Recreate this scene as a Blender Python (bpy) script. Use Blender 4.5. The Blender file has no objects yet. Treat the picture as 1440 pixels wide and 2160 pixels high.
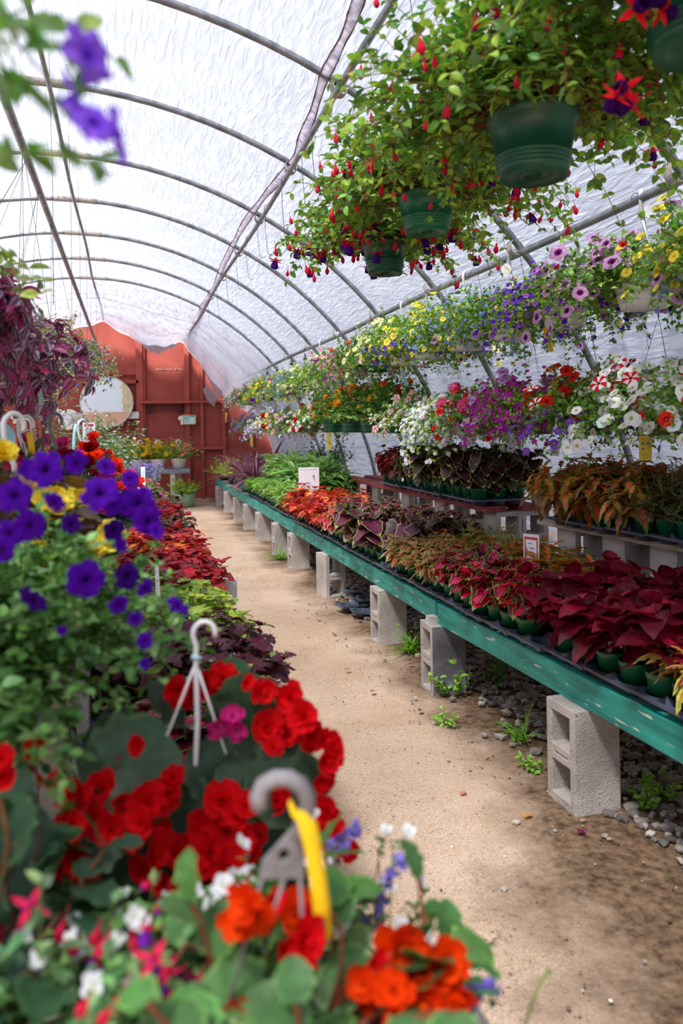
import bpy, math, numpy as np
from mathutils import Matrix, Vector

# ---------------------------------------------------------------- camera, light, exposure
SC = bpy.context.scene
F_PX, CAM_H, ROLL = 1680.0, 1.45, 0.018
_a = (720 - 272) / math.cos(ROLL)
PSI = math.atan(_a / F_PX)
CY = 908 - _a * math.sin(ROLL)

cam_data = bpy.data.cameras.new('camera')
cam = bpy.data.objects.new('camera', cam_data)
SC.collection.objects.link(cam)
_R = Vector((math.cos(PSI), -math.sin(PSI), 0))
_F = Vector((math.sin(PSI), math.cos(PSI), 0))
_U = Vector((0, 0, 1))
_cx = _R * math.cos(ROLL) - _U * math.sin(ROLL)
_cy = _R * math.sin(ROLL) + _U * math.cos(ROLL)
_m = Matrix((_cx, _cy, -_F)).transposed().to_4x4()
_m.translation = (0, 0, CAM_H)
cam.matrix_world = _m
cam_data.sensor_fit = 'VERTICAL'
cam_data.sensor_height = 36.0
cam_data.lens = F_PX / 2160 * 36.0
cam_data.shift_y = -(1080 - CY) / 2160
cam_data.clip_start = 0.05
cam_data.dof.use_dof = True
cam_data.dof.focus_distance = 4.6
cam_data.dof.aperture_fstop = 2.8
SC.camera = cam

world = bpy.data.worlds.new('world')
SC.world = world
world.use_nodes = True
_nt = world.node_tree
_nt.nodes.clear()
_bg = _nt.nodes.new('ShaderNodeBackground')
_bg.inputs['Color'].default_value = (0.84, 0.87, 1.0, 1)
_bg.inputs['Strength'].default_value = 0.54
_wo = _nt.nodes.new('ShaderNodeOutputWorld')
_nt.links.new(_bg.outputs[0], _wo.inputs[0])

sun_data = bpy.data.lights.new('sun', 'SUN')
sun_data.energy = 10.0
sun_data.angle = math.radians(11)
sun_data.color = (1.0, 0.965, 0.91)
sun = bpy.data.objects.new('sun', sun_data)
SC.collection.objects.link(sun)
sun.rotation_euler = Vector((-0.42, -0.50, 1.0)).to_track_quat('Z', 'Y').to_euler()

SC.view_settings.view_transform = 'Standard'
SC.view_settings.look = 'None'
SC.view_settings.gamma = 1
SC.view_settings.use_curve_mapping = False
SC.view_settings.exposure = 0.28
SC.cycles.use_denoising = True
SC.cycles.max_bounces = 7
SC.cycles.diffuse_bounces = 4
SC.cycles.glossy_bounces = 2
SC.cycles.transmission_bounces = 5
SC.cycles.transparent_max_bounces = 8
SC.cycles.sample_clamp_indirect = 8
SC.cycles.caustics_reflective = False
SC.cycles.caustics_refractive = False

# ---------------------------------------------------------------- helpers
PI = math.pi


def at(px, py, x=None, y=None, z=None):
    """point of the place seen at a pixel of the 1440x2160 frame, on the plane x=, y= or z="""
    a, b = px - 720, py - CY
    u = a * math.cos(ROLL) - b * math.sin(ROLL)
    v = a * math.sin(ROLL) + b * math.cos(ROLL)
    r = _F + _R * (u / F_PX) - _U * (v / F_PX)
    if x is not None:
        t = x / r[0]
    elif y is not None:
        t = y / r[1]
    else:
        t = (z - CAM_H) / r[2]
    return np.array([r[0] * t, r[1] * t, CAM_H + r[2] * t])


def col(h):
    c = [int(h[i:i + 2], 16) / 255 for i in (0, 2, 4)]
    return np.array([x / 12.92 if x <= 0.04045 else ((x + 0.055) / 1.055) ** 2.4 for x in c])


def pal(*hs):
    return np.array([col(h) for h in hs])


def nrm(v):
    v = np.asarray(v, float)
    return v / np.maximum(np.linalg.norm(v, axis=-1, keepdims=True), 1e-9)


class Geo:
    def __init__(self):
        self.V, self.F, self.n = [], [], 0

    def add(self, VF, c=(1, 1, 1), mat=0):
        V, F = VF[0], VF[1]
        V = np.asarray(V, float)
        groups = F if isinstance(F, list) and len(F) and isinstance(F[0], np.ndarray) else None
        if groups is None:
            by = {}
            for f in F:
                by.setdefault(len(f), []).append(f)
            groups = [np.array(v) for v in by.values()]
        for g in groups:
            if len(g) == 0:
                continue
            cc = np.asarray(c, float)
            cc = np.broadcast_to(cc, (len(g), 3)) if cc.ndim == 1 else cc
            self.F.append((g + self.n, cc, np.full(len(g), mat, np.int32)))
        self.V.append(V)
        self.n += len(V)
        return self

    def mesh(self, name, mats, smooth=True):
        me = bpy.data.meshes.new(name)
        V = np.concatenate(self.V) if self.V else np.zeros((0, 3))
        li = np.concatenate([f.ravel() for f, _, _ in self.F])
        sizes = np.concatenate([np.full(len(f), f.shape[1], np.int32) for f, _, _ in self.F])
        cols = np.concatenate([c for _, c, _ in self.F])
        mi = np.concatenate([m for _, _, m in self.F])
        me.vertices.add(len(V))
        me.vertices.foreach_set('co', V.astype(np.float32).ravel())
        me.loops.add(len(li))
        me.loops.foreach_set('vertex_index', li.astype(np.int32))
        me.polygons.add(len(sizes))
        me.polygons.foreach_set('loop_start', np.concatenate([[0], np.cumsum(sizes)[:-1]]).astype(np.int32))
        me.polygons.foreach_set('material_index', mi)
        me.polygons.foreach_set('use_smooth', np.full(len(sizes), bool(smooth)))
        me.update(calc_edges=True)
        at_ = me.color_attributes.new('Col', 'FLOAT_COLOR', 'CORNER')
        rgba = np.ones((len(li), 4), np.float32)
        rgba[:, :3] = np.repeat(cols, sizes, axis=0)
        at_.data.foreach_set('color', rgba.ravel())
        for m in (mats if isinstance(mats, (list, tuple)) else [mats]):
            me.materials.append(m)
        return me

    def build(self, name, mats, parent=None, smooth=True, loc=None):
        o = bpy.data.objects.new(name, self.mesh(name, mats, smooth))
        SC.collection.objects.link(o)
        if parent is not None:
            o.parent = parent
        if loc is not None:
            o.location = loc
        return o


def link(name, me, parent=None, loc=None, rot=None, scale=None):
    o = bpy.data.objects.new(name, me)
    SC.collection.objects.link(o)
    if parent is not None:
        o.parent = parent
    if loc is not None:
        o.location = [float(v) for v in loc]
    if rot is not None:
        o.rotation_euler = rot
    if scale is not None:
        o.scale = (scale,) * 3 if np.isscalar(scale) else scale
    return o


def tag(o, label=None, cat=None, group=None, kind=None):
    if label:
        o['label'] = label
    if cat:
        o['category'] = cat
    if group:
        o['group'] = group
    if kind:
        o['kind'] = kind
    return o


def thing(name, label, cat, loc=(0, 0, 0), rz=0, group=None):
    o = bpy.data.objects.new(name, None)
    SC.collection.objects.link(o)
    o.empty_display_size = 0.05
    o.location = [float(v) for v in loc]
    o.rotation_euler = (0, 0, rz)
    return tag(o, label, cat, group)


def copy_tree(o, parent=None):
    c = o.copy()
    SC.collection.objects.link(c)
    c.parent = parent
    for ch in list(o.children):
        copy_tree(ch, c)
    return c


# ---- shapes
def box(x0, x1, y0, y1, z0, z1):
    V = np.array([(x, y, z) for z in (z0, z1) for y in (y0, y1) for x in (x0, x1)], float)
    return V, np.array([(0, 2, 3, 1), (4, 5, 7, 6), (0, 1, 5, 4), (2, 6, 7, 3), (0, 4, 6, 2), (1, 3, 7, 5)])


def tube(path, r, seg=8, cap=True):
    P = np.asarray(path, float)
    n = len(P)
    r = np.broadcast_to(np.asarray(r, float), (n,))
    T = nrm(np.gradient(P, axis=0))
    ref = np.array([0, 0, 1.0]) if abs(T[0][2]) < 0.9 else np.array([1.0, 0, 0])
    a = nrm(np.cross(T[0], ref))
    V = []
    for i in range(n):
        a = nrm(a - T[i] * np.dot(a, T[i]))
        b = np.cross(T[i], a)
        ang = np.arange(seg) * 2 * PI / seg
        V.append(P[i] + r[i] * (np.cos(ang)[:, None] * a + np.sin(ang)[:, None] * b))
    V = np.concatenate(V)
    F = [(i * seg + j, i * seg + (j + 1) % seg, (i + 1) * seg + (j + 1) % seg, (i + 1) * seg + j) for i in range(n - 1) for j in range(seg)]
    if cap:
        F.append(tuple(range(seg))[::-1])
        F.append(tuple((n - 1) * seg + j for j in range(seg)))
    return V, F


def lathe(prof, seg=20, close_bottom=True, close_top=False, sy=1.0):
    n = len(prof)
    ang = np.arange(seg) * 2 * PI / seg
    V = np.concatenate([np.c_[r * np.cos(ang), sy * r * np.sin(ang), np.full(seg, z)] for r, z in prof])
    F = [(i * seg + j, i * seg + (j + 1) % seg, (i + 1) * seg + (j + 1) % seg, (i + 1) * seg + j) for i in range(n - 1) for j in range(seg)]
    if close_bottom:
        F.append(tuple(range(seg))[::-1])
    if close_top:
        F.append(tuple((n - 1) * seg + j for j in range(seg)))
    return V, F


def xf(VF, loc=(0, 0, 0), R=None, s=1.0):
    V = np.asarray(VF[0], float) * s
    if R is not None:
        V = V @ np.asarray(R).T
    return (V + np.asarray(loc, float),) + tuple(VF[1:])


def rotz(a):
    c, s = math.cos(a), math.sin(a)
    return np.array([[c, -s, 0], [s, c, 0], [0, 0, 1]])


def rotx(a):
    c, s = math.cos(a), math.sin(a)
    return np.array([[1, 0, 0], [0, c, -s], [0, s, c]])


def roty(a):
    c, s = math.cos(a), math.sin(a)
    return np.array([[c, 0, s], [0, 1, 0], [-s, 0, c]])


def strip(path, width, normal, thick=0.0015):
    """a flat flexible strap of real thickness along a path"""
    P = np.asarray(path, float)
    T = nrm(np.gradient(P, axis=0))
    N = np.broadcast_to(np.asarray(normal, float), P.shape)
    W = nrm(np.cross(T, N))
    Nn = nrm(np.cross(W, T))
    w = np.broadcast_to(np.asarray(width, float), (len(P),))[:, None] / 2
    V = np.stack([P - W * w - Nn * thick / 2, P + W * w - Nn * thick / 2, P + W * w + Nn * thick / 2, P - W * w + Nn * thick / 2], 1).reshape(-1, 3)
    F = [(i * 4 + j, i * 4 + (j + 1) % 4, i * 4 + 4 + (j + 1) % 4, i * 4 + 4 + j) for i in range(len(P) - 1) for j in range(4)]
    F += [(3, 2, 1, 0), tuple((len(P) - 1) * 4 + j for j in range(4))]
    return V, F


def grid_solid(ys, zs, solid, x0, x1):
    """a slab in x with square holes through it where solid[z][y] is 0"""
    V, F, idx = [], [], {}

    def v(x, y, z):
        k = (x, round(y, 5), round(z, 5))
        if k not in idx:
            idx[k] = len(V)
            V.append((x, y, z))
        return idx[k]
    ny, nz = len(ys) - 1, len(zs) - 1

    def s(i, j):
        return 0 <= i < nz and 0 <= j < ny and solid[i][j]
    for i in range(nz):
        for j in range(ny):
            if not s(i, j):
                continue
            y0, y1, z0, z1 = ys[j], ys[j + 1], zs[i], zs[i + 1]
            F.append((v(x0, y0, z0), v(x0, y0, z1), v(x0, y1, z1), v(x0, y1, z0)))
            F.append((v(x1, y0, z0), v(x1, y1, z0), v(x1, y1, z1), v(x1, y0, z1)))
            if not s(i - 1, j):
                F.append((v(x0, y0, z0), v(x0, y1, z0), v(x1, y1, z0), v(x1, y0, z0)))
            if not s(i + 1, j):
                F.append((v(x0, y0, z1), v(x1, y0, z1), v(x1, y1, z1), v(x0, y1, z1)))
            if not s(i, j - 1):
                F.append((v(x0, y0, z0), v(x1, y0, z0), v(x1, y0, z1), v(x0, y0, z1)))
            if not s(i, j + 1):
                F.append((v(x0, y1, z0), v(x0, y1, z1), v(x1, y1, z1), v(x1, y1, z0)))
    return np.array(V, float), F


# ---- materials
def new_mat(name):
    m = bpy.data.materials.new(name)
    m.use_nodes = True
    nt = m.node_tree
    return m, nt, nt.nodes['Principled BSDF'], nt.nodes['Material Output']


def noise_mat(name, c1, c2, scale=8, rough=0.6, bump=0.0, detail=4, metal=0.0, spots=None, spec=0.5, stretch=(1, 1, 1), contrast=(0.35, 0.65), bscale=None):
    m, nt, b, out = new_mat(name)
    N, L = nt.nodes, nt.links
    tc = N.new('ShaderNodeTexCoord')
    mp = N.new('ShaderNodeMapping')
    mp.inputs['Scale'].default_value = stretch
    L.new(tc.outputs['Object'], mp.inputs[0])
    nz = N.new('ShaderNodeTexNoise')
    nz.inputs['Scale'].default_value = scale
    nz.inputs['Detail'].default_value = detail
    L.new(mp.outputs[0], nz.inputs['Vector'])
    rp = N.new('ShaderNodeValToRGB')
    rp.color_ramp.elements[0].position, rp.color_ramp.elements[1].position = contrast
    rp.color_ramp.elements[0].color = (*col(c1), 1)
    rp.color_ramp.elements[1].color = (*col(c2), 1)
    L.new(nz.outputs['Fac'], rp.inputs[0])
    src = rp.outputs[0]
    if spots:
        n2 = N.new('ShaderNodeTexNoise')
        n2.inputs['Scale'].default_value = spots[1]
        n2.inputs['Detail'].default_value = 6
        L.new(mp.outputs[0], n2.inputs['Vector'])
        r2 = N.new('ShaderNodeValToRGB')
        r2.color_ramp.elements[0].position, r2.color_ramp.elements[1].position = spots[2], spots[2] + 0.04
        L.new(n2.outputs['Fac'], r2.inputs[0])
        mx = N.new('ShaderNodeMix')
        mx.data_type = 'RGBA'
        L.new(r2.outputs[0], mx.inputs['Factor'])
        L.new(src, mx.inputs['A'])
        mx.inputs['B'].default_value = (*col(spots[0]), 1)
        src = mx.outputs['Result']
    L.new(src, b.inputs['Base Color'])
    b.inputs['Roughness'].default_value = rough
    b.inputs['Metallic'].default_value = metal
    b.inputs['Specular IOR Level'].default_value = spec
    if bump:
        n3 = N.new('ShaderNodeTexNoise')
        n3.inputs['Scale'].default_value = bscale or scale * 4
        n3.inputs['Detail'].default_value = 5
        L.new(mp.outputs[0], n3.inputs['Vector'])
        bp = N.new('ShaderNodeBump')
        bp.inputs['Strength'].default_value = bump
        bp.inputs['Distance'].default_value = 0.01
        L.new(n3.outputs['Fac'], bp.inputs['Height'])
        L.new(bp.outputs[0], b.inputs['Normal'])
    return m


def attr_mat(name, rough=0.55, trans=0.3, spec=0.35, var=0.25, tint=(1, 1, 1), scale=60):
    """reads the thing's own colours and lets some light through"""
    m, nt, b, out = new_mat(name)
    N, L = nt.nodes, nt.links
    a = N.new('ShaderNodeAttribute')
    a.attribute_name = 'Col'
    tc = N.new('ShaderNodeTexCoord')
    nz = N.new('ShaderNodeTexNoise')
    nz.inputs['Scale'].default_value = scale
    nz.inputs['Detail'].default_value = 2
    L.new(tc.outputs['Object'], nz.inputs['Vector'])
    mr = N.new('ShaderNodeMapRange')
    mr.inputs['From Min'].default_value = 0.3
    mr.inputs['From Max'].default_value = 0.7
    mr.inputs['To Min'].default_value = 1 - var
    mr.inputs['To Max'].default_value = 1 + var
    L.new(nz.outputs['Fac'], mr.inputs['Value'])
    vm = N.new('ShaderNodeVectorMath')
    vm.operation = 'SCALE'
    L.new(a.outputs['Color'], vm.inputs[0])
    L.new(mr.outputs[0], vm.inputs['Scale'])
    L.new(vm.outputs[0], b.inputs['Base Color'])
    b.inputs['Roughness'].default_value = rough
    b.inputs['Specular IOR Level'].default_value = spec
    if trans:
        tr = N.new('ShaderNodeBsdfTranslucent')
        v2 = N.new('ShaderNodeVectorMath')
        v2.operation = 'MULTIPLY'
        L.new(vm.outputs[0], v2.inputs[0])
        v2.inputs[1].default_value = tint
        L.new(v2.outputs[0], tr.inputs['Color'])
        ms = N.new('ShaderNodeMixShader')
        ms.inputs[0].default_value = trans
        L.new(b.outputs[0], ms.inputs[1])
        L.new(tr.outputs[0], ms.inputs[2])
        L.new(ms.outputs[0], out.inputs['Surface'])
    return m


M = {}
M['seam'] = attr_mat('dirty_repair_tape', 0.6, 0.7, 0.2, 0.25, scale=25)
M['leaf'] = attr_mat('leaf_tissue', 0.42, 0.33, 0.45, 0.22, (1.15, 1.2, 0.8))
M['petal'] = attr_mat('petal_tissue', 0.7, 0.4, 0.06, 0.12)
M['paint'] = attr_mat('printed_card', 0.5, 0.0, 0.3, 0.05)
M['green_pot'] = noise_mat('green_pot_plastic', '0f5a3a', '17704a', 5, 0.35)
M['dark_green_pot'] = noise_mat('dark_green_pot_plastic', '0c4430', '12573e', 5, 0.38)
M['white_pot'] = noise_mat('white_pot_plastic', 'e6e2e4', 'f4f2f2', 6, 0.4)
M['brown_pot'] = noise_mat('taupe_pot_plastic', '6b5c5c', '857474', 6, 0.4)
M['black_pot'] = noise_mat('black_pot_plastic', '1c1c24', '2c2c36', 6, 0.35)
M['terracotta'] = noise_mat('orange_pot_plastic', 'b0481f', 'cf5e2c', 6, 0.5)
M['teal_pot'] = noise_mat('turquoise_pot_plastic', '1795a8', '29b3c4', 6, 0.4)
M['mint_pot'] = noise_mat('mint_tub_paint', '7fb89f', 'a5d3bc', 6, 0.5)
M['tray'] = noise_mat('dark_tray_plastic', '3a3f4e', '525a6c', 9, 0.3, spec=0.6)
M['soil'] = noise_mat('potting_soil', '1d130c', '4a3524', 90, 0.95, 0.6)
M['concrete'] = noise_mat('cinder_block_concrete', 'a39a92', 'c9c1b9', 5, 0.92, 0.5, bscale=140, spots=('857c74', 120, 0.62))
M['dark_concrete'] = noise_mat('grey_painted_concrete', '55555c', '86868c', 5, 0.9, 0.5, bscale=140, spots=('a5a09b', 60, 0.68))
M['teal'] = noise_mat('chipped_teal_paint', '0d7a6e', '2aa092', 3, 0.5, 0.25, stretch=(8, 1, 8), spots=('cfd3bd', 7, 0.63))
M['rawwood'] = noise_mat('weathered_bench_wood', 'a08d78', 'c9b79f', 4, 0.85, 0.3, stretch=(10, 1, 10))
M['redplank'] = noise_mat('faded_red_plank', '7c2d28', '9c443a', 4, 0.7, 0.3, stretch=(6, 1, 6), spots=('c8a79a', 20, 0.68))
M['steel'] = noise_mat('galvanised_steel', '74777e', '9a9ba0', 12, 0.42, 0.1, metal=0.65, spots=('97786a', 7, 0.68))
M['wire'] = noise_mat('dark_wire', '3b3d44', '5c5e66', 20, 0.4, metal=0.8)
M['whiteplastic'] = noise_mat('white_hanger_plastic', 'dedada', 'f2efee', 8, 0.35)
M['greyplastic'] = noise_mat('grey_hanger_plastic', '6f6a6c', '8e898b', 20, 0.5, 0.3, bscale=200)
M['greenplastic'] = noise_mat('green_hanger_plastic', '0d5c41', '187a58', 8, 0.35)
M['blackplastic'] = noise_mat('black_hanger_plastic', '26282d', '3a3c42', 8, 0.35)
M['yellowtag'] = noise_mat('yellow_tag_plastic', 'f2bd06', 'fccf12', 5, 0.5, spots=('8a6a10', 60, 0.74))
M['bluetag'] = noise_mat('pale_blue_tag_plastic', '9ecbd6', 'b9dde4', 5, 0.5)
M['rope'] = noise_mat('old_tie_rope', '8f8880', 'b7aea4', 60, 0.9, 0.4)
M['stem'] = noise_mat('plant_stem', '5a6b35', '7c8a4a', 30, 0.6)
M['redstem'] = noise_mat('reddish_stem', '7a3b30', '94503c', 30, 0.6)
M['redwood'] = noise_mat('barn_red_boards', '8c3a31', 'a04a3e', 2.2, 0.8, 0.25, detail=8, spots=('b0837a', 14, 0.72), bscale=40)
M['redstud'] = noise_mat('barn_red_stud', '8f3a30', 'a54a3d', 3, 0.75, 0.2, spots=('c9b3aa', 18, 0.74))
M['paleboard'] = noise_mat('weathered_pale_board', 'b4aca5', 'd6d0c9', 4, 0.85, 0.2, stretch=(1, 6, 6))
M['greytable'] = noise_mat('grey_painted_table', '76828f', '96a1ac', 5, 0.7, 0.2, stretch=(2, 6, 6))
M['grate'] = noise_mat('grey_plastic_grate', '807a86', '9b95a0', 10, 0.6)
M['iron'] = noise_mat('dark_shelf_iron', '3a3032', '564648', 20, 0.6)

# ---------------------------------------------------------------- the greenhouse shell
HX, HZ, HR = -0.57, 0.08, 3.67           # the hoops are half circles: centre and radius
Y0, Y1, YW = -2.2, 16.3, 16.8

# sandy floor, with gravel-dark soil towards and under the benches, basket shade painted in near the camera
m, nt, b, out = new_mat('sandy_path')
N, L = nt.nodes, nt.links
tc = N.new('ShaderNodeTexCoord')


def _noise(scale, detail=5, rough=0.6):
    n = N.new('ShaderNodeTexNoise')
    n.inputs['Scale'].default_value = scale
    n.inputs['Detail'].default_value = detail
    n.inputs['Roughness'].default_value = rough
    L.new(tc.outputs['Object'], n.inputs['Vector'])
    return n


def _ramp(src, p0, p1, c0, c1):
    r = N.new('ShaderNodeValToRGB')
    r.color_ramp.elements[0].position, r.color_ramp.elements[1].position = p0, p1
    r.color_ramp.elements[0].color = (*c0, 1)
    r.color_ramp.elements[1].color = (*c1, 1)
    L.new(src, r.inputs[0])
    return r.outputs[0]


def _mix(f, a, b_, blend='MIX'):
    x = N.new('ShaderNodeMix')
    x.data_type = 'RGBA'
    x.blend_type = blend
    for k, v in (('Factor', f), ('A', a), ('B', b_)):
        if isinstance(v, (int, float)):
            x.inputs[k].default_value = v
        elif isinstance(v, (tuple, np.ndarray)):
            x.inputs[k].default_value = (*v, 1)
        else:
            L.new(v, x.inputs[k])
    return x.outputs['Result']


base = _ramp(_noise(1.3, 6).outputs['Fac'], 0.35, 0.68, col('c2a48a'), col('dabfa8'))
grain = _ramp(_noise(150, 3, 0.7).outputs['Fac'], 0.38, 0.62, (0.62, 0.6, 0.58), (1.18, 1.18, 1.18))
c_ = _mix(0.8, base, grain, 'MULTIPLY')
speck = _ramp(_noise(75, 2, 0.5).outputs['Fac'], 0.66, 0.70, (0, 0, 0), (1, 1, 1))
c_ = _mix(speck, c_, col('7d6450'))
sep = N.new('ShaderNodeSeparateXYZ')
L.new(tc.outputs['Object'], sep.inputs[0])
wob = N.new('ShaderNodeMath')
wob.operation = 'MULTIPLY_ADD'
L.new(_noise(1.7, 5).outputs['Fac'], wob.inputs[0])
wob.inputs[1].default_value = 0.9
nearm = N.new('ShaderNodeMapRange')  # widens the dark area up front: real soil plus basket shadows painted into the colour
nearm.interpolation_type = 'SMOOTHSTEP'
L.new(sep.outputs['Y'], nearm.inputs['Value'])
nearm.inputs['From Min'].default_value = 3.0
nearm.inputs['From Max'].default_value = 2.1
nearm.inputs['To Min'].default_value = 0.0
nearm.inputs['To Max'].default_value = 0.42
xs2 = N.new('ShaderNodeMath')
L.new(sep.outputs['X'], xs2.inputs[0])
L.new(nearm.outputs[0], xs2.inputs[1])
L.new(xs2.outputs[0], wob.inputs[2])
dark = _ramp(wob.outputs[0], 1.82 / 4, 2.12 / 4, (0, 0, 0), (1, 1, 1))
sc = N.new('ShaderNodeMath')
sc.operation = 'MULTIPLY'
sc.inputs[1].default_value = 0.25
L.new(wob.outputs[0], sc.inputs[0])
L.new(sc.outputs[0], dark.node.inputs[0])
soil_shade = _ramp(_noise(30, 5).outputs['Fac'], 0.35, 0.65, col('4d3b2d'), col('8a7058'))
c_ = _mix(dark, c_, soil_shade)
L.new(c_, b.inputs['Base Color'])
b.inputs['Roughness'].default_value = 0.95
b.inputs['Specular IOR Level'].default_value = 0.15
bp = N.new('ShaderNodeBump')
bp.inputs['Strength'].default_value = 0.45
bp.inputs['Distance'].default_value = 0.012
L.new(_noise(90, 6, 0.7).outputs['Fac'], bp.inputs['Height'])
L.new(bp.outputs[0], b.inputs['Normal'])
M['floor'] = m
g = Geo()
rng = np.random.default_rng(5)
nx, ny = 90, 200
xs, ys = np.linspace(-6, 5.5, nx), np.linspace(-4, 19, ny)
X, Y = np.meshgrid(xs, ys)
Z = 0.006 * np.sin(X * 3.1 + np.sin(Y * 1.7)) + 0.006 * np.sin(Y * 2.3 + X) + rng.normal(0, 0.0012, X.shape) - 0.006
V = np.c_[X.ravel(), Y.ravel(), Z.ravel()]
I = (np.arange(ny - 1)[:, None] * nx + np.arange(nx - 1)).ravel()
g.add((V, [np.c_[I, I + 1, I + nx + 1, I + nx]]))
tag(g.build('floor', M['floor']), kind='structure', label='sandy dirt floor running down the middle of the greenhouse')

# film cover
m, nt, b, out = new_mat('greenhouse_film')
N, L = nt.nodes, nt.links
tc = N.new('ShaderNodeTexCoord')
mp = N.new('ShaderNodeMapping')
mp.inputs['Scale'].default_value = (27, 4.2, 1)
L.new(tc.outputs['UV'], mp.inputs[0])
nz = N.new('ShaderNodeTexNoise')
nz.inputs['Scale'].default_value = 1.0
nz.inputs['Detail'].default_value = 3
nz.inputs['Distortion'].default_value = 0.8
L.new(mp.outputs[0], nz.inputs['Vector'])
big = N.new('ShaderNodeTexNoise')
big.inputs['Scale'].default_value = 0.9
big.inputs['Detail'].default_value = 5
L.new(tc.outputs['UV'], big.inputs['Vector'])
wr = N.new('ShaderNodeMapRange')
wr.interpolation_type = 'SMOOTHSTEP'
wr.inputs['From Min'].default_value = 0.36
wr.inputs['From Max'].default_value = 0.56
wr.inputs['To Min'].default_value = 0.25
wr.inputs['To Max'].default_value = 1.0
L.new(nz.outputs['Fac'], wr.inputs['Value'])
br = N.new('ShaderNodeMapRange')
br.inputs['From Min'].default_value = 0.3
br.inputs['From Max'].default_value = 0.7
br.inputs['To Min'].default_value = 0.42
br.inputs['To Max'].default_value = 0.50
L.new(big.outputs['Fac'], br.inputs['Value'])
fm = N.new('ShaderNodeMath')
fm.operation = 'MULTIPLY'
L.new(wr.outputs[0], fm.inputs[0])
L.new(br.outputs[0], fm.inputs[1])
bp = N.new('ShaderNodeBump')
bp.inputs['Strength'].default_value = 0.9
bp.inputs['Distance'].default_value = 0.02
L.new(nz.outputs['Fac'], bp.inputs['Height'])
tl = N.new('ShaderNodeBsdfTranslucent')
tl.inputs['Color'].default_value = (0.47, 0.50, 0.60, 1)
L.new(bp.outputs[0], tl.inputs['Normal'])
df = N.new('ShaderNodeBsdfPrincipled')
df.inputs['Base Color'].default_value = (0.78, 0.8, 0.86, 1)
df.inputs['Roughness'].default_value = 0.3
L.new(bp.outputs[0], df.inputs['Normal'])
m1 = N.new('ShaderNodeMixShader')
m1.inputs[0].default_value = 0.22
L.new(tl.outputs[0], m1.inputs[1])
L.new(df.outputs[0], m1.inputs[2])
tp = N.new('ShaderNodeBsdfTransparent')
tp.inputs['Color'].default_value = (0.93, 0.95, 1, 1)
m2 = N.new('ShaderNodeMixShader')
L.new(fm.outputs[0], m2.inputs[0])
L.new(m1.outputs[0], m2.inputs[1])
L.new(tp.outputs[0], m2.inputs[2])
L.new(m2.outputs[0], out.inputs['Surface'])
M['film'] = m
m3 = m.copy()
m3.name = 'sagging_film'
for n_ in m3.node_tree.nodes:
    if n_.type == 'MAP_RANGE' and abs(n_.inputs['From Max'].default_value - 0.7) < 1e-4:
        n_.inputs['To Min'].default_value, n_.inputs['To Max'].default_value = 0.16, 0.24
    if n_.type == 'BSDF_TRANSLUCENT':
        n_.inputs['Color'].default_value = (0.62, 0.61, 0.67, 1)
    if n_.type == 'BUMP':
        n_.inputs['Strength'].default_value = 0.4
M['film2'] = m3


def film_sheet(name, fn, na, nyy, y0, y1, a0=0.0, a1=PI, label=None, kind='structure'):
    A = np.linspace(a0, a1, na)
    YY = np.linspace(y0, y1, nyy)
    V = np.array([fn(a, y) for y in YY for a in A])
    I = (np.arange(nyy - 1)[:, None] * na + np.arange(na - 1)).ravel()
    gg = Geo().add((V, [np.c_[I, I + 1, I + na + 1, I + na]]))
    me = gg.mesh(name, M['film2' if 'drape' in name else 'film'])
    uv = me.uv_layers.new(name='UVMap')
    li = np.empty(len(me.loops), np.int32)
    me.loops.foreach_get('vertex_index', li)
    U = np.array([(a * HR, y) for y in YY for a in A])
    uv.data.foreach_set('uv', U[li].astype(np.float32).ravel())
    o = link(name, me)
    return tag(o, label, kind=kind)


HOOPS = [-1.4, 0.0, 1.4, 2.8, 4.2, 5.55, 6.95, 8.3, 9.7, 11.1, 12.5, 13.9, 15.3]


def cover(a, y):
    d = min(abs(y - h) for h in HOOPS)
    r = HR + 0.035 - 0.03 * min(d / 0.7, 1) ** 1.5 + 0.006 * math.sin(a * 31 + y * 3) * math.sin(y * 7 + a * 5)
    return (HX + r * math.cos(a), y, HZ + r * math.sin(a) if 0 < a < PI else 0.0)


film_sheet('ceiling', cover, 130, 200, Y0, Y1, label='white translucent film stretched over the hoops')

# second film layer sagging below the last hoops in front of the red wall
END = [(-4.24, 0.1), (-3.4, 2.2), (-1.6, 3.3), (-0.46, 3.62), (-0.03, 3.37), (0.39, 3.13), (0.7, 3.12), (1.08, 3.24), (1.32, 2.93), (1.63, 2.47), (1.92, 2.1), (2.2, 1.95), (2.7, 1.5), (3.1, 0.6)]
_ex = np.array([p[0] for p in END])
_ez = np.array([p[1] for p in END])


def drape(a, y):
    t = (y - 12.6) / (16.55 - 12.6)
    t = max(0.0, min(1.0, t)) ** 1.4
    r = HR - 0.05
    x, z = HX + r * math.cos(a), HZ + r * math.sin(a)
    k = 1 - a / PI
    xe = HX + (HR - 0.1) * math.cos(a)
    ze = float(np.interp(xe, _ex, _ez))
    ze = min(ze, z)
    fold = 0.02 * math.sin(a * 45 + y * 2.0) * t
    return (x + (xe - x) * t, y + 0.05 * math.sin(a * 19) * t, z + (ze - z) * t + fold)


o = film_sheet('ceiling_drape', drape, 150, 30, 12.6, 16.55, 0.12, PI - 0.1, label='sagging end of the film hanging in front of the red wall')
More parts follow.
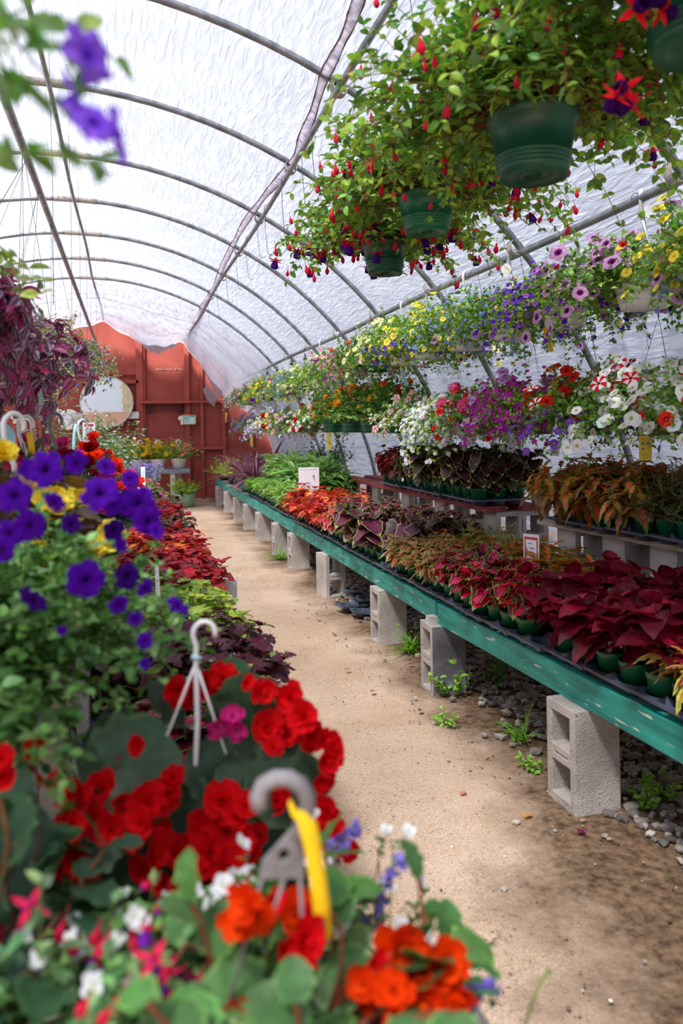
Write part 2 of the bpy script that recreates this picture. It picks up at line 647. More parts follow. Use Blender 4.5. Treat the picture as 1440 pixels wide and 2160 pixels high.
# torn rags along its edge
g = Geo()
for (px, py), pts in (((345, 728), [(318, 712), (372, 728), (332, 748), (318, 738)]), ((325, 735), [(270, 700), (345, 722), (318, 745)]), ((370, 730), [(352, 722), (372, 726), (360, 738)]),
                      ((440, 830), [(436, 812), (456, 838), (452, 858), (438, 846), (428, 822)]), ((450, 800), [(430, 780), (470, 828), (460, 842)])):
    P = [at(x, y, y=16.45 - 0.02 * k) for k, (x, y) in enumerate(pts)]
    n_ = len(P)
    V = np.array(P + [p + np.array([0, 0.012, 0]) for p in P])
    g.add((V, [tuple(range(n_)), tuple(range(n_, 2 * n_))[::-1]] + [(i, (i + 1) % n_, n_ + (i + 1) % n_, n_ + i) for i in range(n_)]))
tag(g.build('torn_film_rag', M['film2'], smooth=False), 'torn ragged scraps of film dangling before the red wall', 'film scrap', kind='stuff')

# steel hoops with purlins
for i, h in enumerate(HOOPS):
    if h < 1:
        continue
    A = np.linspace(0.0, PI, 61)
    P = np.c_[HX + HR * np.cos(A), np.full(61, h), HZ + HR * np.sin(A)]
    P[0, 2] = P[-1, 2] = -0.02
    g = Geo().add(tube(P, 0.021, 10))
    nm = ['first', 'second', 'third', 'fourth', 'fifth', 'sixth', 'seventh', 'eighth', 'ninth', 'tenth', 'eleventh'][i - 2]
    th = thing('greenhouse_hoop', f'grey steel half-round roof hoop, {nm} counting from the camera', 'hoop', (HX, h, 0), group='roof hoops')
    g = Geo().add(tube(P - np.array([HX, h, 0]), 0.021, 10))
    g.build('pipe', M['steel'], th)
    c = Geo()
    for X_ in (-0.47,):
        a0 = math.acos((X_ - HX) / HR)
        q = [(HR * math.cos(a0 + d), 0, HZ + HR * math.sin(a0 + d)) for d in np.linspace(-0.055, 0.055, 9)]
        c.add(tube(q, 0.027, 10))
    c.build('sleeve', M['rope'], th)
    for X_ in (1.16, 2.2):
        a0 = math.acos((X_ - HX) / HR)
        ctr = np.array([HR * math.cos(a0) - 0.02, 0, HZ + HR * math.sin(a0) - 0.022])
        w = Geo()
        for k in range(5):
            tt = np.linspace(0, 2 * PI, 16)
            w.add(tube(np.c_[ctr[0] + 0.05 * np.cos(tt) * 0.8, -0.03 + 0.013 * k + 0.02 * np.sin(tt), ctr[2] + 0.05 * np.sin(tt)], 0.004, 5))
        w.build('tie', M['rope'], th)


def purlin(pts, r, label):
    P = np.asarray(pts, float)
    g_ = Geo().add(tube(P, r, 12))
    return tag(g_.build('purlin_pipe', M['steel']), label, 'pipe')


ys_ = np.linspace(1.0, 16.4, 34)

purlin(np.c_[1.13 + 0.01 * np.sin(ys_ * 1.1), ys_, 3.27 + 0.012 * np.sin(ys_ * 0.8)], 0.019, 'grey pipe tied under the roof hoops that the fuchsia baskets hang from')
purlin(np.c_[2.2 + 0.0 * ys_, ys_, 2.44 + 0.008 * np.sin(ys_ * 1.3)], 0.021, 'grey pipe carrying the two tiers of baskets above the long teal bench')
purlin(np.c_[-0.47 + 0.01 * np.sin(ys_ * 1.4), ys_, 3.70 + 0.01 * np.sin(ys_)], 0.016, 'thin grey ridge pipe running along the top of the roof hoops')
purlin(np.c_[-0.53 + 0.0 * ys_, ys_, 3.0 + 0.0 * ys_], 0.022, 'thick grey pipe below the ridge that the wandering-plant baskets hang from')

# dirty seam of the film beside the fuchsia pipe
pts = []
for px, py in [(775, -60), (757, 0), (735, 60), (700, 130), (684, 160), (660, 240), (640, 285), (625, 330), (600, 365), (560, 410), (530, 450), (510, 480), (492, 515), (470, 560), (452, 605), (430, 640), (410, 680), (395, 712)]:
    lo, hi = 1.5, 17
    for _ in range(40):
        mid = (lo + hi) / 2
        p = at(px, py, y=mid)
        if math.hypot(p[0] - HX, p[2] - HZ) < HR - 0.012:
            lo = mid
        else:
            hi = mid
    pts.append(at(px, py, y=lo))
pts = np.array(pts)
t_ = np.linspace(0, 1, len(pts))
tt = np.linspace(0, 1, 90)
P = np.c_[[np.interp(tt, t_, pts[:, k]) for k in range(3)]].T
rg = np.random.default_rng(3)
wv = 0.045 * (0.7 + 0.5 * np.abs(np.sin(tt * 23)) + 0.15 * rg.random(90))
Nrm = nrm(np.c_[HX - P[:, 0], np.zeros(90), HZ - P[:, 2]])
g = Geo().add(strip(P, wv, Nrm, 0.006), col('e4dee6'))
T = nrm(np.gradient(P, axis=0))
W = nrm(np.cross(T, Nrm))
for sgn in (-1, 1):
    g.add(strip(P + sgn * W * (wv[:, None] / 2) + Nrm * 0.004, 0.004 + 0.006 * rg.random(90), Nrm, 0.006), col('a08a78'))
tag(g.build('seam_tape', M['seam']), 'dirt-stained grey and brown repair seam meandering along the roof film', 'tape')

# ---- red end wall with its studs
g = Geo()
A = np.linspace(0, PI, 50)
rr = HR + 0.02
ring = np.c_[HX + rr * np.cos(A), np.full(50, YW), np.maximum(HZ + rr * np.sin(A), -0.02)]
V = np.concatenate([ring, ring + np.array([0, 0.03, 0])])
n_ = 50
g.add((V, [tuple(range(n_)), tuple(range(n_, 2 * n_))[::-1]] + [(i, n_ + i, n_ + (i + 1) % n_, (i + 1) % n_) for i in range(n_)]))
tag(g.build('wall_back', M['redwood'], smooth=False), 'barn-red board wall closing the far end of the greenhouse', kind='structure')


def wall_top(x):
    return HZ + math.sqrt(max(0.01, (HR - 0.02) ** 2 - (x - HX) ** 2))


k = 0
for x, w, dp, z0_, z1_ in ((0.22, 0.13, 0.10, 0, 9), (1.17, 0.10, 0.09, 0, 9), (1.47, 0.06, 0.07, 0, 9), (1.92, 0.07, 0.09, 0, 9), (-0.02, 0.06, 0.07, 0, 2.5), (-2.16, 0.09, 0.09, 0, 9), (-1.7, 0.07, 0.09, 0, 9), (2.5, 0.07, 0.08, 0, 9)):
    k += 1
    gs = Geo().add(box(x - w / 2, x + w / 2, YW - dp, YW, z0_, min(z1_, wall_top(x) - 0.03)))
    if x == 0.22:
        gs.add(box(x + w / 2, x + w / 2 + 0.05, YW - 0.06, YW, 0, wall_top(x) - 0.05))
    tag(gs.build(f'trim_{k}', M['redstud'], smooth=False), kind='structure')
for x0, x1, z, h, dp in ((1.17, 1.92, 2.02, 0.05, 0.10), (1.17, 1.92, 1.05, 0.05, 0.10), (1.92, 3.0, 1.6, 0.05, 0.08), (-0.95, 0.18, 2.66, 0.16, 0.05), (-0.9, 0.2, 2.44, 0.07, 0.10), (-2.4, -1.6, 2.15, 0.07, 0.08), (0.2, 1.15, 0.10, 0.18, 0.03), (1.2, 3.0, 0.09, 0.15, 0.03), (-4, 0.2, 0.09, 0.15, 0.03)):
    k += 1
    tag(Geo().add(box(x0, x1, YW - dp, YW, z - h / 2, z + h / 2)).build(f'trim_{k}', M['redstud'], smooth=False), kind='structure')
# flaked white paint along a board joint
g = Geo()
for i in range(26):
    x = 0.42 + 0.68 * rg.random()
    w = 0.008 + 0.03 * rg.random()
    g.add(box(x, x + w, YW - 0.008, YW - 0.001, 2.685, 2.695 + 0.012 * rg.random()))
tag(g.build('trim_90', M['paleboard'], smooth=False), 'white flakes of bare paint along a wall board joint', kind='structure')

# ---------------------------------------------------------------- leaves and flowers
def grid_leaf(n, cols, wf, fold=0.25, droop=0.3, jag=0.0, role=None, wave=0.0, petiole=0.0):
    t = np.linspace(0, 1, n + 1)
    w = wf(t)
    V = []
    for i in range(n + 1):
        for c in cols:
            k = 1 + (jag * (1 if i % 2 else -1) if abs(c) > 0.7 else 0)
            y = t[i] + (0.12 * jag * (1 if i % 2 == 0 else -0.6) if abs(c) > 0.7 and 0 < i < n else 0)
            V.append((c * w[i] * k, y * (1 - petiole) + petiole, fold * abs(c) * w[i] - droop * t[i] ** 2 + wave * w[i] * math.sin(i * 2.4 + (1 if c > 0 else 0)) * abs(c)))
    F, Rl = [], []
    m_ = len(cols)
    for i in range(n):
        for j in range(m_ - 1):
            F.append((i * m_ + j, i * m_ + j + 1, (i + 1) * m_ + j + 1, (i + 1) * m_ + j))
            mid = (cols[j] + cols[j + 1]) / 2
            Rl.append(role(abs(mid), (i + 0.5) / n) if role else 0)
    if petiole:
        b0 = len(V)
        V += [(-0.02, 0, 0), (0.02, 0, 0), (0.02, petiole + 0.05, 0), (-0.02, petiole + 0.05, 0)]
        F.append((b0, b0 + 1, b0 + 2, b0 + 3))
        Rl.append(0)
    return np.array(V), np.array(F), np.array(Rl)


oval = lambda t: 0.30 * np.sin(PI * np.clip(t, 0, 1) ** 0.8) ** 0.8 + 0.004
heart = lambda t: 0.46 * np.sin(PI * np.clip(t * 0.93 + 0.07, 0, 1) ** 0.62) ** 0.8 + 0.003
lance = lambda t: 0.13 * np.sin(PI * np.clip(t, 0, 1) ** 0.75) ** 0.8 + 0.004
strap = lambda t: 0.045 * np.sin(PI * np.clip(t * 0.9 + 0.1, 0, 1) ** 0.5) ** 0.6 + 0.002
roundl = lambda t: 0.52 * np.sin(PI * np.clip(t * 0.9 + 0.08, 0, 1)) ** 0.6 + 0.004
mapl = lambda t: 0.42 * np.sin(PI * np.clip(t * 0.92 + 0.08, 0, 1) ** 0.75) ** 0.7 + 0.003
C7 = [-1, -0.88, -0.5, 0, 0.5, 0.88, 1]


def rim_role(c, t):
    return 2 if (c > 0.88 or t > 0.92) else (0 if c < 0.5 and 0.1 < t < 0.8 else 1)


def rim_small(c, t):
    return 2 if (c > 0.7 or t > 0.9) else (0 if c < 0.5 and t < 0.75 else 1)


TL = {
    'oval': grid_leaf(4, [-1, 0, 1], oval, 0.3, 0.25, role=lambda c, t: 0),
    'oval_lo': grid_leaf(2, [-1, 0, 1], oval, 0.3, 0.2, role=lambda c, t: 0),
    'ovalv': grid_leaf(5, [-1, -0.4, 0, 0.4, 1], oval, 0.25, 0.25, role=lambda c, t: 0 if c < 0.35 else 1),
    'zebra': grid_leaf(6, [-1, -0.72, -0.28, 0, 0.28, 0.72, 1], oval, 0.35, 0.3, role=lambda c, t: 0 if c < 0.28 else (1 if c < 0.72 else 2)),
    'heart': grid_leaf(7, C7, heart, 0.2, 0.42, 0.05, rim_role, wave=0.10),
    'heartr': grid_leaf(7, C7, heart, 0.25, 0.3, 0.08, rim_role, wave=0.28),
    'big': grid_leaf(7, C7, lambda t: heart(t) * 1.05, 0.18, 0.3, 0.04, lambda c, t: 0 if c < 0.5 and t < 0.6 else 1, wave=0.12),
    'maple': grid_leaf(8, [-1, -0.6, 0, 0.6, 1], mapl, 0.2, 0.35, 0.33, lambda c, t: 0 if c < 0.45 and t < 0.55 else 1, wave=0.1),
    'jagn': grid_leaf(8, [-1, -0.55, 0, 0.55, 1], lambda t: 0.2 * np.sin(PI * np.clip(t, 0, 1) ** 0.8) ** 0.8 + 0.003, 0.25, 0.55, 0.25, rim_small),
    'fine': grid_leaf(4, [-1, -0.5, 0, 0.5, 1], lambda t: 0.15 * np.sin(PI * np.clip(t, 0, 1) ** 0.8) + 0.003, 0.2, 0.25, 0.2, rim_small),
    'lance': grid_leaf(6, [-1, 0, 1], lance, 0.35, 0.4, role=lambda c, t: 0),
    'strap': grid_leaf(9, [-1, 0, 1], strap, 0.5, 0.75, role=lambda c, t: 0),
    'begonia': grid_leaf(8, [-1, -0.85, -0.45, 0, 0.45, 0.85, 1], roundl, 0.12, 0.25, 0.06, lambda c, t: 1 if c > 0.85 else 0, wave=0.12),
}


def inst(g, T, P, D, Nn, S, C, mat=0):
    V, F, R = T
    k = len(P)
    if k == 0:
        return
    y = nrm(D)
    x = nrm(np.cross(y, Nn))
    z = np.cross(x, y)
    S = np.broadcast_to(np.asarray(S, float), (k,))[:, None, None]
    VV = P[:, None, :] + S * (V[None, :, 0:1] * x[:, None] + V[None, :, 1:2] * y[:, None] + V[None, :, 2:3] * z[:, None])
    FF = F[None] + (np.arange(k) * len(V))[:, None, None]
    C = np.asarray(C, float)
    if C.ndim == 2:
        C = np.broadcast_to(C, (k,) + C.shape)
    CC = C[:, np.minimum(R, C.shape[1] - 1)]
    g.add((VV.reshape(-1, 3), [FF.reshape(-1, F.shape[1])]), CC.reshape(-1, 3), mat)


def jit(rng, P, k, a=0.25, mixp=None, mixw=0.0):
    """k copies of a palette with some life in brightness; mixp: a second palette some leaves lean to"""
    out = np.repeat(np.asarray(P, float)[None], k, 0)
    if mixp is not None:
        w = (rng.random(k) < mixw)[:, None, None] * (0.5 + 0.5 * rng.random(k))[:, None, None]
        out = out * (1 - w) + np.asarray(mixp)[None] * w
    return out * (1 + a * (rng.random((k, 1, 1)) * 2 - 1)) * (1 + 0.08 * rng.normal(size=(k, 1, 3)))


def fan(rings, roles, sector=None):
    """a flower face: rings of (list of (r, z) per angle)"""
    n = len(rings[0])
    ang = np.arange(n) * 2 * PI / n
    V = np.concatenate([np.c_[[p[0] * math.cos(a) for p, a in zip(rg_, ang)], [p[0] * math.sin(a) for p, a in zip(rg_, ang)], [p[1] for p in rg_]] for rg_ in rings])
    F, R = [], []
    for i in range(len(rings) - 1):
        for j in range(n):
            F.append((i * n + j, i * n + (j + 1) % n, (i + 1) * n + (j + 1) % n, (i + 1) * n + j))
            R.append(sector(i, j, roles[i]) if sector else roles[i])
    return V, np.array(F), np.array(R)


def petunia(seg=20, star=False, ruffle=0.1, lobes=5, notch=0.14):
    a = np.arange(seg) * 2 * PI / seg
    lob = 1 - notch * (1 - np.abs(np.sin(a * lobes / 2)) ** 0.6)
    rf = ruffle * (np.sin(a * lobes * 1.5 + 0.7) + 0.6 * np.sin(a * 4 + 2))
    rings = [[(0.03, -0.75)] * seg, [(0.10, -0.35)] * seg, [(0.17, -0.04)] * seg, [(0.42, 0.07)] * seg, [(0.75 * q, 0.09 + 0.5 * r) for q, r in zip(lob, rf)], [(1.0 * q, 0.0 + r) for q, r in zip(lob, rf)]]
    per = seg // lobes

    def sec(i, j, r):
        if star and i >= 2:
            d = min((j + 0.5) % per, per - (j + 0.5) % per)
            return 4 if d < 1.0 else r
        return r
    return fan(rings, [3, 0, 1, 2, 2], sec)


def cali(seg=10):
    a = np.arange(seg) * 2 * PI / seg
    lob = 1 - 0.10 * (1 - np.cos(a * 5)) / 2
    return fan([[(0.05, -0.6)] * seg, [(0.12, -0.03)] * seg, [(0.30, 0.05)] * seg, [(1.0 * q, 0.02) for q in lob]], [3, 0, 2])


def rosette(seed=0, layers=((1.0, 7, 0.15), (0.78, 6, 0.45), (0.55, 5, 0.85), (0.3, 4, 1.2)), w=0.42):
    rg_ = np.random.default_rng(seed)
    pt = grid_leaf(4, [-1, -0.5, 0, 0.5, 1], lambda t: w * np.sin(PI * np.clip(t * 0.75 + 0.08, 0, 1)) ** 0.7, 0.30, -0.35, role=lambda c, t: 0)
    V, F, R = [], [], []
    o = 0
    for li, (s, n, el) in enumerate(layers):
        for k in range(n):
            az = 2 * PI * (k + 0.5 * (li % 2) + 0.25 * rg_.random()) / n
            e = el + 0.2 * rg_.normal()
            R_ = rotz(az) @ rotx(e)
            V.append((pt[0] * s * (0.9 + 0.2 * rg_.random())) @ R_.T + np.array([0, 0, 0.05 * li]))
            F.append(pt[1] + o)
            R.append(np.full(len(pt[1]), li))
            o += len(pt[0])
    return np.concatenate(V), np.concatenate(F), np.concatenate(R)


def petals(n, w=0.35, seed=0, cup=0.15, center=True, lo=True):
    pt = grid_leaf(2 if lo else 4, [-1, 0, 1], lambda t: w * np.sin(PI * np.clip(t * 0.8 + 0.1, 0, 1)) ** 0.7, 0.15, -cup, role=lambda c, t: 1 if t < 0.3 else 0)
    V, F, R = [], [], []
    o = 0
    for k in range(n):
        V.append(pt[0] @ rotz(2 * PI * k / n).T)
        F.append(pt[1] + o)
        R.append(pt[2])
        o += len(pt[0])
    if center:
        c = 6
        a = np.arange(c) * 2 * PI / c
        V.append(np.r_[np.c_[0.2 * np.cos(a), 0.2 * np.sin(a), np.full(c, 0.05)], np.c_[0.1 * np.cos(a), 0.1 * np.sin(a), np.full(c, 0.14)]])
        F.append(np.array([(j, (j + 1) % c, c + (j + 1) % c, c + j) for j in range(c)] + [(c, c + 1, c + 2, c + 3), (c, c + 3, c + 4, c + 5)]) + o)
        R.append(np.full(c + 2, 2))
    return np.concatenate(V), np.concatenate(F), np.concatenate(R)


def cluster(n=26, seed=1, s=0.34, up=0.2, tm=None):
    """a rounded head of many small flowers"""
    rg_ = np.random.default_rng(seed)
    tm = tm or petals(5, 0.42, center=False)
    V, F, R = [], [], []
    o = 0
    for k in range(n):
        z = up + (1 - up) * (1 - (k + 0.5) / n * 1.15)
        a = k * 2.39996
        r = math.sqrt(max(0, 1 - z * z))
        d = np.array([r * math.cos(a), r * math.sin(a), z])
        x = nrm(np.cross(d, rg_.normal(size=3)))
        y = np.cross(d, x)
        ss = s * (0.85 + 0.3 * rg_.random())
        V.append(d * 0.8 + ss * (tm[0] @ np.array([x, y, d])))
        F.append(tm[1] + o)
        R.append(np.full(len(tm[1]), 0 if z > 0.62 else (1 if z > 0.3 else 2)))
        o += len(tm[0])
    return np.concatenate(V), np.concatenate(F), np.concatenate(R)


def fuchsia(open_=False):
    """a hanging flower, drawn with +Z pointing up its stalk"""
    seg = 8
    if not open_:
        prof = [(0.02, -1.0), (0.16, -0.9), (0.3, -0.62), (0.26, -0.3), (0.12, -0.08), (0.1, 0.15), (0.03, 0.25), (0.025, 1.0)]
        V, F = lathe(prof, seg, False)
        return V, np.array(F), np.array([1 if i < 1 * seg else 0 if i < 6 * seg else 2 for i in range(len(F))])
    V, F = lathe([(0.34, -0.85), (0.42, -0.6), (0.3, -0.25), (0.12, 0.0), (0.11, 0.2), (0.03, 0.3), (0.025, 1.0)], seg, False)
    R = [1] * (3 * seg) + [0] * (2 * seg) + [2] * seg
    pt = grid_leaf(3, [-1, 0, 1], lambda t: 0.2 * np.sin(PI * np.clip(t, 0, 1) ** 0.7) + 0.01, 0.2, -0.4, role=lambda c, t: 0)
    V, F = [V], [np.array(F)]
    o = len(V[0])
    for k in range(4):
        V.append(pt[0] @ rotx(-0.35).T @ rotz(PI / 2 * k + 0.3).T)
        F.append(pt[1] + o)
        R += [0] * len(pt[1])
        o += len(pt[0])
    return np.concatenate(V), np.concatenate(F), np.array(R)


TF = {
    'petunia': petunia(), 'petunia_hi': petunia(40, ruffle=0.12, notch=0.2), 'petunia_star': petunia(20, True), 'petunia_lo': petunia(10, ruffle=0.06), 'star_lo': petunia(20, True, 0.05), 'cali': cali(),
    'rose0': rosette(0), 'rose1': rosette(4), 'rose_lo': rosette(2, ((1.0, 5, 0.2), (0.6, 4, 0.8))),
    'small': petals(5, 0.4, center=False), 'daisy': petals(9, 0.2, cup=0.05), 'single': petals(4, 0.5, lo=False, cup=0.25),
    'lantana': cluster(26, 1), 'geranium': cluster(16, 2, 0.5, -0.1, petals(5, 0.45, center=False)), 'bud': fuchsia(), 'open': fuchsia(True),
}
_fc = {}


def flower_me(kind, colors):
    k = (kind, tuple(colors))
    if k not in _fc:
        g = Geo()
        V, F, R = TF[kind]
        P = pal(*colors)
        rg_ = np.random.default_rng(len(_fc))
        g.add((V, [F]), P[np.minimum(R, len(P) - 1)] * (1 + 0.10 * rg_.normal(size=(len(F), 1))))
        _fc[k] = g.mesh('blossom', M['petal'])
    return _fc[k]


def flower_geo(g, kind, colors, P, D, S, rng):
    """many little flowers in one mesh"""
    T = TF[kind]
    k = len(P)
    hint = rng.normal(size=(k, 3))
    # template faces +Z, so the flower axis D is the normal
    y = nrm(np.cross(D, hint))
    inst(g, T, P, y, D, S, jit(rng, pal(*colors), k, 0.12))


def aim(D):
    return Vector([float(v) for v in D]).to_track_quat('Z', 'Y').to_euler()


# ---- shoots: the arching stems that every plant here is made of
def shoots(rng, n, L, e, g_, K=6, z0=0.0, r0=0.04, lj=0.3, t0=0.15, az=None, squash=1.0):
    phi = rng.uniform(0, 2 * PI, n) if az is None else rng.uniform(az[0], az[1], n)
    el = rng.uniform(e[0], e[1], n)
    LL = L * (1 + rng.uniform(-lj, lj, n))
    gg = g_ * (1 + rng.uniform(-0.4, 0.4, n))
    t = np.linspace(t0, 1, K)[None]
    r = r0 * rng.random(n)[:, None] + LL[:, None] * np.cos(el)[:, None] * (1 - np.exp(-2.0 * t)) / 0.865
    z = z0 + LL[:, None] * np.sin(el)[:, None] * t - (gg * LL)[:, None] * t ** 2
    ph = phi[:, None] + 0.25 * rng.normal(size=(n, 1)) * t
    P = np.stack([r * np.cos(ph), r * np.sin(ph) * squash, z], -1)
    P += rng.normal(0, 0.008, P.shape)
    D = nrm(np.gradient(P, axis=1))
    return P, D, phi


def leafy(g, rng, P, D, leaf, size, palette, side=0.8, upn=0.7, per=2, a=0.25, mixp=None, mixw=0.0, rnd=0.35, taper=0.25, upd=0.15, mat=0, center=None):
    n, K = P.shape[:2]
    for s_ in range(per):
        p = P.reshape(-1, 3)
        d = D.reshape(-1, 3)
        sd = nrm(np.cross(d, np.array([0, 0, 1.0])) + rng.normal(0, 0.2, d.shape))
        sg = 1 if s_ % 2 == 0 else -1
        if per > 2 and s_ >= 2:
            sd = nrm(np.cross(sd, d))
        out = nrm(p - (center if center is not None else np.array([0, 0, -0.05])))
        ld = nrm(d * 0.55 + sg * sd * side + rng.normal(0, rnd, d.shape) + np.array([0, 0, upd]))
        ln = nrm(np.array([0, 0, upn]) + out * 0.7 + rng.normal(0, 0.3, d.shape))
        tt = np.tile(np.linspace(0, 1, K), n)
        sz = size * (1 - taper * tt) * rng.uniform(0.7, 1.2, len(p))
        inst(g, TL[leaf], p, ld, ln, sz, jit(rng, palette, len(p), a, mixp, mixw), mat)


def stems(g, P, r, c, every=1, mat=0, origin=None):
    for i in range(0, len(P), every):
        q = P[i]
        if origin is not None:
            q = np.concatenate([[origin], q])
        g.add(tube(q, r, 3, False), c, mat)


# ---- pots, trays, hangers
def pot_geo(rt, rb, h, ribs=0, rim=True, seg=24):
    prof = [(rb * 0.9, 0.004), (rb, 0)]
    if rim:
        zz = [(rb + (rt - rb) * 0.82, h * 0.82), (rt * 1.0, h * 0.84), (rt * 1.03, h * 0.97), (rt * 1.03, h), (rt * 0.95, h), (rt * 0.9, h * 0.86)]
    else:
        zz = [(rt, h), (rt * 0.96, h), (rt * 0.93, h * 0.88)]
    if ribs:
        for q in range(4):
            z = 0.02 + q * 0.012
            r = rb + (rt - rb) * z / h
            prof += [(r, z), (r * 1.025, z + 0.003), (r * 1.025, z + 0.008), (r, z + 0.010)]
    V, F = lathe(prof + zz, seg)
    if ribs == 2:  # vertical fluting
        a = np.arange(len(V)) % seg
        k = 1 - 0.03 * (a % 2)
        V[:, :2] *= k[:, None]
    return V, F, zz[-1]


_pots = {}


def pot_me(style, rt, rb, h, ribs=0, rim=True):
    k = (style, round(rt, 3), round(rb, 3), round(h, 3), ribs, rim)
    if k not in _pots:
        V, F, top = pot_geo(rt, rb, h, ribs, rim, 32 if ribs == 2 else 20)
        g = Geo().add((V, F))
        s = np.arange(16) * 2 * PI / 16
        g.add((np.c_[top[0] * 0.99 * np.cos(s), top[0] * 0.99 * np.sin(s), np.full(16, top[1])], [tuple(range(16))]), mat=1)
        _pots[k] = g.mesh('pot', [M[style], M['soil']])
    return _pots[k]


def hook_path(r, h, n=14):
    """a crook that goes over a pipe; its lowest point at 0, its bight at height h"""
    a = np.linspace(-0.5, PI, n)
    top = np.c_[r + r * np.cos(PI - a) * -1 - r, np.zeros(n), h - r + r * np.sin(a)]
    x = r * np.cos(a)
    z = h - r + r * np.sin(a)
    P = np.c_[x, np.zeros(n), z][::-1]
    return np.concatenate([[(0, 0, 0), (0, 0, h * 0.15), (-r * 0.9, 0, h * 0.55)], P])


def hanger(parent, mat, rim_r, rim_z, top_z, hook_r=0.024, n=3, wr=0.0013, strapw=0.0, hook_h=0.09, az=0.4, plate=False, hook_t=0.004):
    """strands from the pot rim to a point, then the crook over the pipe"""
    pz = top_z - hook_h
    g = Geo()
    for k in range(n):
        a = az + 2 * PI * k / n
        p0 = np.array([rim_r * math.cos(a), rim_r * math.sin(a), rim_z])
        p1 = np.array([0.006 * math.cos(a), 0.006 * math.sin(a), pz])
        if strapw:
            g.add(strip(np.linspace(p0, p1, 6), strapw, (math.cos(a), math.sin(a), 0.3), 0.0018))
        else:
            g.add(tube([p0, (p0 + p1) / 2, p1], wr, 5))
    g.build('hanger_strand', M[mat], parent)
    h = Geo().add(xf(tube(hook_path(hook_r, hook_h), hook_t, 8), (0, 0, pz), rotz(az * 2)))
    if plate:
        V = np.array([(-0.008, -0.002, 0.02), (0.008, -0.002, 0.02), (0.028, -0.002, -0.05), (-0.028, -0.002, -0.05)])
        V = np.concatenate([V, V + np.array([0, 0.004, 0])])
        h.add(xf((V, [(0, 1, 2, 3), (7, 6, 5, 4), (0, 4, 5, 1), (1, 5, 6, 2), (2, 6, 7, 3), (3, 7, 4, 0)]), (0, 0, pz)))
    h.build('hanger_hook', M[mat], parent)


G4 = pal('2f5a1e', '4b7a2c')
LG = pal('6d9a35', '8db548')


def scatter_blossoms(th, rng, P, D, spec, n_parts_max=100, cen=(0, 0, 0)):
    """spec: kind, colours, count, size, (tmin, tmax) zone along the shoots, outward bias, mode"""
    n, K = P.shape[:2]
    for sp in spec:
        kind, cols, cnt, size = sp[:4]
        o = sp[4] if len(sp) > 4 else {}
        k0 = int(o.get('t', (0.55, 1))[0] * (K - 1))
        az = o.get('az')
        idx = np.array([(i, k) for i in range(n) for k in range(k0, K)])
        if az is not None:
            ang = np.arctan2(P[idx[:, 0], idx[:, 1], 1], P[idx[:, 0], idx[:, 1], 0])
            dd = np.abs((ang - az[0] + PI) % (2 * PI) - PI)
            ok = dd < az[1]
            if ok.sum() > 4:
                idx = idx[ok]
        if 'z' in o:
            zz = P[idx[:, 0], idx[:, 1], 2]
            ok = (zz > o['z'][0]) & (zz < o['z'][1])
            if ok.sum() > 4:
                idx = idx[ok]
        sel = idx[rng.choice(len(idx), cnt, replace=cnt > len(idx))]
        p = P[sel[:, 0], sel[:, 1]].copy()
        rad = nrm(p - np.asarray(o.get('c', (0, 0, -0.02))))
        p = p + rad * o.get('out', 0.02) + rng.normal(0, 0.008, p.shape)
        if o.get('hang'):
            d = nrm(np.array([0, 0, 1.0]) + rng.normal(0, 0.15, p.shape))
            p[:, 2] -= size * 1.2
        else:
            d = nrm(rad * 1.0 + np.array([0, 0, o.get('up', 0.35)]) + rng.normal(0, o.get('rnd', 0.35), p.shape) + np.array(o.get('bias', (0, 0, 0))))
        szs = size * rng.uniform(0.8, 1.15, cnt)
        if o.get('mass'):
            g = Geo()
            flower_geo(g, kind, cols, p, d, szs, rng)
            tag(g.build('blossom', M['petal'], th), kind='stuff')
        else:
            me = flower_me(kind, cols)
            used = th.get('_n', 0)
            lim = max(0, min(cnt, 100 - used))
            th['_n'] = used + lim
            if lim < cnt:
                g = Geo()
                flower_geo(g, kind, cols, p[lim:], d[lim:], szs[lim:], rng)
                tag(g.build('blossom', M['petal'], th), kind='stuff')
            for i in range(lim):
                e = aim(d[i])
                ob = link('blossom', me, th, p[i], e, float(szs[i]))
                if not o.get('hang'):
                    ob.rotation_euler.rotate_axis('Z', float(rng.random() * 6))
                else:
                    ob.rotation_euler = (float(rng.normal(0, 0.15)), float(rng.normal(0, 0.15)), float(rng.random() * 6))
    return th


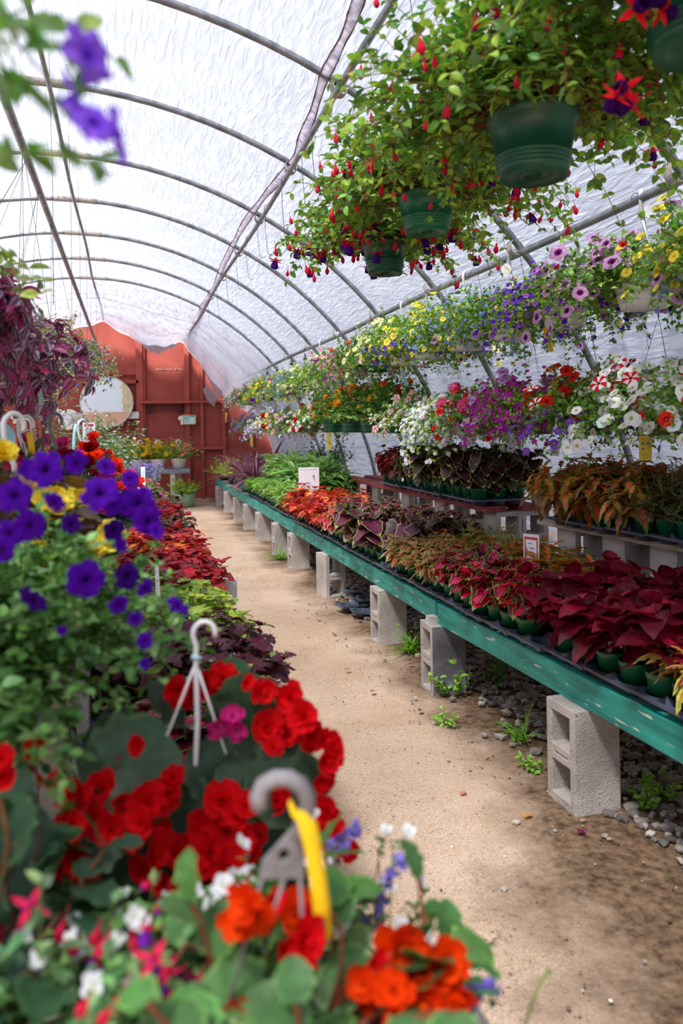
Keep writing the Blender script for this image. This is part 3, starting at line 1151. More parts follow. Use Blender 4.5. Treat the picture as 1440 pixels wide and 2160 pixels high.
def basket(seed, loc, label, cat='hanging basket', name='hanging_basket', group=None, pot=('white_pot', 0.125, 0.09, 0.14, 0), sh=(110, 0.26, (-0.1, 1.3), 0.35), K=6,
           leaf=('oval_lo', 0.035, G4), leafo=None, flowers=(), hang=None, extra=None, stem_c='5d7037', z0=None, stem_every=2, tagc=None, squash=1.0):
    rng = np.random.default_rng(seed)
    th = thing(name, label, cat, loc, 0, group)
    link('pot', pot_me(pot[0], pot[1], pot[2], pot[3], pot[4] if len(pot) > 4 else 0), th)
    zz = pot[3] * 0.9 if z0 is None else z0
    P, D, phi = shoots(rng, sh[0], sh[1], sh[2], sh[3], K, zz, pot[1] * 0.8, squash=squash)
    g = Geo()
    leafy(g, rng, P, D, leaf[0], leaf[1], leaf[2], **(leafo or {}))
    stems(g, P, 0.0012, col(stem_c), stem_every, origin=np.array([0, 0, zz - 0.02]))
    if extra:
        for e in extra:
            P2, D2, _ = shoots(rng, e[0], e[1], e[2], e[3], K, zz, pot[1] * 0.8, **(e[6] if len(e) > 6 else {}))
            leafy(g, rng, P2, D2, e[4], e[5][0], e[5][1])
            stems(g, P2, 0.001, col(stem_c), 2)
            P = np.concatenate([P, P2])
    g.build('foliage', M['leaf'], th)
    scatter_blossoms(th, rng, P, D, flowers, cen=(0, 0, zz))
    if hang:
        hanger(th, hang[0], pot[1] * 0.97, pot[3] * 0.95, hang[1] - loc[2], **(hang[2] if len(hang) > 2 else {}))
    if tagc:
        mat, dx, dz, w, h = tagc
        t = Geo().add(box(dx - w / 2, dx + w / 2, -0.1305, -0.129, dz - h, dz))
        t.build('care_tag', M[mat], th, smooth=False)
    return th


# ---- potted coleus
def coleus_me(seed, leaf, size, palette, stems_n=5, nodes=4, h=0.17, lean=0.35, a=0.2, mixp=None, mixw=0.0, droop_dir=0.0, top=0.55, stem_c='8a9a50', rnd=0.15, spread=0.03):
    rng = np.random.default_rng(seed)
    g = Geo()
    for s in range(stems_n):
        az = 2 * PI * s / stems_n + rng.normal(0, 0.3)
        ln = lean * (0.5 + rng.random()) if s else 0.05
        hh = h * rng.uniform(0.75, 1.1)
        base = np.array([spread * math.cos(az), spread * math.sin(az), 0])
        ax = nrm(np.array([math.sin(ln) * math.cos(az), math.sin(ln) * math.sin(az), math.cos(ln)]))
        g.add(tube([base, base + ax * hh * 0.5, base + ax * hh], [0.003, 0.0025, 0.002], 4, False), col(stem_c))
        P, D, Nn, S = [], [], [], []
        for k in range(nodes + 1):
            t = 0.38 + 0.62 * k / nodes
            a0 = rng.random() * 0.6 + (k % 2) * PI / 2 + az
            sc = (0.75 + 0.35 * math.sin(PI * min(1, t * 0.9))) if k < nodes else top
            for q in (0, PI):
                d = np.array([math.cos(a0 + q), math.sin(a0 + q), (0.25 if k < nodes else 0.7) - droop_dir])
                P.append(base + ax * hh * t)
                D.append(d + rng.normal(0, rnd, 3))
                Nn.append(np.array([0, 0, 1.0]) + rng.normal(0, 0.15, 3) + 0.2 * ax)
                S.append(size * sc * rng.uniform(0.85, 1.15))
            if k == nodes:
                for q in (PI / 2, -PI / 2):
                    P.append(base + ax * hh * t)
                    D.append(np.array([math.cos(a0 + q), math.sin(a0 + q), 0.9]))
                    Nn.append(np.array([0, 0, 1.0]))
                    S.append(size * sc * 0.6)
        P, D, Nn, S = map(np.array, (P, D, Nn, S))
        inst(g, TL[leaf], P, D, Nn, S, jit(rng, palette, len(P), a, mixp, mixw))
    return g.mesh('foliage', M['leaf'])


CV = {
    'burgundy': dict(leaf='big', size=0.115, palette=pal('b0163e', '8c0f30'), stems_n=4, nodes=5, h=0.25, lean=0.5, mixp=pal('6a0c28', '58091f'), mixw=0.45, stem_c='8f1d3a', droop_dir=0.15, rnd=0.35),
    'pinkheart': dict(leaf='heartr', size=0.095, palette=pal('e8104c', '7c1234', '9fb050'), stems_n=4, nodes=5, h=0.19, lean=0.45, mixp=pal('c8186a', '5c1030', '8f9a3e'), mixw=0.4, droop_dir=0.32, rnd=0.35),
    'fringe': dict(leaf='jagn', size=0.095, palette=pal('7a2028', '7c5a28', 'cdb850'), stems_n=6, nodes=4, h=0.17, lean=0.5, mixp=pal('d0a848', 'b8a444', 'd8c868'), mixw=0.3, droop_dir=0.2, rnd=0.3),
    'orange': dict(leaf='jagn', size=0.13, palette=pal('d85c28', 'd97a26', '7c7a2a'), stems_n=5, nodes=4, h=0.22, lean=0.6, mixp=pal('e9923a', 'b8642a', '8a8a34'), mixw=0.4, droop_dir=0.1, rnd=0.3),
    'salmon': dict(leaf='jagn', size=0.10, palette=pal('cf5a40', 'c8642e', '7d7430'), stems_n=8, nodes=6, h=0.22, lean=0.6, mixp=pal('d98a34', 'a05a2a', '77782f'), mixw=0.5, droop_dir=0.3, rnd=0.45),
    'olive': dict(leaf='fine', size=0.05, palette=pal('6a1c3c', '4a5530', '6f7d45'), stems_n=14, nodes=8, h=0.19, lean=0.85, mixp=pal('3f4a2c', '46552e', '5f6c3c'), mixw=0.6, rnd=0.4),
    'olivegold': dict(leaf='fine', size=0.08, palette=pal('5a3a30', '6c7034', 'b5b05a'), stems_n=9, nodes=5, h=0.24, lean=0.5, rnd=0.3),
    'sprig': dict(leaf='fine', size=0.10, palette=pal('cc1c46', '9c5a3c', 'a9b860'), stems_n=9, nodes=5, h=0.18, lean=0.6, mixp=pal('8a2a34', '6a7a3a', 'b8bc70'), mixw=0.4, droop_dir=0.25, rnd=0.35),
    'plum': dict(leaf='heart', size=0.135, palette=pal('6e2a48', '5c2440', 'a9a766'), stems_n=3, nodes=4, h=0.3, lean=0.4, mixp=pal('5a3040', '5e5a3c', '8d9454'), mixw=0.2, droop_dir=0.5, rnd=0.25),
    'plumsmall': dict(leaf='heart', size=0.09, palette=pal('4c1a2a', '371520', '9aa352'), stems_n=6, nodes=5, h=0.25, lean=0.5, mixp=pal('5c7038', '4c5c30', '8d9a4c'), mixw=0.12, droop_dir=0.6, rnd=0.3),
    'darkred': dict(leaf='heart', size=0.07, palette=pal('a81a36', '78182c', '6d4c34'), stems_n=7, nodes=5, h=0.24, lean=0.5, mixp=pal('6a1826', '54141e', '6a5a30'), mixw=0.4, droop_dir=0.5, rnd=0.3),
    'creampink': dict(leaf='heartr', size=0.075, palette=pal('dc2052', 'c02a4a', 'd0c98a'), stems_n=7, nodes=4, h=0.22, lean=0.6, mixp=pal('e0566a', 'b5243c', 'b9c066'), mixw=0.4, droop_dir=0.5, rnd=0.3),
    'flame': dict(leaf='maple', size=0.1, palette=pal('cf2c30', 'b01c28', 'b01c28'), stems_n=6, nodes=4, h=0.26, lean=0.5, mixp=pal('eda842', 'df6034', 'df6034'), mixw=0.45, droop_dir=0.35, rnd=0.35),
    'redmaple': dict(leaf='maple', size=0.10, palette=pal('bc1f34', '9c1228', '9c1228'), stems_n=6, nodes=4, h=0.22, lean=0.6, mixp=pal('c8502e', 'b02030', 'b02030'), mixw=0.2, droop_dir=0.3, rnd=0.3),
    'lime': dict(leaf='maple', size=0.085, palette=pal('c3c63e', 'a9be3c', 'a9be3c'), stems_n=6, nodes=4, h=0.19, lean=0.6, mixp=pal('7d9a34', '6f8f30', '6f8f30'), mixw=0.4, droop_dir=0.2, rnd=0.3),
    'duskgreen': dict(leaf='maple', size=0.09, palette=pal('5a2236', '4a1f30', '4a1f30'), stems_n=6, nodes=4, h=0.22, lean=0.6, mixp=pal('8fae48', '62243a', '62243a'), mixw=0.3, droop_dir=0.25, rnd=0.3),
    'pinkcore': dict(leaf='heart', size=0.11, palette=pal('b3164e', '331420', '8fa04a'), stems_n=5, nodes=4, h=0.14, lean=0.6, mixp=pal('3c1424', '2e121c', '708040'), mixw=0.5, droop_dir=0.3, rnd=0.3),
    'basil': dict(leaf='ovalv', size=0.075, palette=pal('8fbf4a', '6fa238'), stems_n=7, nodes=6, h=0.17, lean=0.5, mixp=pal('a8cf5e', '86b848'), mixw=0.5),
}


def tall_me(seed, leaf, size, palette, n=5, nodes=8, h=0.4, lean=0.2, **k):
    return coleus_me(seed, leaf, size, palette, n, nodes, h, lean, **k)


CV_ME = {}


def cv(name, v):
    if (name, v) not in CV_ME:
        CV_ME[name, v] = coleus_me(hash_(name) + v, **CV[name])
    return CV_ME[name, v]


def hash_(s):
    return sum(ord(c) * (i + 7) for i, c in enumerate(s)) % 9973


def tray_me(nx_, ny_, pitch=0.138, empty=()):
    g = Geo()
    sx, sy_ = nx_ * pitch, ny_ * pitch
    n = 16
    a = np.arange(n) * 2 * PI / n + PI / n
    for i in range(nx_):
        for j in range(ny_):
            cx, cy = (i + 0.5) * pitch, (j + 0.5) * pitch
            sq = np.c_[np.cos(a), np.sin(a)]
            sq = sq / np.max(np.abs(sq), axis=1, keepdims=True) * pitch / 2
            zc = []
            for x, y in sq:
                corner = min(abs(x), abs(y)) / (pitch / 2)
                ex = (i == 0 and x < -pitch * 0.49) or (i == nx_ - 1 and x > pitch * 0.49) or (j == 0 and y < -pitch * 0.49) or (j == ny_ - 1 and y > pitch * 0.49)
                zc.append(0.044 + (0.0 if ex else 0.034 * max(0, (corner - 0.3) / 0.7)))
            outer = np.c_[cx + sq[:, 0], cy + sq[:, 1], zc]
            rr_ = (0.0625, 0.060, 0.053, 0.046)
            rings = [outer] + [np.c_[cx + r * np.cos(a), cy + r * np.sin(a), np.full(n, z)] for r, z in zip(rr_, (0.046, 0.043, 0.018, 0.004))]
            V = np.concatenate(rings)
            F = [(q * n + k, (q + 1) * n + k, (q + 1) * n + (k + 1) % n, q * n + (k + 1) % n) for q in range(4) for k in range(n)]
            F.append(tuple(4 * n + k for k in range(n)))
            g.add((V, F))
    # rolled edge
    lip = [(-0.008, -0.008), (sx + 0.008, -0.008), (sx + 0.008, sy_ + 0.008), (-0.008, sy_ + 0.008)]
    inn = [(0, 0), (sx, 0), (sx, sy_), (0, sy_)]
    V = np.array([(x, y, 0.044) for x, y in inn] + [(x, y, 0.043) for x, y in lip] + [(x, y, 0.032) for x, y in lip])
    F = [(k, k + 4, (k + 1) % 4 + 4, (k + 1) % 4) for k in range(4)] + [(k + 4, k + 8, (k + 1) % 4 + 8, (k + 1) % 4 + 4) for k in range(4)]
    g.add((V, F))
    return g.mesh('nursery_tray', M['tray'], smooth=False)


POT4 = (0.060, 0.044, 0.112)
ORD = ['first', 'second', 'third', 'fourth', 'fifth', 'sixth', 'seventh', 'eighth', 'ninth', 'tenth', 'eleventh', 'twelfth', 'thirteenth', 'fourteenth', 'fifteenth', 'sixteenth', 'seventeenth', 'eighteenth', 'nineteenth', 'twentieth', 'twenty-first', 'twenty-second', 'twenty-third', 'twenty-fourth', 'twenty-fifth', 'twenty-sixth']
STICK = Geo().add(box(-0.010, 0.010, -0.0005, 0.0005, -0.05, 0.035)).mesh('plant_tag', M['whiteplastic'], False)
LBL = Geo()
for _k in range(4):
    _a0, _a1 = -0.36 + 0.18 * _k, -0.36 + 0.18 * (_k + 1)
    _r1, _r0 = 0.0495, 0.0445
    LBL.add((np.array([(_r0 * math.sin(_a0), -_r0 * math.cos(_a0), 0.028), (_r0 * math.sin(_a1), -_r0 * math.cos(_a1), 0.028), (_r1 * math.sin(_a1), -_r1 * math.cos(_a1), 0.062), (_r1 * math.sin(_a0), -_r1 * math.cos(_a0), 0.062)]), [(0, 1, 2, 3)]))
LBL = LBL.mesh('barcode_label', M['bluetag'], False)


def potted(cvn, v, loc, label, rz, group, pot='green_pot', scale=1.0, name='potted_coleus', cat='potted plant', stick=False, lbl=False, rng=None):
    th = thing(name, label, cat, loc, 0, group)
    link('pot', pot_me(pot, *POT4), th)
    link('foliage', cv(cvn, v), th, (0, 0, POT4[2] * 0.84), (0, 0, rz), scale)
    if stick:
        link('plant_tag', STICK, th, (-0.03, -0.026, POT4[2] + 0.01), (0.12, 0, 0.3))
    if lbl:
        link('barcode_label', LBL, th, (0, 0, 0), (0, 0, -0.3))
    return th

# ---------------------------------------------------------------- the long bench on the right
def zb(y):
    return 0.512 - 0.02 * (min(max(y, 2.0), 4.1) - 2.0) if y < 4.12 else 0.474


SEG = [(0.35, 4.10, 'with the chipped long front board nearest the camera'), (4.13, 6.50, 'with scratched front board, second from the camera'), (6.53, 9.35, 'third section from the camera, bearing terracotta pots'), (9.38, 12.4, 'fourth section, below the spiky purple plants'), (12.43, 15.7, 'last section before the red wall')]
for i, (a, b_, ph) in enumerate(SEG):
    za, zc = zb(max(a, 0.4)), zb(b_ - 0.001)
    th = thing('plant_bench', f'teal-edged wooden plant bench on cinder blocks, {ph}', 'bench', (1.62, a, 0), 0, 'teal bench sections')
    g = Geo()
    V, F = box(0, 0.04, 0, b_ - a, -0.115, 0)
    V = V.copy()
    V[:, 2] += np.where(V[:, 1] > 0.01, zc, za if i else zb(2.0))
    if i == 0:
        n_ = 12
        yy = np.linspace(0, b_ - a, n_)
        V = np.array([(x, y, zb(a + y - 1e-4) - dz) for y in yy for x, dz in ((0, 0.115), (0.04, 0.115), (0.04, 0), (0, 0))])
        F = [(k * 4 + j, (k + 1) * 4 + j, (k + 1) * 4 + (j + 1) % 4, k * 4 + (j + 1) % 4) for k in range(n_ - 1) for j in range(4)] + [(0, 1, 2, 3), tuple((n_ - 1) * 4 + j for j in (3, 2, 1, 0))]
    g.add((V, F))
    o = g.build('front_board', M['teal'], th, smooth=False)
    bv = o.modifiers.new('b', 'BEVEL')
    bv.width = 0.004
    bv.segments = 2
    n_s = 7
    for q in range(n_s):
        x0 = 0.045 + q * 0.175
        gg = Geo()
        yy = np.linspace(0, b_ - a, 8)
        V = np.array([(x, y, zb(min(a + y, b_ - 0.001)) - 0.004 - dz) for y in yy for x, dz in ((x0, 0.03), (x0 + 0.165, 0.03), (x0 + 0.165, 0), (x0, 0))])
        F = [(k * 4 + j, (k + 1) * 4 + j, (k + 1) * 4 + (j + 1) % 4, k * 4 + (j + 1) % 4) for k in range(7) for j in range(4)] + [(0, 1, 2, 3), tuple(28 + j for j in (3, 2, 1, 0))]
        gg.add((V, F)).build('top_board', M['rawwood'], th, smooth=False)
    for yq in (0.03, b_ - a - 0.07):
        z_ = zb(a + yq + 0.02)
        Geo().add(box(0.045, 1.2, yq, yq + 0.04, z_ - 0.112, z_ - 0.036)).build('cross_board', M['rawwood'], th, smooth=False)

BLK = grid_solid([-0.097, -0.062, -0.045, 0.045, 0.062, 0.097], [0, 0.036, 0.165, 0.192, 0.198, 0.225, 0.354, 0.39],
                 [[1, 1, 1, 1, 1], [1, 0, 0, 0, 1], [1, 1, 1, 1, 1], [1, 1, 0, 1, 1], [1, 1, 1, 1, 1], [1, 0, 0, 0, 1], [1, 1, 1, 1, 1]], -0.097, 0.097)


def block_me(mat):
    g = Geo()
    V, F = BLK[0], np.array(BLK[1])
    fy = np.ptp(V[F][..., 1], axis=1) < 1e-6
    outer = fy & (np.abs(V[F][..., 1].mean(1)) > 0.09)
    g.add((V, [F[~outer]]), mat=0)
    g.F.append((F[outer], np.ones((outer.sum(), 3)), np.full(outer.sum(), 1, np.int32)))
    return g.mesh('cinder_block', [M['concrete'], M[mat]], smooth=False)


def bevelled(o, w=0.006, s=2):
    bv = o.modifiers.new('b', 'BEVEL')
    bv.width = w
    bv.segments = s
    bv.limit_method = 'ANGLE'
    return o


bm1, bm2 = block_me('concrete'), block_me('dark_concrete')
LEGS = [(2.72, 'concrete', 'pale cinder block on end under the bench, closest to the camera'), (4.13, 'dark', 'cinder block on end with grey-stained side, weeds at its foot'), (5.14, 'concrete', 'cinder block on end just before the black tray heap'),
        (6.72, 'concrete', 'cinder block on end at the bench joint behind the black tray heap'), (8.1, 'concrete', 'cinder block on end with grass tuft beside it'), (9.05, 'concrete', 'cinder block on end under the bench joint near the lance-leaved plants'),
        (10.3, 'concrete', 'cinder block on end under the start of the purple spiky plants'), (11.5, 'concrete', 'cinder block on end under the middle of the purple spiky plants'), (12.6, 'concrete', 'pale cinder block on end, third before the red wall'), (13.9, 'concrete', 'pale cinder block on end, second before the red wall'), (15.3, 'concrete', 'pale cinder block on end, last before the red wall')]
for i, (y, mt, lb) in enumerate(LEGS):
    top = zb(y) - 0.117
    if i == 1:
        top -= 0.0
    o = link('cinder_block', bm2 if mt == 'dark' else bm1, None, (1.66 + (0.0 if i < 2 else 0.015), y, top - 0.39), (0, 0, [0.03, -0.02, 0.02, -1.35, 0.02, 0.01, 0, 0, 0, 0, 0][i]))
    tag(bevelled(o), lb, 'cinder block', 'cinder blocks under the bench front')
for i, y in enumerate((2.75, 4.15, 5.2, 6.75, 8.15, 10.3, 12.6, 15.0)):
    o = link('cinder_block', bm1, None, (2.72, y, zb(y) - 0.039 - 0.39), (0, 0, 0.02))
    tag(bevelled(o), f'cinder block on end in the dark under the bench rear, {ORD[i]} from the camera', 'cinder block', 'cinder blocks under the bench rear')
tag(Geo().add(box(1.575, 1.63, 4.115, 4.165, 0.354, 0.395)).build('brick_shim', M['paleboard'], smooth=False), 'small white shim block on the grey-stained cinder block under the bench joint', 'shim')

# ---- raised tier: lying blocks and planks
tier = [(2.28, 'x'), (2.72, 'x'), (3.16, 'x'), (3.55, 'x'), (4.0, 'x'), (4.98, 'x'), (5.9, 'y'), (6.7, 'x'), (7.6, 'x'), (8.35, 'x')]
for i, (y, d) in enumerate(tier):
    for lv in (0, 1):
        z_ = zb(y) - 0.004 + 0.195 * lv + 0.0975
        o = link('cinder_block', bm1, None, (2.36, y, z_), (PI / 2, 0, PI / 2) if False else (0, 0, 0))
        # lying: its length along x, its holes along y
        o.rotation_euler = Matrix(((0, 0, 1), (-1, 0, 0), (0, -1, 0))).to_euler()
        tag(bevelled(o), f'cinder block lying under the raised shelf, {"top" if lv else "bottom"} course, {ORD[i]} pile from the camera', 'cinder block', 'cinder blocks under the raised shelf')
ZT = zb(5) - 0.004 + 0.39
for x in (2.36, 2.62):
    wch = 'aisle side' if x < 2.5 else 'film side'
    o = Geo().add(box(x - 0.075, x + 0.075, 4.87, 8.6, ZT + 0.001, ZT + 0.039)).build('plank', M['redplank'], smooth=False)
    tag(bevelled(o, 0.003), f'faded red plank on cinder blocks under the dark coleus trays, {wch}', 'plank', 'red shelf planks')
for x in (2.36, 2.62):
    wch = 'aisle side' if x < 2.5 else 'film side'
    zz = zb(2.6) - 0.004 + 0.39
    V, F = box(x - 0.07, x + 0.07, 2.15, 4.2, 0, 0.026)
    V = V.copy()
    V[:, 2] += np.where(V[:, 1] > 3, zb(4.0) - 0.002 + 0.392, zb(2.2) - 0.002 + 0.392)
    tag(Geo().add((V, F)).build('plank', M['rawwood'], smooth=False), f'grey weathered plank under the orange coleus trays on the raised shelf, {wch}', 'plank', 'grey shelf planks')


# ---- trays and potted coleus in rows
DESC = {'burgundy': 'burgundy big-leaved coleus', 'pinkheart': 'pink-hearted green-rimmed coleus', 'fringe': 'yellow-fringed maroon coleus', 'orange': 'orange narrow-leaved coleus', 'salmon': 'salmon-orange drooping coleus',
        'olive': 'fine olive-leaved coleus', 'olivegold': 'fine dark gold-tipped coleus', 'sprig': 'red-and-green slender-leaved coleus', 'plum': 'tall plum lime-edged coleus', 'plumsmall': 'dark plum lime-edged coleus',
        'darkred': 'dark red small-leaved coleus', 'creampink': 'pink cream-edged coleus', 'flame': 'flame-red yellow-flecked coleus', 'redmaple': 'crimson jagged-leaved coleus', 'lime': 'lime-yellow jagged coleus',
        'duskgreen': 'dusky purple jagged coleus', 'pinkcore': 'near-black pink-cored coleus', 'basil': 'bright green bushy seedling', 'lance': 'green lance-leaved plant', 'lancetall': 'tall green lance-leaved plant'}
ROWN = ['aisle row', 'second row', 'third row', 'fourth row', 'fifth row']
_tr = {}
rt = np.random.default_rng(77)
COUNT = {}


def tray_row(where, x0, ys_, nx_, zf, pick, side=1, scale=1.0, potfn=None, ny_=2, skip=()):
    """trays along the bench; the aisle row is the one at x0 (side=1: rows go to +x)"""
    if (nx_, ny_) not in _tr:
        _tr[nx_, ny_] = tray_me(nx_, ny_)
    me = _tr[nx_, ny_]
    for ti, y in enumerate(ys_):
        zt = zf(y + 0.138) + 0.001
        dx = float(rt.uniform(-0.012, 0.012))
        xb = x0 + dx if side > 0 else x0 - nx_ * 0.138 + dx
        main = pick(0, y + 0.138) or pick(1, y + 0.138)
        tr = link('nursery_tray', me, None, (xb, y, zt))
        tag(tr, f'dark plastic nursery tray on {where}, {ORD[ti]} from the camera', 'tray', f'trays on {where}')
        for i in range(nx_):
            for j in range(ny_):
                r = i if side > 0 else nx_ - 1 - i
                yy = y + (j + 0.5) * 0.138
                c = pick(r, yy)
                key = (where, r)
                COUNT[key] = COUNT.get(key, 0) + 1
                if c is None or (ti, r, j) in skip:
                    continue
                v = int(rt.integers(0, 4))
                front = r == 0
                k2 = (where, r, c)
                COUNT[k2] = COUNT.get(k2, 0) + 1
                potm = potfn(r, yy) if potfn else 'green_pot'
                lab = f'{DESC[c]}, {ROWN[r]} of {where}, {ORD[min(25, COUNT[k2] - 1)]} from the camera'
                potted(c, v, (xb + (i + 0.5) * 0.138, yy, zt + 0.005), lab, float(rt.uniform(0, 6.28)), f'{DESC[c]} pots on {where}', potm, scale * float(rt.uniform(0.92, 1.1)),
                       stick=front and rt.random() < 0.35, lbl=front and rt.random() < 0.6,
                       name='potted_coleus' if c not in ('basil', 'lance', 'lancetall') else 'potted_plant')


def pick_front(r, y):
    if y < 2.25:
        return 'fringe'
    if y < 2.98:
        return 'burgundy'
    if y < 4.12:
        return 'pinkheart' if r < 2 else 'orange'
    if y < 4.9:
        return 'sprig' if r < 2 else ('orange' if r < 3 else 'olivegold')
    if y < 5.5:
        return 'plum' if r > 0 or y > 5.1 else None
    if y < 6.15:
        return 'plum' if (r < 2 or r > 2) else 'creampink'
    if y < 6.75:
        return 'creampink' if r < 3 else 'flame'
    return 'flame'


ys_ = [1.76 + 0.294 * k for k in range(21)]
tray_row('the teal bench', 1.612, ys_, 4, zb, pick_front, skip={(4, 0, 0)} | {(t, 3, j) for t in range(12, 21) for j in (0, 1)})


def pick_near_tier(r, y):
    return ('olive' if r < 2 else 'salmon') if y < 3.0 else 'salmon'


tray_row('the near raised shelf', 2.2, [2.2 + 0.294 * k for k in range(6)], 3, lambda y: zb(y) + 0.416, pick_near_tier, scale=1.15)


def pick_far_tier(r, y):
    return 'plumsmall' if y < 6.15 else 'darkred'


tray_row('the red plank shelf', 2.2, [4.88 + 0.294 * k for k in range(7)], 3, lambda y: ZT + 0.04, pick_far_tier, scale=1.12)

CV['lance'] = dict(leaf='lance', size=0.125, palette=pal('8db860', '8db860'), stems_n=5, nodes=7, h=0.22, lean=0.3, droop_dir=-0.2, rnd=0.3, mixp=pal('b4d07a', 'b4d07a'), mixw=0.4, top=0.9)
CV['lancetall'] = dict(leaf='lance', size=0.19, palette=pal('6f9a56', '6f9a56'), stems_n=4, nodes=8, h=0.46, lean=0.3, rnd=0.35, mixp=pal('98bd6c', '98bd6c'), mixw=0.4, top=0.9, stem_c='6a5a3c')


def pick_green(r, y):
    if y < 8.9:
        return 'lance' if r < 2 else 'lancetall'
    if y < 9.9:
        return 'lance' if r == 0 else 'lancetall'
    return 'basil' if r < 3 else 'lancetall'


tray_row('the terracotta-pot stretch', 1.635, [8.06 + 0.294 * k for k in range(11)], 4, zb, pick_green, potfn=lambda r, y: 'terracotta' if y < 9.3 else 'green_pot')

# ---- spiky purple plants and odds further down
for i, (x, y, s) in enumerate([(1.8, 11.75, 1.0), (2.1, 12.2, 1.2), (1.78, 12.75, 1.05), (2.02, 13.1, 1.0), (1.85, 13.5, 0.9)]):
    th = thing('potted_dracaena', f'purple-leaved spiky dracaena in a teal pot, {ORD[i]} from the camera', 'potted plant', (x, y, zb(y)), 0, 'purple spiky plants')
    link('pot', pot_me('teal_pot' if i < 2 else 'dark_green_pot', 0.085, 0.06, 0.15), th)
    r_ = np.random.default_rng(40 + i)
    n_ = 46
    az = r_.uniform(0, 2 * PI, n_)
    el = r_.uniform(0.25, 1.5, n_)
    P = np.c_[0.01 * np.cos(az), 0.01 * np.sin(az), 0.14 + 0.05 * r_.random(n_)]
    D = np.c_[np.cos(el) * np.cos(az), np.cos(el) * np.sin(az), np.sin(el)]
    g = Geo()
    inst(g, TL['strap'], P, D, np.array([[0, 0, 1.0]]) + 0.01 * r_.normal(size=(n_, 3)), s * r_.uniform(0.38, 0.62, n_), jit(r_, pal('6a3f54'), n_, 0.3, pal('8f5f74'), 0.4))
    g.build('foliage', M['leaf'], th)
for i, (x, y, cols) in enumerate([(1.7, 11.4, ('4a48b4', '5a58c8')), (1.95, 11.5, ('4a48b4', '5a58c8')), (1.72, 12.2, ('5553bd', '7472d8'))]):
    basket(60 + i, (x, y, zb(y)), f'blue-flowered low plant before the purple spikes, {ORD[i]} from the camera', 'potted plant', 'potted_plant', 'blue bedding plants', ('green_pot', 0.07, 0.05, 0.1), (40, 0.14, (0.3, 1.4), 0.05),
           leaf=('oval_lo', 0.03, pal('6fa04a')), flowers=[('small', cols, 60, 0.011, {'mass': 1})])
for i, (x, y, c1, h_) in enumerate([(1.75, 14.0, 'a9c23f', 0.3), (1.8, 14.6, 'c3d04a', 0.28), (1.72, 15.2, '8fb24a', 0.3), (2.2, 14.3, '7fa045', 0.35), (2.3, 15.3, '8a2030', 0.3)]):
    basket(70 + i, (x, y, zb(y)), ['yellow-green leafy plant in black pot near the red wall', 'yellow-leaved trailing plant beside the dark pots at the far bench', 'pale green vine on the bench corner by the red wall', 'bushy green plant at the bench rear near the wall', 'dark red-leaved plant at the bench rear corner'][i], 'potted plant', 'potted_plant', None, ('black_pot', 0.09, 0.07, 0.13), (40, h_, (0.3, 1.5), 0.1),
           leaf=('ovalv', 0.06, pal(c1, c1)), flowers=[])
basket(77, (2.45, 9.9, zb(9.9) + 0.30), 'round green fuchsia bush in a turquoise pot raised at the back', 'potted plant', 'potted_fuchsia', None, ('teal_pot', 0.17, 0.13, 0.2), (110, 0.33, (0.1, 1.5), 0.1), leaf=('oval_lo', 0.045, pal('4f7a3a')), flowers=[('small', ('e0607a', 'c83a5a'), 22, 0.02, {})])
tag(Geo().add(box(2.25, 2.65, 9.7, 10.1, zb(9.9) - 0.003, zb(9.9) + 0.299)).build('upturned_crate', M['paleboard'], smooth=False), 'pale wooden crate at the bench back under the turquoise pot', 'crate')


# ---- things under the bench
# heap of used black trays
me_d = tray_me(2, 1, 0.14)
for i, (x, y, z, rx, rz) in enumerate([(1.58, 5.95, 0.01, 0.0, 0.2), (1.70, 6.02, 0.045, 0.12, -0.35), (1.6, 5.75, 0.015, 0.0, -0.1), (1.66, 6.1, 0.105, -0.15, 0.15)]):
    o = link('discarded_tray', me_d, None, (x, y, z), (rx, 0.06 * i, rz), 1.05)
    tag(o, ['empty black pot carrier lying on the dirt, lowest at the heap back', 'empty black pot carrier tilted on the heap middle', 'empty black pot carrier lying closest to the aisle in the heap', 'empty black pot carrier on top of the heap'][i], 'tray', 'discarded black carriers')

# gravel in the shade of the bench
g = Geo()
rp = np.random.default_rng(9)
ico = [(0, 0, 1), (0.894, 0, 0.447), (0.276, 0.851, 0.447), (-0.724, 0.526, 0.447), (-0.724, -0.526, 0.447), (0.276, -0.851, 0.447), (0.724, 0.526, -0.447), (-0.276, 0.851, -0.447), (-0.894, 0, -0.447), (-0.276, -0.851, -0.447), (0.724, -0.526, -0.447), (0, 0, -1)]
IV = np.array(ico)
IF = np.array([(0, 1, 2), (0, 2, 3), (0, 3, 4), (0, 4, 5), (0, 5, 1), (1, 6, 2), (2, 7, 3), (3, 8, 4), (4, 9, 5), (5, 10, 1), (6, 7, 2), (7, 8, 3), (8, 9, 4), (9, 10, 5), (10, 6, 1), (11, 7, 6), (11, 8, 7), (11, 9, 8), (11, 10, 9), (11, 6, 10)])


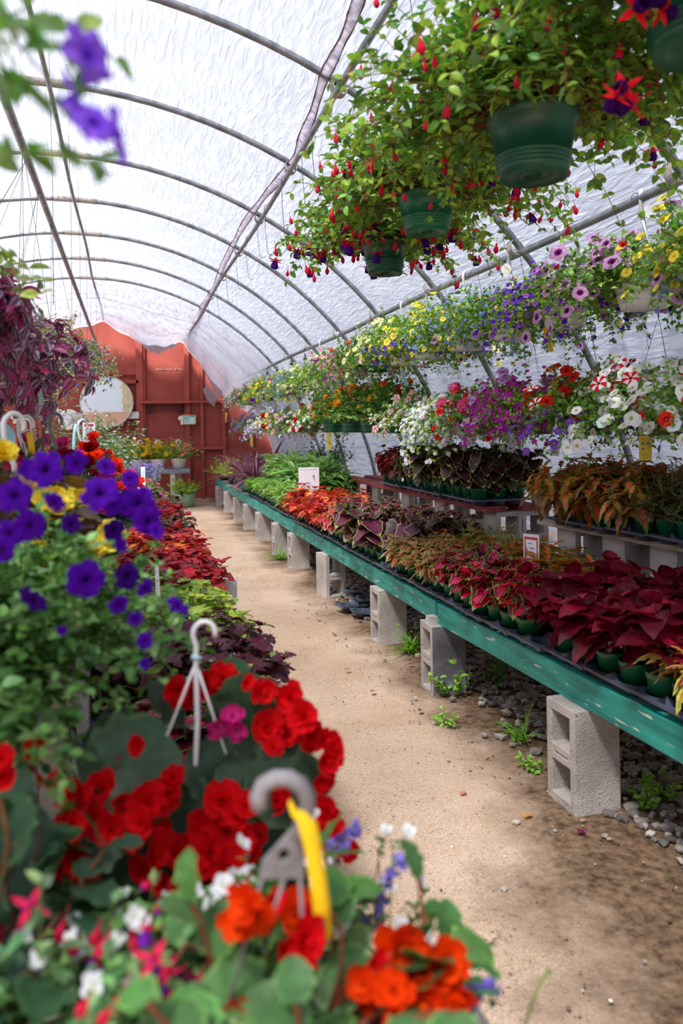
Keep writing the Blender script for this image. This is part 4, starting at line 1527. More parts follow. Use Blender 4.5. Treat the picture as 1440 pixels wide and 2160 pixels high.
def pebbles(g, n, xr, yr, smin, smax, cols, edge=None):
    x = rp.uniform(*xr, n)
    y = rp.uniform(*yr, n)
    if edge:
        keep = rp.random(n) < np.clip((x - edge[0]) / (edge[1] - edge[0]), 0.02, 1)
        x, y = x[keep], y[keep]
        n = len(x)
    s = rp.uniform(smin, smax, n)
    sc_ = np.c_[s * rp.uniform(0.7, 1.4, n), s * rp.uniform(0.7, 1.3, n), s * rp.uniform(0.45, 0.8, n)]
    V = IV[None] * (1 + 0.15 * rp.normal(size=(n, 12, 1))) * sc_[:, None]
    a = rp.uniform(0, 6.28, n)
    c, s_ = np.cos(a)[:, None], np.sin(a)[:, None]
    V = np.stack([V[..., 0] * c - V[..., 1] * s_, V[..., 0] * s_ + V[..., 1] * c, V[..., 2]], -1)
    V += np.c_[x, y, s * 0.25][:, None]
    F = IF[None] + (np.arange(n) * 12)[:, None, None]
    C = np.asarray(cols)[rp.integers(0, len(cols), n)] * rp.uniform(0.7, 1.15, (n, 1))
    g.add((V.reshape(-1, 3), [F.reshape(-1, 3)]), np.repeat(C, 20, 0))


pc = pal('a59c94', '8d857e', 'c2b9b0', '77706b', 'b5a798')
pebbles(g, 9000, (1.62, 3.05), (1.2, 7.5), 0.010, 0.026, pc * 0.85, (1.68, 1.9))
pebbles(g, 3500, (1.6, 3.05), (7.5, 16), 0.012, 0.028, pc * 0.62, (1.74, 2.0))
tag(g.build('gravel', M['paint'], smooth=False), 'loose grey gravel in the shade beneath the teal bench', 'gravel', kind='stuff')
g = Geo()
pebbles(g, 520, (0.4, 1.62), (1.3, 9), 0.002, 0.006, pal('b39a80', '8a6f58', 'd9c9b5', '6e5a48'))
pebbles(g, 60, (1.3, 1.62), (1.5, 7), 0.005, 0.010, pc * 0.8)
tag(g.build('grit', M['paint'], smooth=False), 'scattered grit and tiny stones on the sandy path', 'grit', kind='stuff')
for i, (px, py, s, lb) in enumerate([(1022, 1553, 0.017, 'pale stone on the path beside the weeds'), (1178, 1683, 0.014, 'small pale stone at the foot of the nearest cinder block'), (1372, 1763, 0.018, 'round pale stone lying in dark soil at the gravel edge'), (759, 1312, 0.016, 'pale stone before the third cinder block'), (1088, 1738, 0.016, 'flat greenish stone on the path'), (1063, 1877, 0.012, 'dark flat stone alone on the bare path'), (1275, 1765, 0.013, 'small pale stone left of the gravel edge')]):
    p = at(px, py, z=0)
    g = Geo().add((IV * np.array([s * 1.2, s, s * 0.6]) * (1 + 0.12 * rp.normal(size=(12, 1))), [IF]), pc[i % 5] * 1.05)
    tag(g.build('stone', M['paint'], smooth=False, loc=(p[0], p[1], s * 0.4)), lb, 'stone')
# fallen petals and leaf bits
for i, (px, py, c, lb) in enumerate([(860, 1405, 'b01848', 'fallen crimson petal by the grass'), (727, 1416, '6f8a4a', 'small fallen green leaf on the path'), (1107, 1730, 'e0a04a', 'fallen orange petal on the path'), (1222, 1764, '8a2a5a', 'fallen purple petal near the gravel'), (973, 1682, 'dc9a86', 'faded pink petal on the path'), (784, 1463, '7a5a40', 'dry brown leaf curl in the middle of the path'), (885, 1504, '5a4432', 'dark dry leaf scrap on the path')]):
    p = at(px, py, z=0.0)
    g = Geo()
    r_ = np.random.default_rng(i)
    inst(g, TL['ovalv'], np.array([[0, 0, 0.006]]), np.array([[1.0, 0.3 * i, 0.15]]), np.array([[0, 0.2, 1.0]]), 0.045, np.array([pal(c, c)]))
    tag(g.build('fallen_petal' if 'petal' in lb else 'fallen_leaf', M['petal'], loc=(p[0], p[1], 0.004)), lb, 'petal' if 'petal' in lb else 'leaf')


def weed(seed, px, py, n, L, leaf, size, label, c=('7fb23c', '9cc951'), el=(0.5, 1.5), name='weed', loc=None):
    p = at(px, py, z=0.0) if loc is None else loc
    r_ = np.random.default_rng(seed)
    P, D, _ = shoots(r_, n, L, el, 0.1, 4, 0.0, 0.02)
    g = Geo()
    if leaf == 'grass':
        a = r_.uniform(0, 6.28, n)
        e = r_.uniform(0.6, 1.4, n)
        inst(g, TL['strap'], np.c_[0.05 * np.cos(a * 3) * r_.random(n), 0.05 * np.sin(a * 3) * r_.random(n), np.zeros(n)], np.c_[np.cos(a) * np.cos(e), np.sin(a) * np.cos(e), np.sin(e)], r_.normal(0, 0.2, (n, 3)) + np.array([0, 0, 1.0]), size * r_.uniform(0.5, 1.1, n), jit(r_, pal(*c), n, 0.3))
    else:
        leafy(g, r_, P, D, leaf, size, pal(*c), upd=0.3)
        stems(g, P, 0.001, col('7a9a40'), 1, origin=np.zeros(3))
    o = g.build(name, M['leaf'], loc=(p[0], p[1], 0.0))
    return tag(o, label, 'weed')


weed(1, 955, 1465, 7, 0.16, 'ovalv', 0.05, 'leafy green weed before the grey-stained cinder block')
weed(2, 865, 1375, 60, 0.1, 'grass', 0.16, 'tuft of green grass between two cinder blocks', name='grass_tuft')
weed(3, 880, 1370, 8, 0.14, 'ovalv', 0.035, 'small bushy weed behind the grass tuft')
weed(4, 1095, 1560, 22, 0.1, 'grass', 0.16, 'broad-bladed weed tuft on dark soil right of the pale stone', name='grass_tuft')
weed(5, 940, 1525, 6, 0.06, 'ovalv', 0.03, 'tiny green seedling on the path')
weed(6, 1128, 1625, 6, 0.05, 'ovalv', 0.03, 'tiny green seedling left of the nearest cinder block')
weed(7, 590, 1180, 50, 0.1, 'grass', 0.17, 'grass tuft beside the far cinder blocks', name='grass_tuft')
weed(8, 1400, 1680, 10, 0.1, 'ovalv', 0.035, 'clover-like weed growing through the gravel')
weed(9, 1355, 1700, 8, 0.06, 'ovalv', 0.03, 'low weed at the gravel edge')
weed(10, 1050, 1440, 10, 0.12, 'ovalv', 0.04, 'dark weed in gravel under the bench', c=('4f7a34', '5a8a3a'))

# ---- signs and tags on the right
def card(name, label, loc, w, h, rz, rx, build, stake=0.0, cat='sign', mat='whiteplastic'):
    th = thing(name, label, cat, loc, rz)
    g = Geo()
    g.add(box(-w / 2, w / 2, -0.0015, 0.0015, 0, h), (0.86, 0.85, 0.88))
    for q_, (x0, x1, z0_, z1_, c) in enumerate(build):
        g.add(box(x0 * w, x1 * w, -0.0020 - 0.0003 * q_, -0.0010, z0_ * h, z1_ * h), c)
    R_ = rotx(rx)
    for i_ in range(len(g.V)):
        g.V[i_] = g.V[i_] @ R_.T
    g.build('card', M['paint'], th, smooth=False)
    if stake:
        Geo().add(tube([(0, 0.003, 0.02), (0, 0.004, -stake)], 0.0025, 6)).build('stake', M['wire'], th)
    return th


R_, W_, K_ = col('d8433f'), col('f4f2f6'), col('44465a')
b_ = [(-0.42, 0.42, 0.07, 0.90, R_), (-0.34, 0.34, 0.15, 0.81, W_)]
p = at(1121, 1187, x=1.90)
th = card('price_sign', 'white price card with red border on a wire stake among pink-hearted coleus', p, 0.095, 0.14, -1.15, 0.0, b_, 0.24)
g = Geo()
rs = np.random.default_rng(2)


def scrawl(g, x0, x1, z, amp, n, w, h):
    xs_ = np.linspace(x0, x1, n * 6)
    zz = z + amp * np.sin(np.linspace(0, n * 2 * PI, n * 6)) * rs.uniform(0.5, 1.1, n * 6)
    g.add(tube(np.c_[xs_ * w, np.full(n * 6, -0.0028), zz * h], 0.0011, 4), K_)


scrawl(g, -0.22, 0.05, 0.70, 0.015, 4, 0.085, 0.135)
scrawl(g, -0.12, 0.22, 0.53, 0.03, 4, 0.085, 0.135)
scrawl(g, -0.05, 0.24, 0.36, 0.03, 4, 0.085, 0.135)
scrawl(g, 0.02, 0.2, 0.28, 0.02, 2, 0.085, 0.135)
for (cx, cz, c) in ((-0.36, 0.52, 'c05ac8'), (-0.33, 0.44, 'e0564a'), (-0.27, 0.42, 'e8a84a'), (-0.28, 0.31, '7fc04a'), (-0.36, 0.27, 'dd6a4a')):
    a = np.arange(8) * PI / 4
    g.add((np.c_[cx * 0.085 + 0.006 * np.cos(a), np.full(8, -0.0026), cz * 0.135 + 0.008 * np.sin(a)], [tuple(range(8))]), col(c))
g.build('lettering', M['paint'], th, smooth=False)
p = at(652, 1056, x=1.76)
b_ = [(-0.42, 0.3, 0.30, 0.36, col('e6cf9a')), (-0.3, 0.1, 0.36, 0.5, col('cfdcec')), (-0.1, 0.05, 0.5, 0.56, col('b7aee0')), (-0.4, 0.4, 0.93, 0.97, col('ece0f2')), (-0.4, 0.3, 0.12, 0.13, col('a0a4b8')), (-0.4, 0.2, 0.2, 0.21, col('a0a4b8'))]
card('plant_sign', 'large white printed plant card standing in the green lance-leaved plants', p + np.array([0, 0, 0]), 0.21, 0.34, -0.15, 0.03, b_, 0.12)
card('plant_sign', 'smaller white card half hidden behind the large plant card', at(606, 1010, x=1.95), 0.15, 0.2, -0.1, 0.0, [(-0.3, 0.3, 0.5, 0.6, col('b7d4ea')), (-0.3, 0.2, 0.3, 0.33, col('9aa4b0'))], 0.3)
card('plant_tag', 'tall thin white tag standing in the flame-red coleus', at(847, 1083, x=2.05), 0.02, 0.15, 0.9, 0.0, [], 0.1, 'tag')

# ---------------------------------------------------------------- hanging baskets
YEL = ('f0c81e', 'f6dc3a', 'f9e455', 'c99a18')
CRM = ('e9d94a', 'f3ee9a', 'f7f4b8', 'c9b22a')
PUR = ('3a1490', '5a22b8', '6a2cc4', '3a1490')
VEIN = ('2a0a3a', '7a2474', 'd9a2d6', '40124c')
PINKP = ('c2206e', 'ea5aa0', 'f48ac0', 'a81a5a')
WHT = ('d9d48a', 'f3f1f2', 'fbfafb', 'b8b878')
RED = ('9a0a12', 'd81a20', 'e62a24', '7a0810')
STAR = ('b01020', 'd81a30', 'e02038', '8a0c18', 'f8f0f2')
LIL = ('8a4aa0', 'b878cc', 'd2a4e0', '7a3a90')
MAG = ('a8149a', 'c81eb4', 'dc4acc', '8a1080')
LOB = ('7c8fd8', '95a8e6')
VIO = ('5a22c0', '7438d8')
SAL = ('e8856a', 'f2a58c', 'f6b8a2', 'c86a50')
LANT = ('f0a81c', 'ee8a1a', 'e2521c')
LANR = ('e8281c', 'ea4a1c', 'f09a24')
GER = ('ee5a8c', 'f27aa4', 'd83a6c')
GERR = ('e0201c', 'd01418', 'b00c12')
WP = ('white_pot', 0.130, 0.098, 0.125, 2)
BP = ('brown_pot', 0.130, 0.100, 0.125, 0)
GP = ('green_pot', 0.125, 0.092, 0.135, 1)
KP = ('black_pot', 0.130, 0.090, 0.150, 0)
GL = pal('6f9d3c', '6f9d3c')
GD = pal('4f7d32', '4f7d32')
GY = pal('93b548', '93b548')
GS = pal('86a566', '86a566')
PIPE = 2.462
wh = ('whiteplastic', PIPE + 0.008, dict(strapw=0.011, hook_h=0.13, hook_t=0.009, hook_r=0.030))
bl = ('blackplastic', PIPE, dict(hook_h=0.10, plate=True))
gn = ('greenplastic', PIPE + 0.006, dict(hook_h=0.14, strapw=0.009, hook_t=0.009, hook_r=0.030))
B = (-0.5, -0.6, 0.15)      # flowers lean to the light of the aisle
o_ = dict(bias=B)


def fo(**k):
    d = dict(bias=B)
    d.update(k)
    return d


UP = [
    (2.42, WP, GL, wh, [('cali', YEL, 60, 0.020, fo()), ('petunia_lo', VEIN, 10, 0.034, fo())], 'yellow trailing bells at the camera end of the upper row'),
    (3.06, WP, GL, wh, [('petunia', VEIN, 46, 0.034, fo()), ('cali', YEL, 18, 0.018, fo(az=(-0.8, 1.2))), ('small', LOB, 160, 0.010, fo(mass=1, az=(-1.2, 1.0))), ('rose_lo', ('d8281e', 'c01814'), 2, 0.02, fo())], 'purple-veined petunias with yellow bells and a white pot'),
    (3.72, WP, GY, wh, [('cali', ('5a30a8', 'c48ae0', 'a860d0', '6a2a90'), 60, 0.017, fo()), ('small', ('5a1ec0', '6a28d0'), 240, 0.013, fo(mass=1)), ('cali', YEL, 6, 0.014, fo())], 'dense violet verbena in a fluted white pot with yellow tag'),
    (4.30, WP, GL, wh, [('small', LOB, 260, 0.010, fo(mass=1)), ('petunia_lo', VEIN, 6, 0.030, fo()), ('cali', YEL, 6, 0.015, fo())], 'leafy green basket sprinkled with pale blue lobelia'),
    (4.94, WP, GL, wh, [('cali', YEL, 32, 0.018, fo()), ('small', LOB, 260, 0.010, fo(mass=1))], 'yellow bells mixed with blue lobelia above the white pot'),
    (5.62, WP, GL, wh, [('cali', YEL, 98, 0.026, fo(t=(0.4, 1))), ('small', ('5a2ab8', '6f38cc'), 80, 0.014, fo(mass=1, z=(-0.3, 0.1)))], 'big mound of golden-yellow trailing bells'),
    (6.22, WP, GL, wh, [('cali', CRM, 98, 0.026, fo(t=(0.4, 1)))], 'big mound of cream-yellow trailing bells'),
    (6.95, GP, GD, gn, [('lantana', ('e85a8a', 'f0a04a', 'e04a6a'), 8, 0.022, fo()), ('cali', PINKP, 26, 0.018, fo())], 'dark leafy lantana in green pot below a green hook'),
    (7.55, WP, GL, wh, [('cali', PINKP, 80, 0.020, fo()), ('small', VIO, 60, 0.014, fo(mass=1))], 'bright pink trailing bells with violet verbena'),
    (8.30, WP, GL, wh, [('cali', PINKP, 50, 0.018, fo()), ('cali', CRM, 30, 0.018, fo()), ('small', VIO, 40, 0.014, fo(mass=1))], 'pink and cream bells over a white pot with orange tag'),
    (9.1, WP, GY, wh, [('cali', CRM, 70, 0.018, fo()), ('cali', LIL, 20, 0.016, fo())], 'cream bells with a few lilac ones'),
    (9.95, BP, GS, bl, [('small', LOB, 320, 0.012, fo(mass=1)), ('cali', YEL, 40, 0.018, fo())], 'pale blue lobelia with yellow bells, hanging from a black hook'),
    (10.85, BP, GS, bl, [('small', LOB, 240, 0.012, fo(mass=1)), ('cali', YEL, 30, 0.018, fo()), ('cali', RED, 5, 0.02, fo())], 'taupe pot spilling blue lobelia and yellow bells'),
    (12.0, KP, GL, bl, [('cali', YEL, 60, 0.022, fo()), ('geranium', VIO, 5, 0.035, fo()), ('cali', RED, 8, 0.024, fo())], 'yellow daisies with purple clusters in a black pot'),
    (12.95, KP, GL, bl, [('daisy', ('f2c81a', 'e8b818', 'a07010'), 70, 0.026, fo())], 'black pot topped only with yellow daisies'),
    (14.2, BP, GL, ('bluetag', PIPE, dict(hook_h=0.1, plate=True)), [('cali', LIL, 24, 0.02, fo()), ('cali', MAG, 20, 0.02, fo()), ('small', ('f3f1f2', 'e8e6ea'), 120, 0.014, fo(mass=1))], 'magenta and white flowers in a taupe pot'),
    (15.3, BP, GL, bl, [('small', ('f5f3f4', 'eceaec'), 200, 0.016, fo(mass=1)), ('cali', RED, 26, 0.024, fo()), ('cali', SAL, 10, 0.022, fo())], 'white and red flowers, last in the upper row by the red wall'),
]
def denser(fl):
    out, tot = [], 0
    for f in fl:
        m = f[4].get('mass') if len(f) > 4 else None
        n = int(f[2] * (2.2 if m else 2.4))
        if not m:
            pass
        out.append((f[0], f[1], n, f[3] * 1.12) + tuple(f[4:]))
    return out


for i, (y, pot, lf, hg, fl, lb) in enumerate(UP):
    fl = denser(fl)
    r_ = 1.0 + 0.08 * math.sin(i * 2.1)
    big = i in (5, 6)
    basket(200 + i, (2.2 + 0.012 * math.sin(i), y, 1.945 if y < 9 else 1.90), f'upper-row hanging basket: {lb}', group='upper row of hanging baskets', pot=pot,
           sh=(250 if not big else 330, (0.33 if not big else 0.38) * r_, (-0.15, 1.15) if not big else (-0.1, 1.5), 0.40 if not big else 0.34), leaf=('oval_lo', 0.037, lf), leafo=dict(mixp=pal('a9c85a', 'a9c85a'), mixw=0.3, per=3), flowers=fl, hang=hg, K=7)

LOW = [
    (2.62, BP, [('cali', WHT, 60, 0.026, fo()), ('cali', RED, 12, 0.026, fo())], GL, 'white bells and red ones at the camera end of the lower row', {}),
    (3.08, BP, [('cali', WHT, 95, 0.026, fo(t=(0.5, 1))), ('star_lo', STAR, 12, 0.036, fo(z=(0.12, 0.5)))], GL, 'large white trailing bells topped by red-and-white star petunias', {}),
    (3.62, GP, [('petunia_lo', RED, 16, 0.038, fo(z=(0.08, 0.5))), ('cali', ('c8a028', '7a30c8', '8a48d8', '4a1a90'), 34, 0.021, fo(z=(-0.3, 0.12))), ('star_lo', STAR, 10, 0.036, fo(z=(0.1, 0.5)))], GL, 'red petunias over violet bells in a green pot', {}),
    (4.22, BP, [('small', ('b81ea8', 'd038c0'), 420, 0.013, fo(mass=1)), ('petunia_lo', LIL, 14, 0.036, fo())], GY, 'magenta lobelia with lilac petunias', {}),
    (4.80, BP, [('geranium', GER, 8, 0.042, fo(z=(0.14, 0.5))), ('cali', RED, 34, 0.022, fo()), ('small', ('b49adc', 'c8b4ea'), 60, 0.012, fo(mass=1))], GL, 'pink geranium heads above red verbena', {}),
    (5.36, GP, [('small', ('f7f5f2', 'eeeceb'), 900, 0.014, fo(mass=1, t=(0.35, 1)))], GY, 'cascade of tiny white lobelia flowers', dict(L=0.33, g=0.75)),
    (6.02, BP, [('star_lo', ('c83040', 'd85060', 'e07080', 'a82030', 'f8f0f2'), 30, 0.026, fo()), ('small', ('f4f2f0', 'eae8e8'), 200, 0.013, fo(mass=1))], GY, 'pale red-and-white striped petunias with white lobelia', {}),
    (6.74, GP, [('lantana', LANR, 14, 0.027, fo()), ('lantana', LANT, 6, 0.025, fo())], GD, 'red lantana in the largest green pot of the lower row', {}),
    (7.40, GP, [('lantana', LANT, 20, 0.027, fo())], GD, 'orange lantana in a green pot', {}),
    (8.10, GP, [('lantana', LANT, 18, 0.027, fo())], GD, 'orange lantana in green pot, farther of the two orange ones', {}),
    (8.95, BP, [('star_lo', STAR, 34, 0.030, fo()), ('cali', WHT, 24, 0.022, fo()), ('geranium', GERR, 3, 0.035, fo())], GL, 'red-and-white star petunias behind the orange lantanas', {}),
    (9.85, BP, [('cali', WHT, 60, 0.024, fo()), ('geranium', GERR, 6, 0.036, fo()), ('star_lo', STAR, 12, 0.03, fo(z=(0.1, 0.5)))], GL, 'white bells dotted with round red clusters', {}),
    (10.8, BP, [('cali', SAL, 30, 0.026, fo()), ('small', VIO, 80, 0.015, fo(mass=1)), ('cali', WHT, 16, 0.022, fo()), ('star_lo', ('d86070', 'e08090', 'e8a0ac', 'b04050', 'f8f0f2'), 14, 0.028, fo())], GL, 'salmon bells with violet and pale stripes', {}),
    (11.8, BP, [('cali', YEL, 34, 0.028, fo()), ('geranium', GERR, 6, 0.038, fo()), ('cali', SAL, 22, 0.026, fo()), ('small', ('4a1eb0', '5a2ac8'), 60, 0.018, fo(mass=1))], GL, 'yellow bells above round red clusters', {}),
    (12.9, BP, [('small', ('f4f2f4', 'e6e6ea'), 420, 0.016, fo(mass=1)), ('cali', ('c06ac8', 'd88ade', 'dc9ae4', '9a4aa0'), 20, 0.024, fo(z=(-0.3, 0.1)))], GS, 'fine white bacopa with pink below', {}),
    (14.1, BP, [('cali', ('b860c8', 'cc82da', 'd898e4', '9a4aa0'), 70, 0.026, fo()), ('small', ('f4f2f4', 'e6e6ea'), 100, 0.014, fo(mass=1))], GS, 'orchid-pink trailing flowers', {}),
    (15.3, BP, [('cali', ('9a5ad0', 'b27ae0', 'bb8ae8', '7a3ab0'), 70, 0.028, fo()), ('cali', YEL, 8, 0.026, fo(z=(0.1, 0.5)))], GS, 'lavender-purple flowers, last in the lower row by the red wall', {}),
]
for i, (y, pot, fl, lf, lb, op) in enumerate(LOW):
    fl = denser(fl)
    x = 2.30
    lant = 'lantana' in lb
    basket(300 + i, (x, y, 1.385), f'lower-row hanging basket: {lb}', group='lower row of hanging baskets', pot=pot if not lant else ('green_pot', 0.145, 0.11, 0.15, 1),
           sh=(240, op.get('L', 0.33), (-0.1, 1.3) if not lant else (0.1, 1.5), op.get('g', 0.42) if not lant else 0.12), leaf=('oval_lo' if not lant else 'ovalv', 0.036 if not lant else 0.055, lf),
           leafo=dict(mixp=pal('a5c456', 'a5c456'), mixw=0.25, per=3 if not lant else 2), flowers=fl, hang=('wire', 1.93, dict(hook_h=0.03, hook_r=0.01, wr=0.0011, hook_t=0.002)), K=7)
    th = thing('extension_wire', f'thin wire to the {ORD[i]} lower basket from the camera end', 'wire', (x, y, 1.92), 0, 'wires carrying the lower baskets')
    hh = PIPE + 0.0 - 1.92
    Geo().add(tube([(0, 0, 0.0), (-0.03, 0, hh * 0.5), (-0.075, 0, hh - 0.05), (-0.08, 0, hh - 0.03)], 0.0016, 5)).build('rod', M['wire'], th)
    Geo().add(tube([(-0.1 + 0.024 * math.cos(a) - 0.004, 0, hh - 0.022 + 0.026 * math.sin(a)) for a in np.linspace(-0.2, PI + 0.3, 12)], 0.0016, 5)).build('hook', M['wire'], th)

# tags hanging from baskets
def htag(px, py, x, w, h, mat, label, tilt=0.0, rz=-0.3, art=None, name='basket_tag'):
    p = at(px, py, x=x)
    th = thing(name, label, 'tag', p, rz)
    R_ = roty(tilt)
    V, F = box(-w / 2, w / 2, -0.0008, 0.0008, -h, 0)
    g = Geo().add((V @ R_.T, F), col({'yellowtag': 'f2c21a', 'whiteplastic': 'd9d2d8', 'bluetag': 'a9d2dc', 'orange': 'e8a01c', 'palegold': 'e6cf4a'}[mat]))
    for (x0, x1, z0_, z1_, c) in (art or []):
        V, F = box(x0 * w, x1 * w, -0.0016, -0.0006, -z1_ * h, -z0_ * h)
        g.add((V @ R_.T, F), col(c))
    g.build('card', M['paint'], th, smooth=False)
    Geo().add(tube([(0, 0, -0.004), (0.005, 0.01, 0.04), (0.02, 0.03, 0.09)], 0.0008, 4)).build('string', M['whiteplastic'], th)
    return th


bars = [(-0.3 + 0.07 * k, -0.3 + 0.07 * k + 0.035, 0.7, 0.84, '4a4450') for k in range(8)]
htag(1361, 920, 2.16, 0.055, 0.105, 'palegold', 'yellow printed tag with sunflower picture hanging below the white bells', 0.02, art=[(-0.4, 0.4, 0.08, 0.2, 'd8b21a'), (-0.32, -0.1, 0.25, 0.36, '6a7a8a'), (0.05, 0.3, 0.25, 0.36, '6a7a8a'), (-0.25, -0.05, 0.3, 0.42, 'e8c83a'), (0.1, 0.28, 0.38, 0.5, 'e8c83a'), (-0.3, -0.1, 0.48, 0.55, '6a7a8a'), (-0.35, 0.35, 0.72, 0.74, 'c08a2a'), (-0.3, 0.3, 0.8, 0.82, 'c08a2a'), (-0.2, 0.2, 0.88, 0.9, 'b0503a')])
htag(1172, 928, 2.2, 0.05, 0.085, 'whiteplastic', 'pale tag with purple flower and barcode below the violet bells', 0.12, art=[(-0.05, 0.3, 0.28, 0.42, '9a6ac8'), (-0.3, -0.05, 0.36, 0.44, '8a8a90')] + bars)
htag(1082, 925, 2.2, 0.04, 0.08, 'whiteplastic', 'narrow white barcode tag beneath the magenta lobelia', 0.28, art=[(-0.1, 0.2, 0.15, 0.3, '8a8c98')] + bars)
htag(1148, 692, 2.12, 0.022, 0.13, 'yellowtag', 'orange-yellow strap tag on the fluted white pot', -0.28, art=[(-0.1, 0.1, 0.5, 0.8, 'b8820e')])
htag(715, 822, 2.1, 0.05, 0.16, 'yellowtag', 'slanted orange-yellow tag between the two basket rows', 0.3)
htag(694, 912, 2.2, 0.05, 0.20, 'palegold', 'pale yellow speckled tag below the star petunias', 0.0, art=[(-0.3, 0.3, 0.5, 0.7, 'c8a83a')])
htag(475, 870, 1.95, 0.09, 0.2, 'palegold', 'small yellow tag on the last basket by the red wall', 0.15)
htag(530, 920, 2.2, 0.05, 0.2, 'palegold', 'thin yellow tag under the orchid-pink flowers', 0.0)
htag(627, 768, 2.12, 0.05, 0.26, 'yellowtag', 'yellow ribbon tag tied to a black hook on the side pipe', 0.1)
htag(845, 775, 2.14, 0.03, 0.16, 'bluetag', 'pale blue strap tag beside the cream-yellow basket', -0.3)
# round printed discs on white hooks
for px, py, x, lb, c in ((1199, 545, 2.15, 'white and yellow oval tag on the hook of the violet basket', 'f6e88a'), (1370, 447, 2.15, 'white round tag on the hook of the veined-petunia basket', 'e9e6ea'), (1068, 568, 2.15, 'pale oval tag seen edge-on from the lobelia basket hook', 'e6dcc0'), (765, 715, 2.15, 'round white and yellow tag above the pink bells', 'f4eec8')):
    p = at(px, py, x=x)
    th = thing('round_tag', lb, 'tag', p, -0.5)
    a = np.arange(20) * 2 * PI / 20
    q = Geo()
    ring = np.c_[0.028 * np.cos(a), np.zeros(20), 0.028 * np.sin(a) * 1.1]
    V = np.concatenate([ring, ring + np.array([0, 0.0015, 0])])
    q.add((V, [tuple(range(20)), tuple(range(20, 40))[::-1]] + [(k, (k + 1) % 20, 20 + (k + 1) % 20, 20 + k) for k in range(20)]), col('f2f0f4'))
    q.add((ring * 0.75 + np.array([0, -0.001, -0.004]), [tuple(range(20))]), col(c))
    q.build('card', M['paint'], th, smooth=False)
    Geo().add(tube([(0, 0, 0.028), (0.005, 0.01, 0.06)], 0.0012, 4)).build('string', M['whiteplastic'], th)

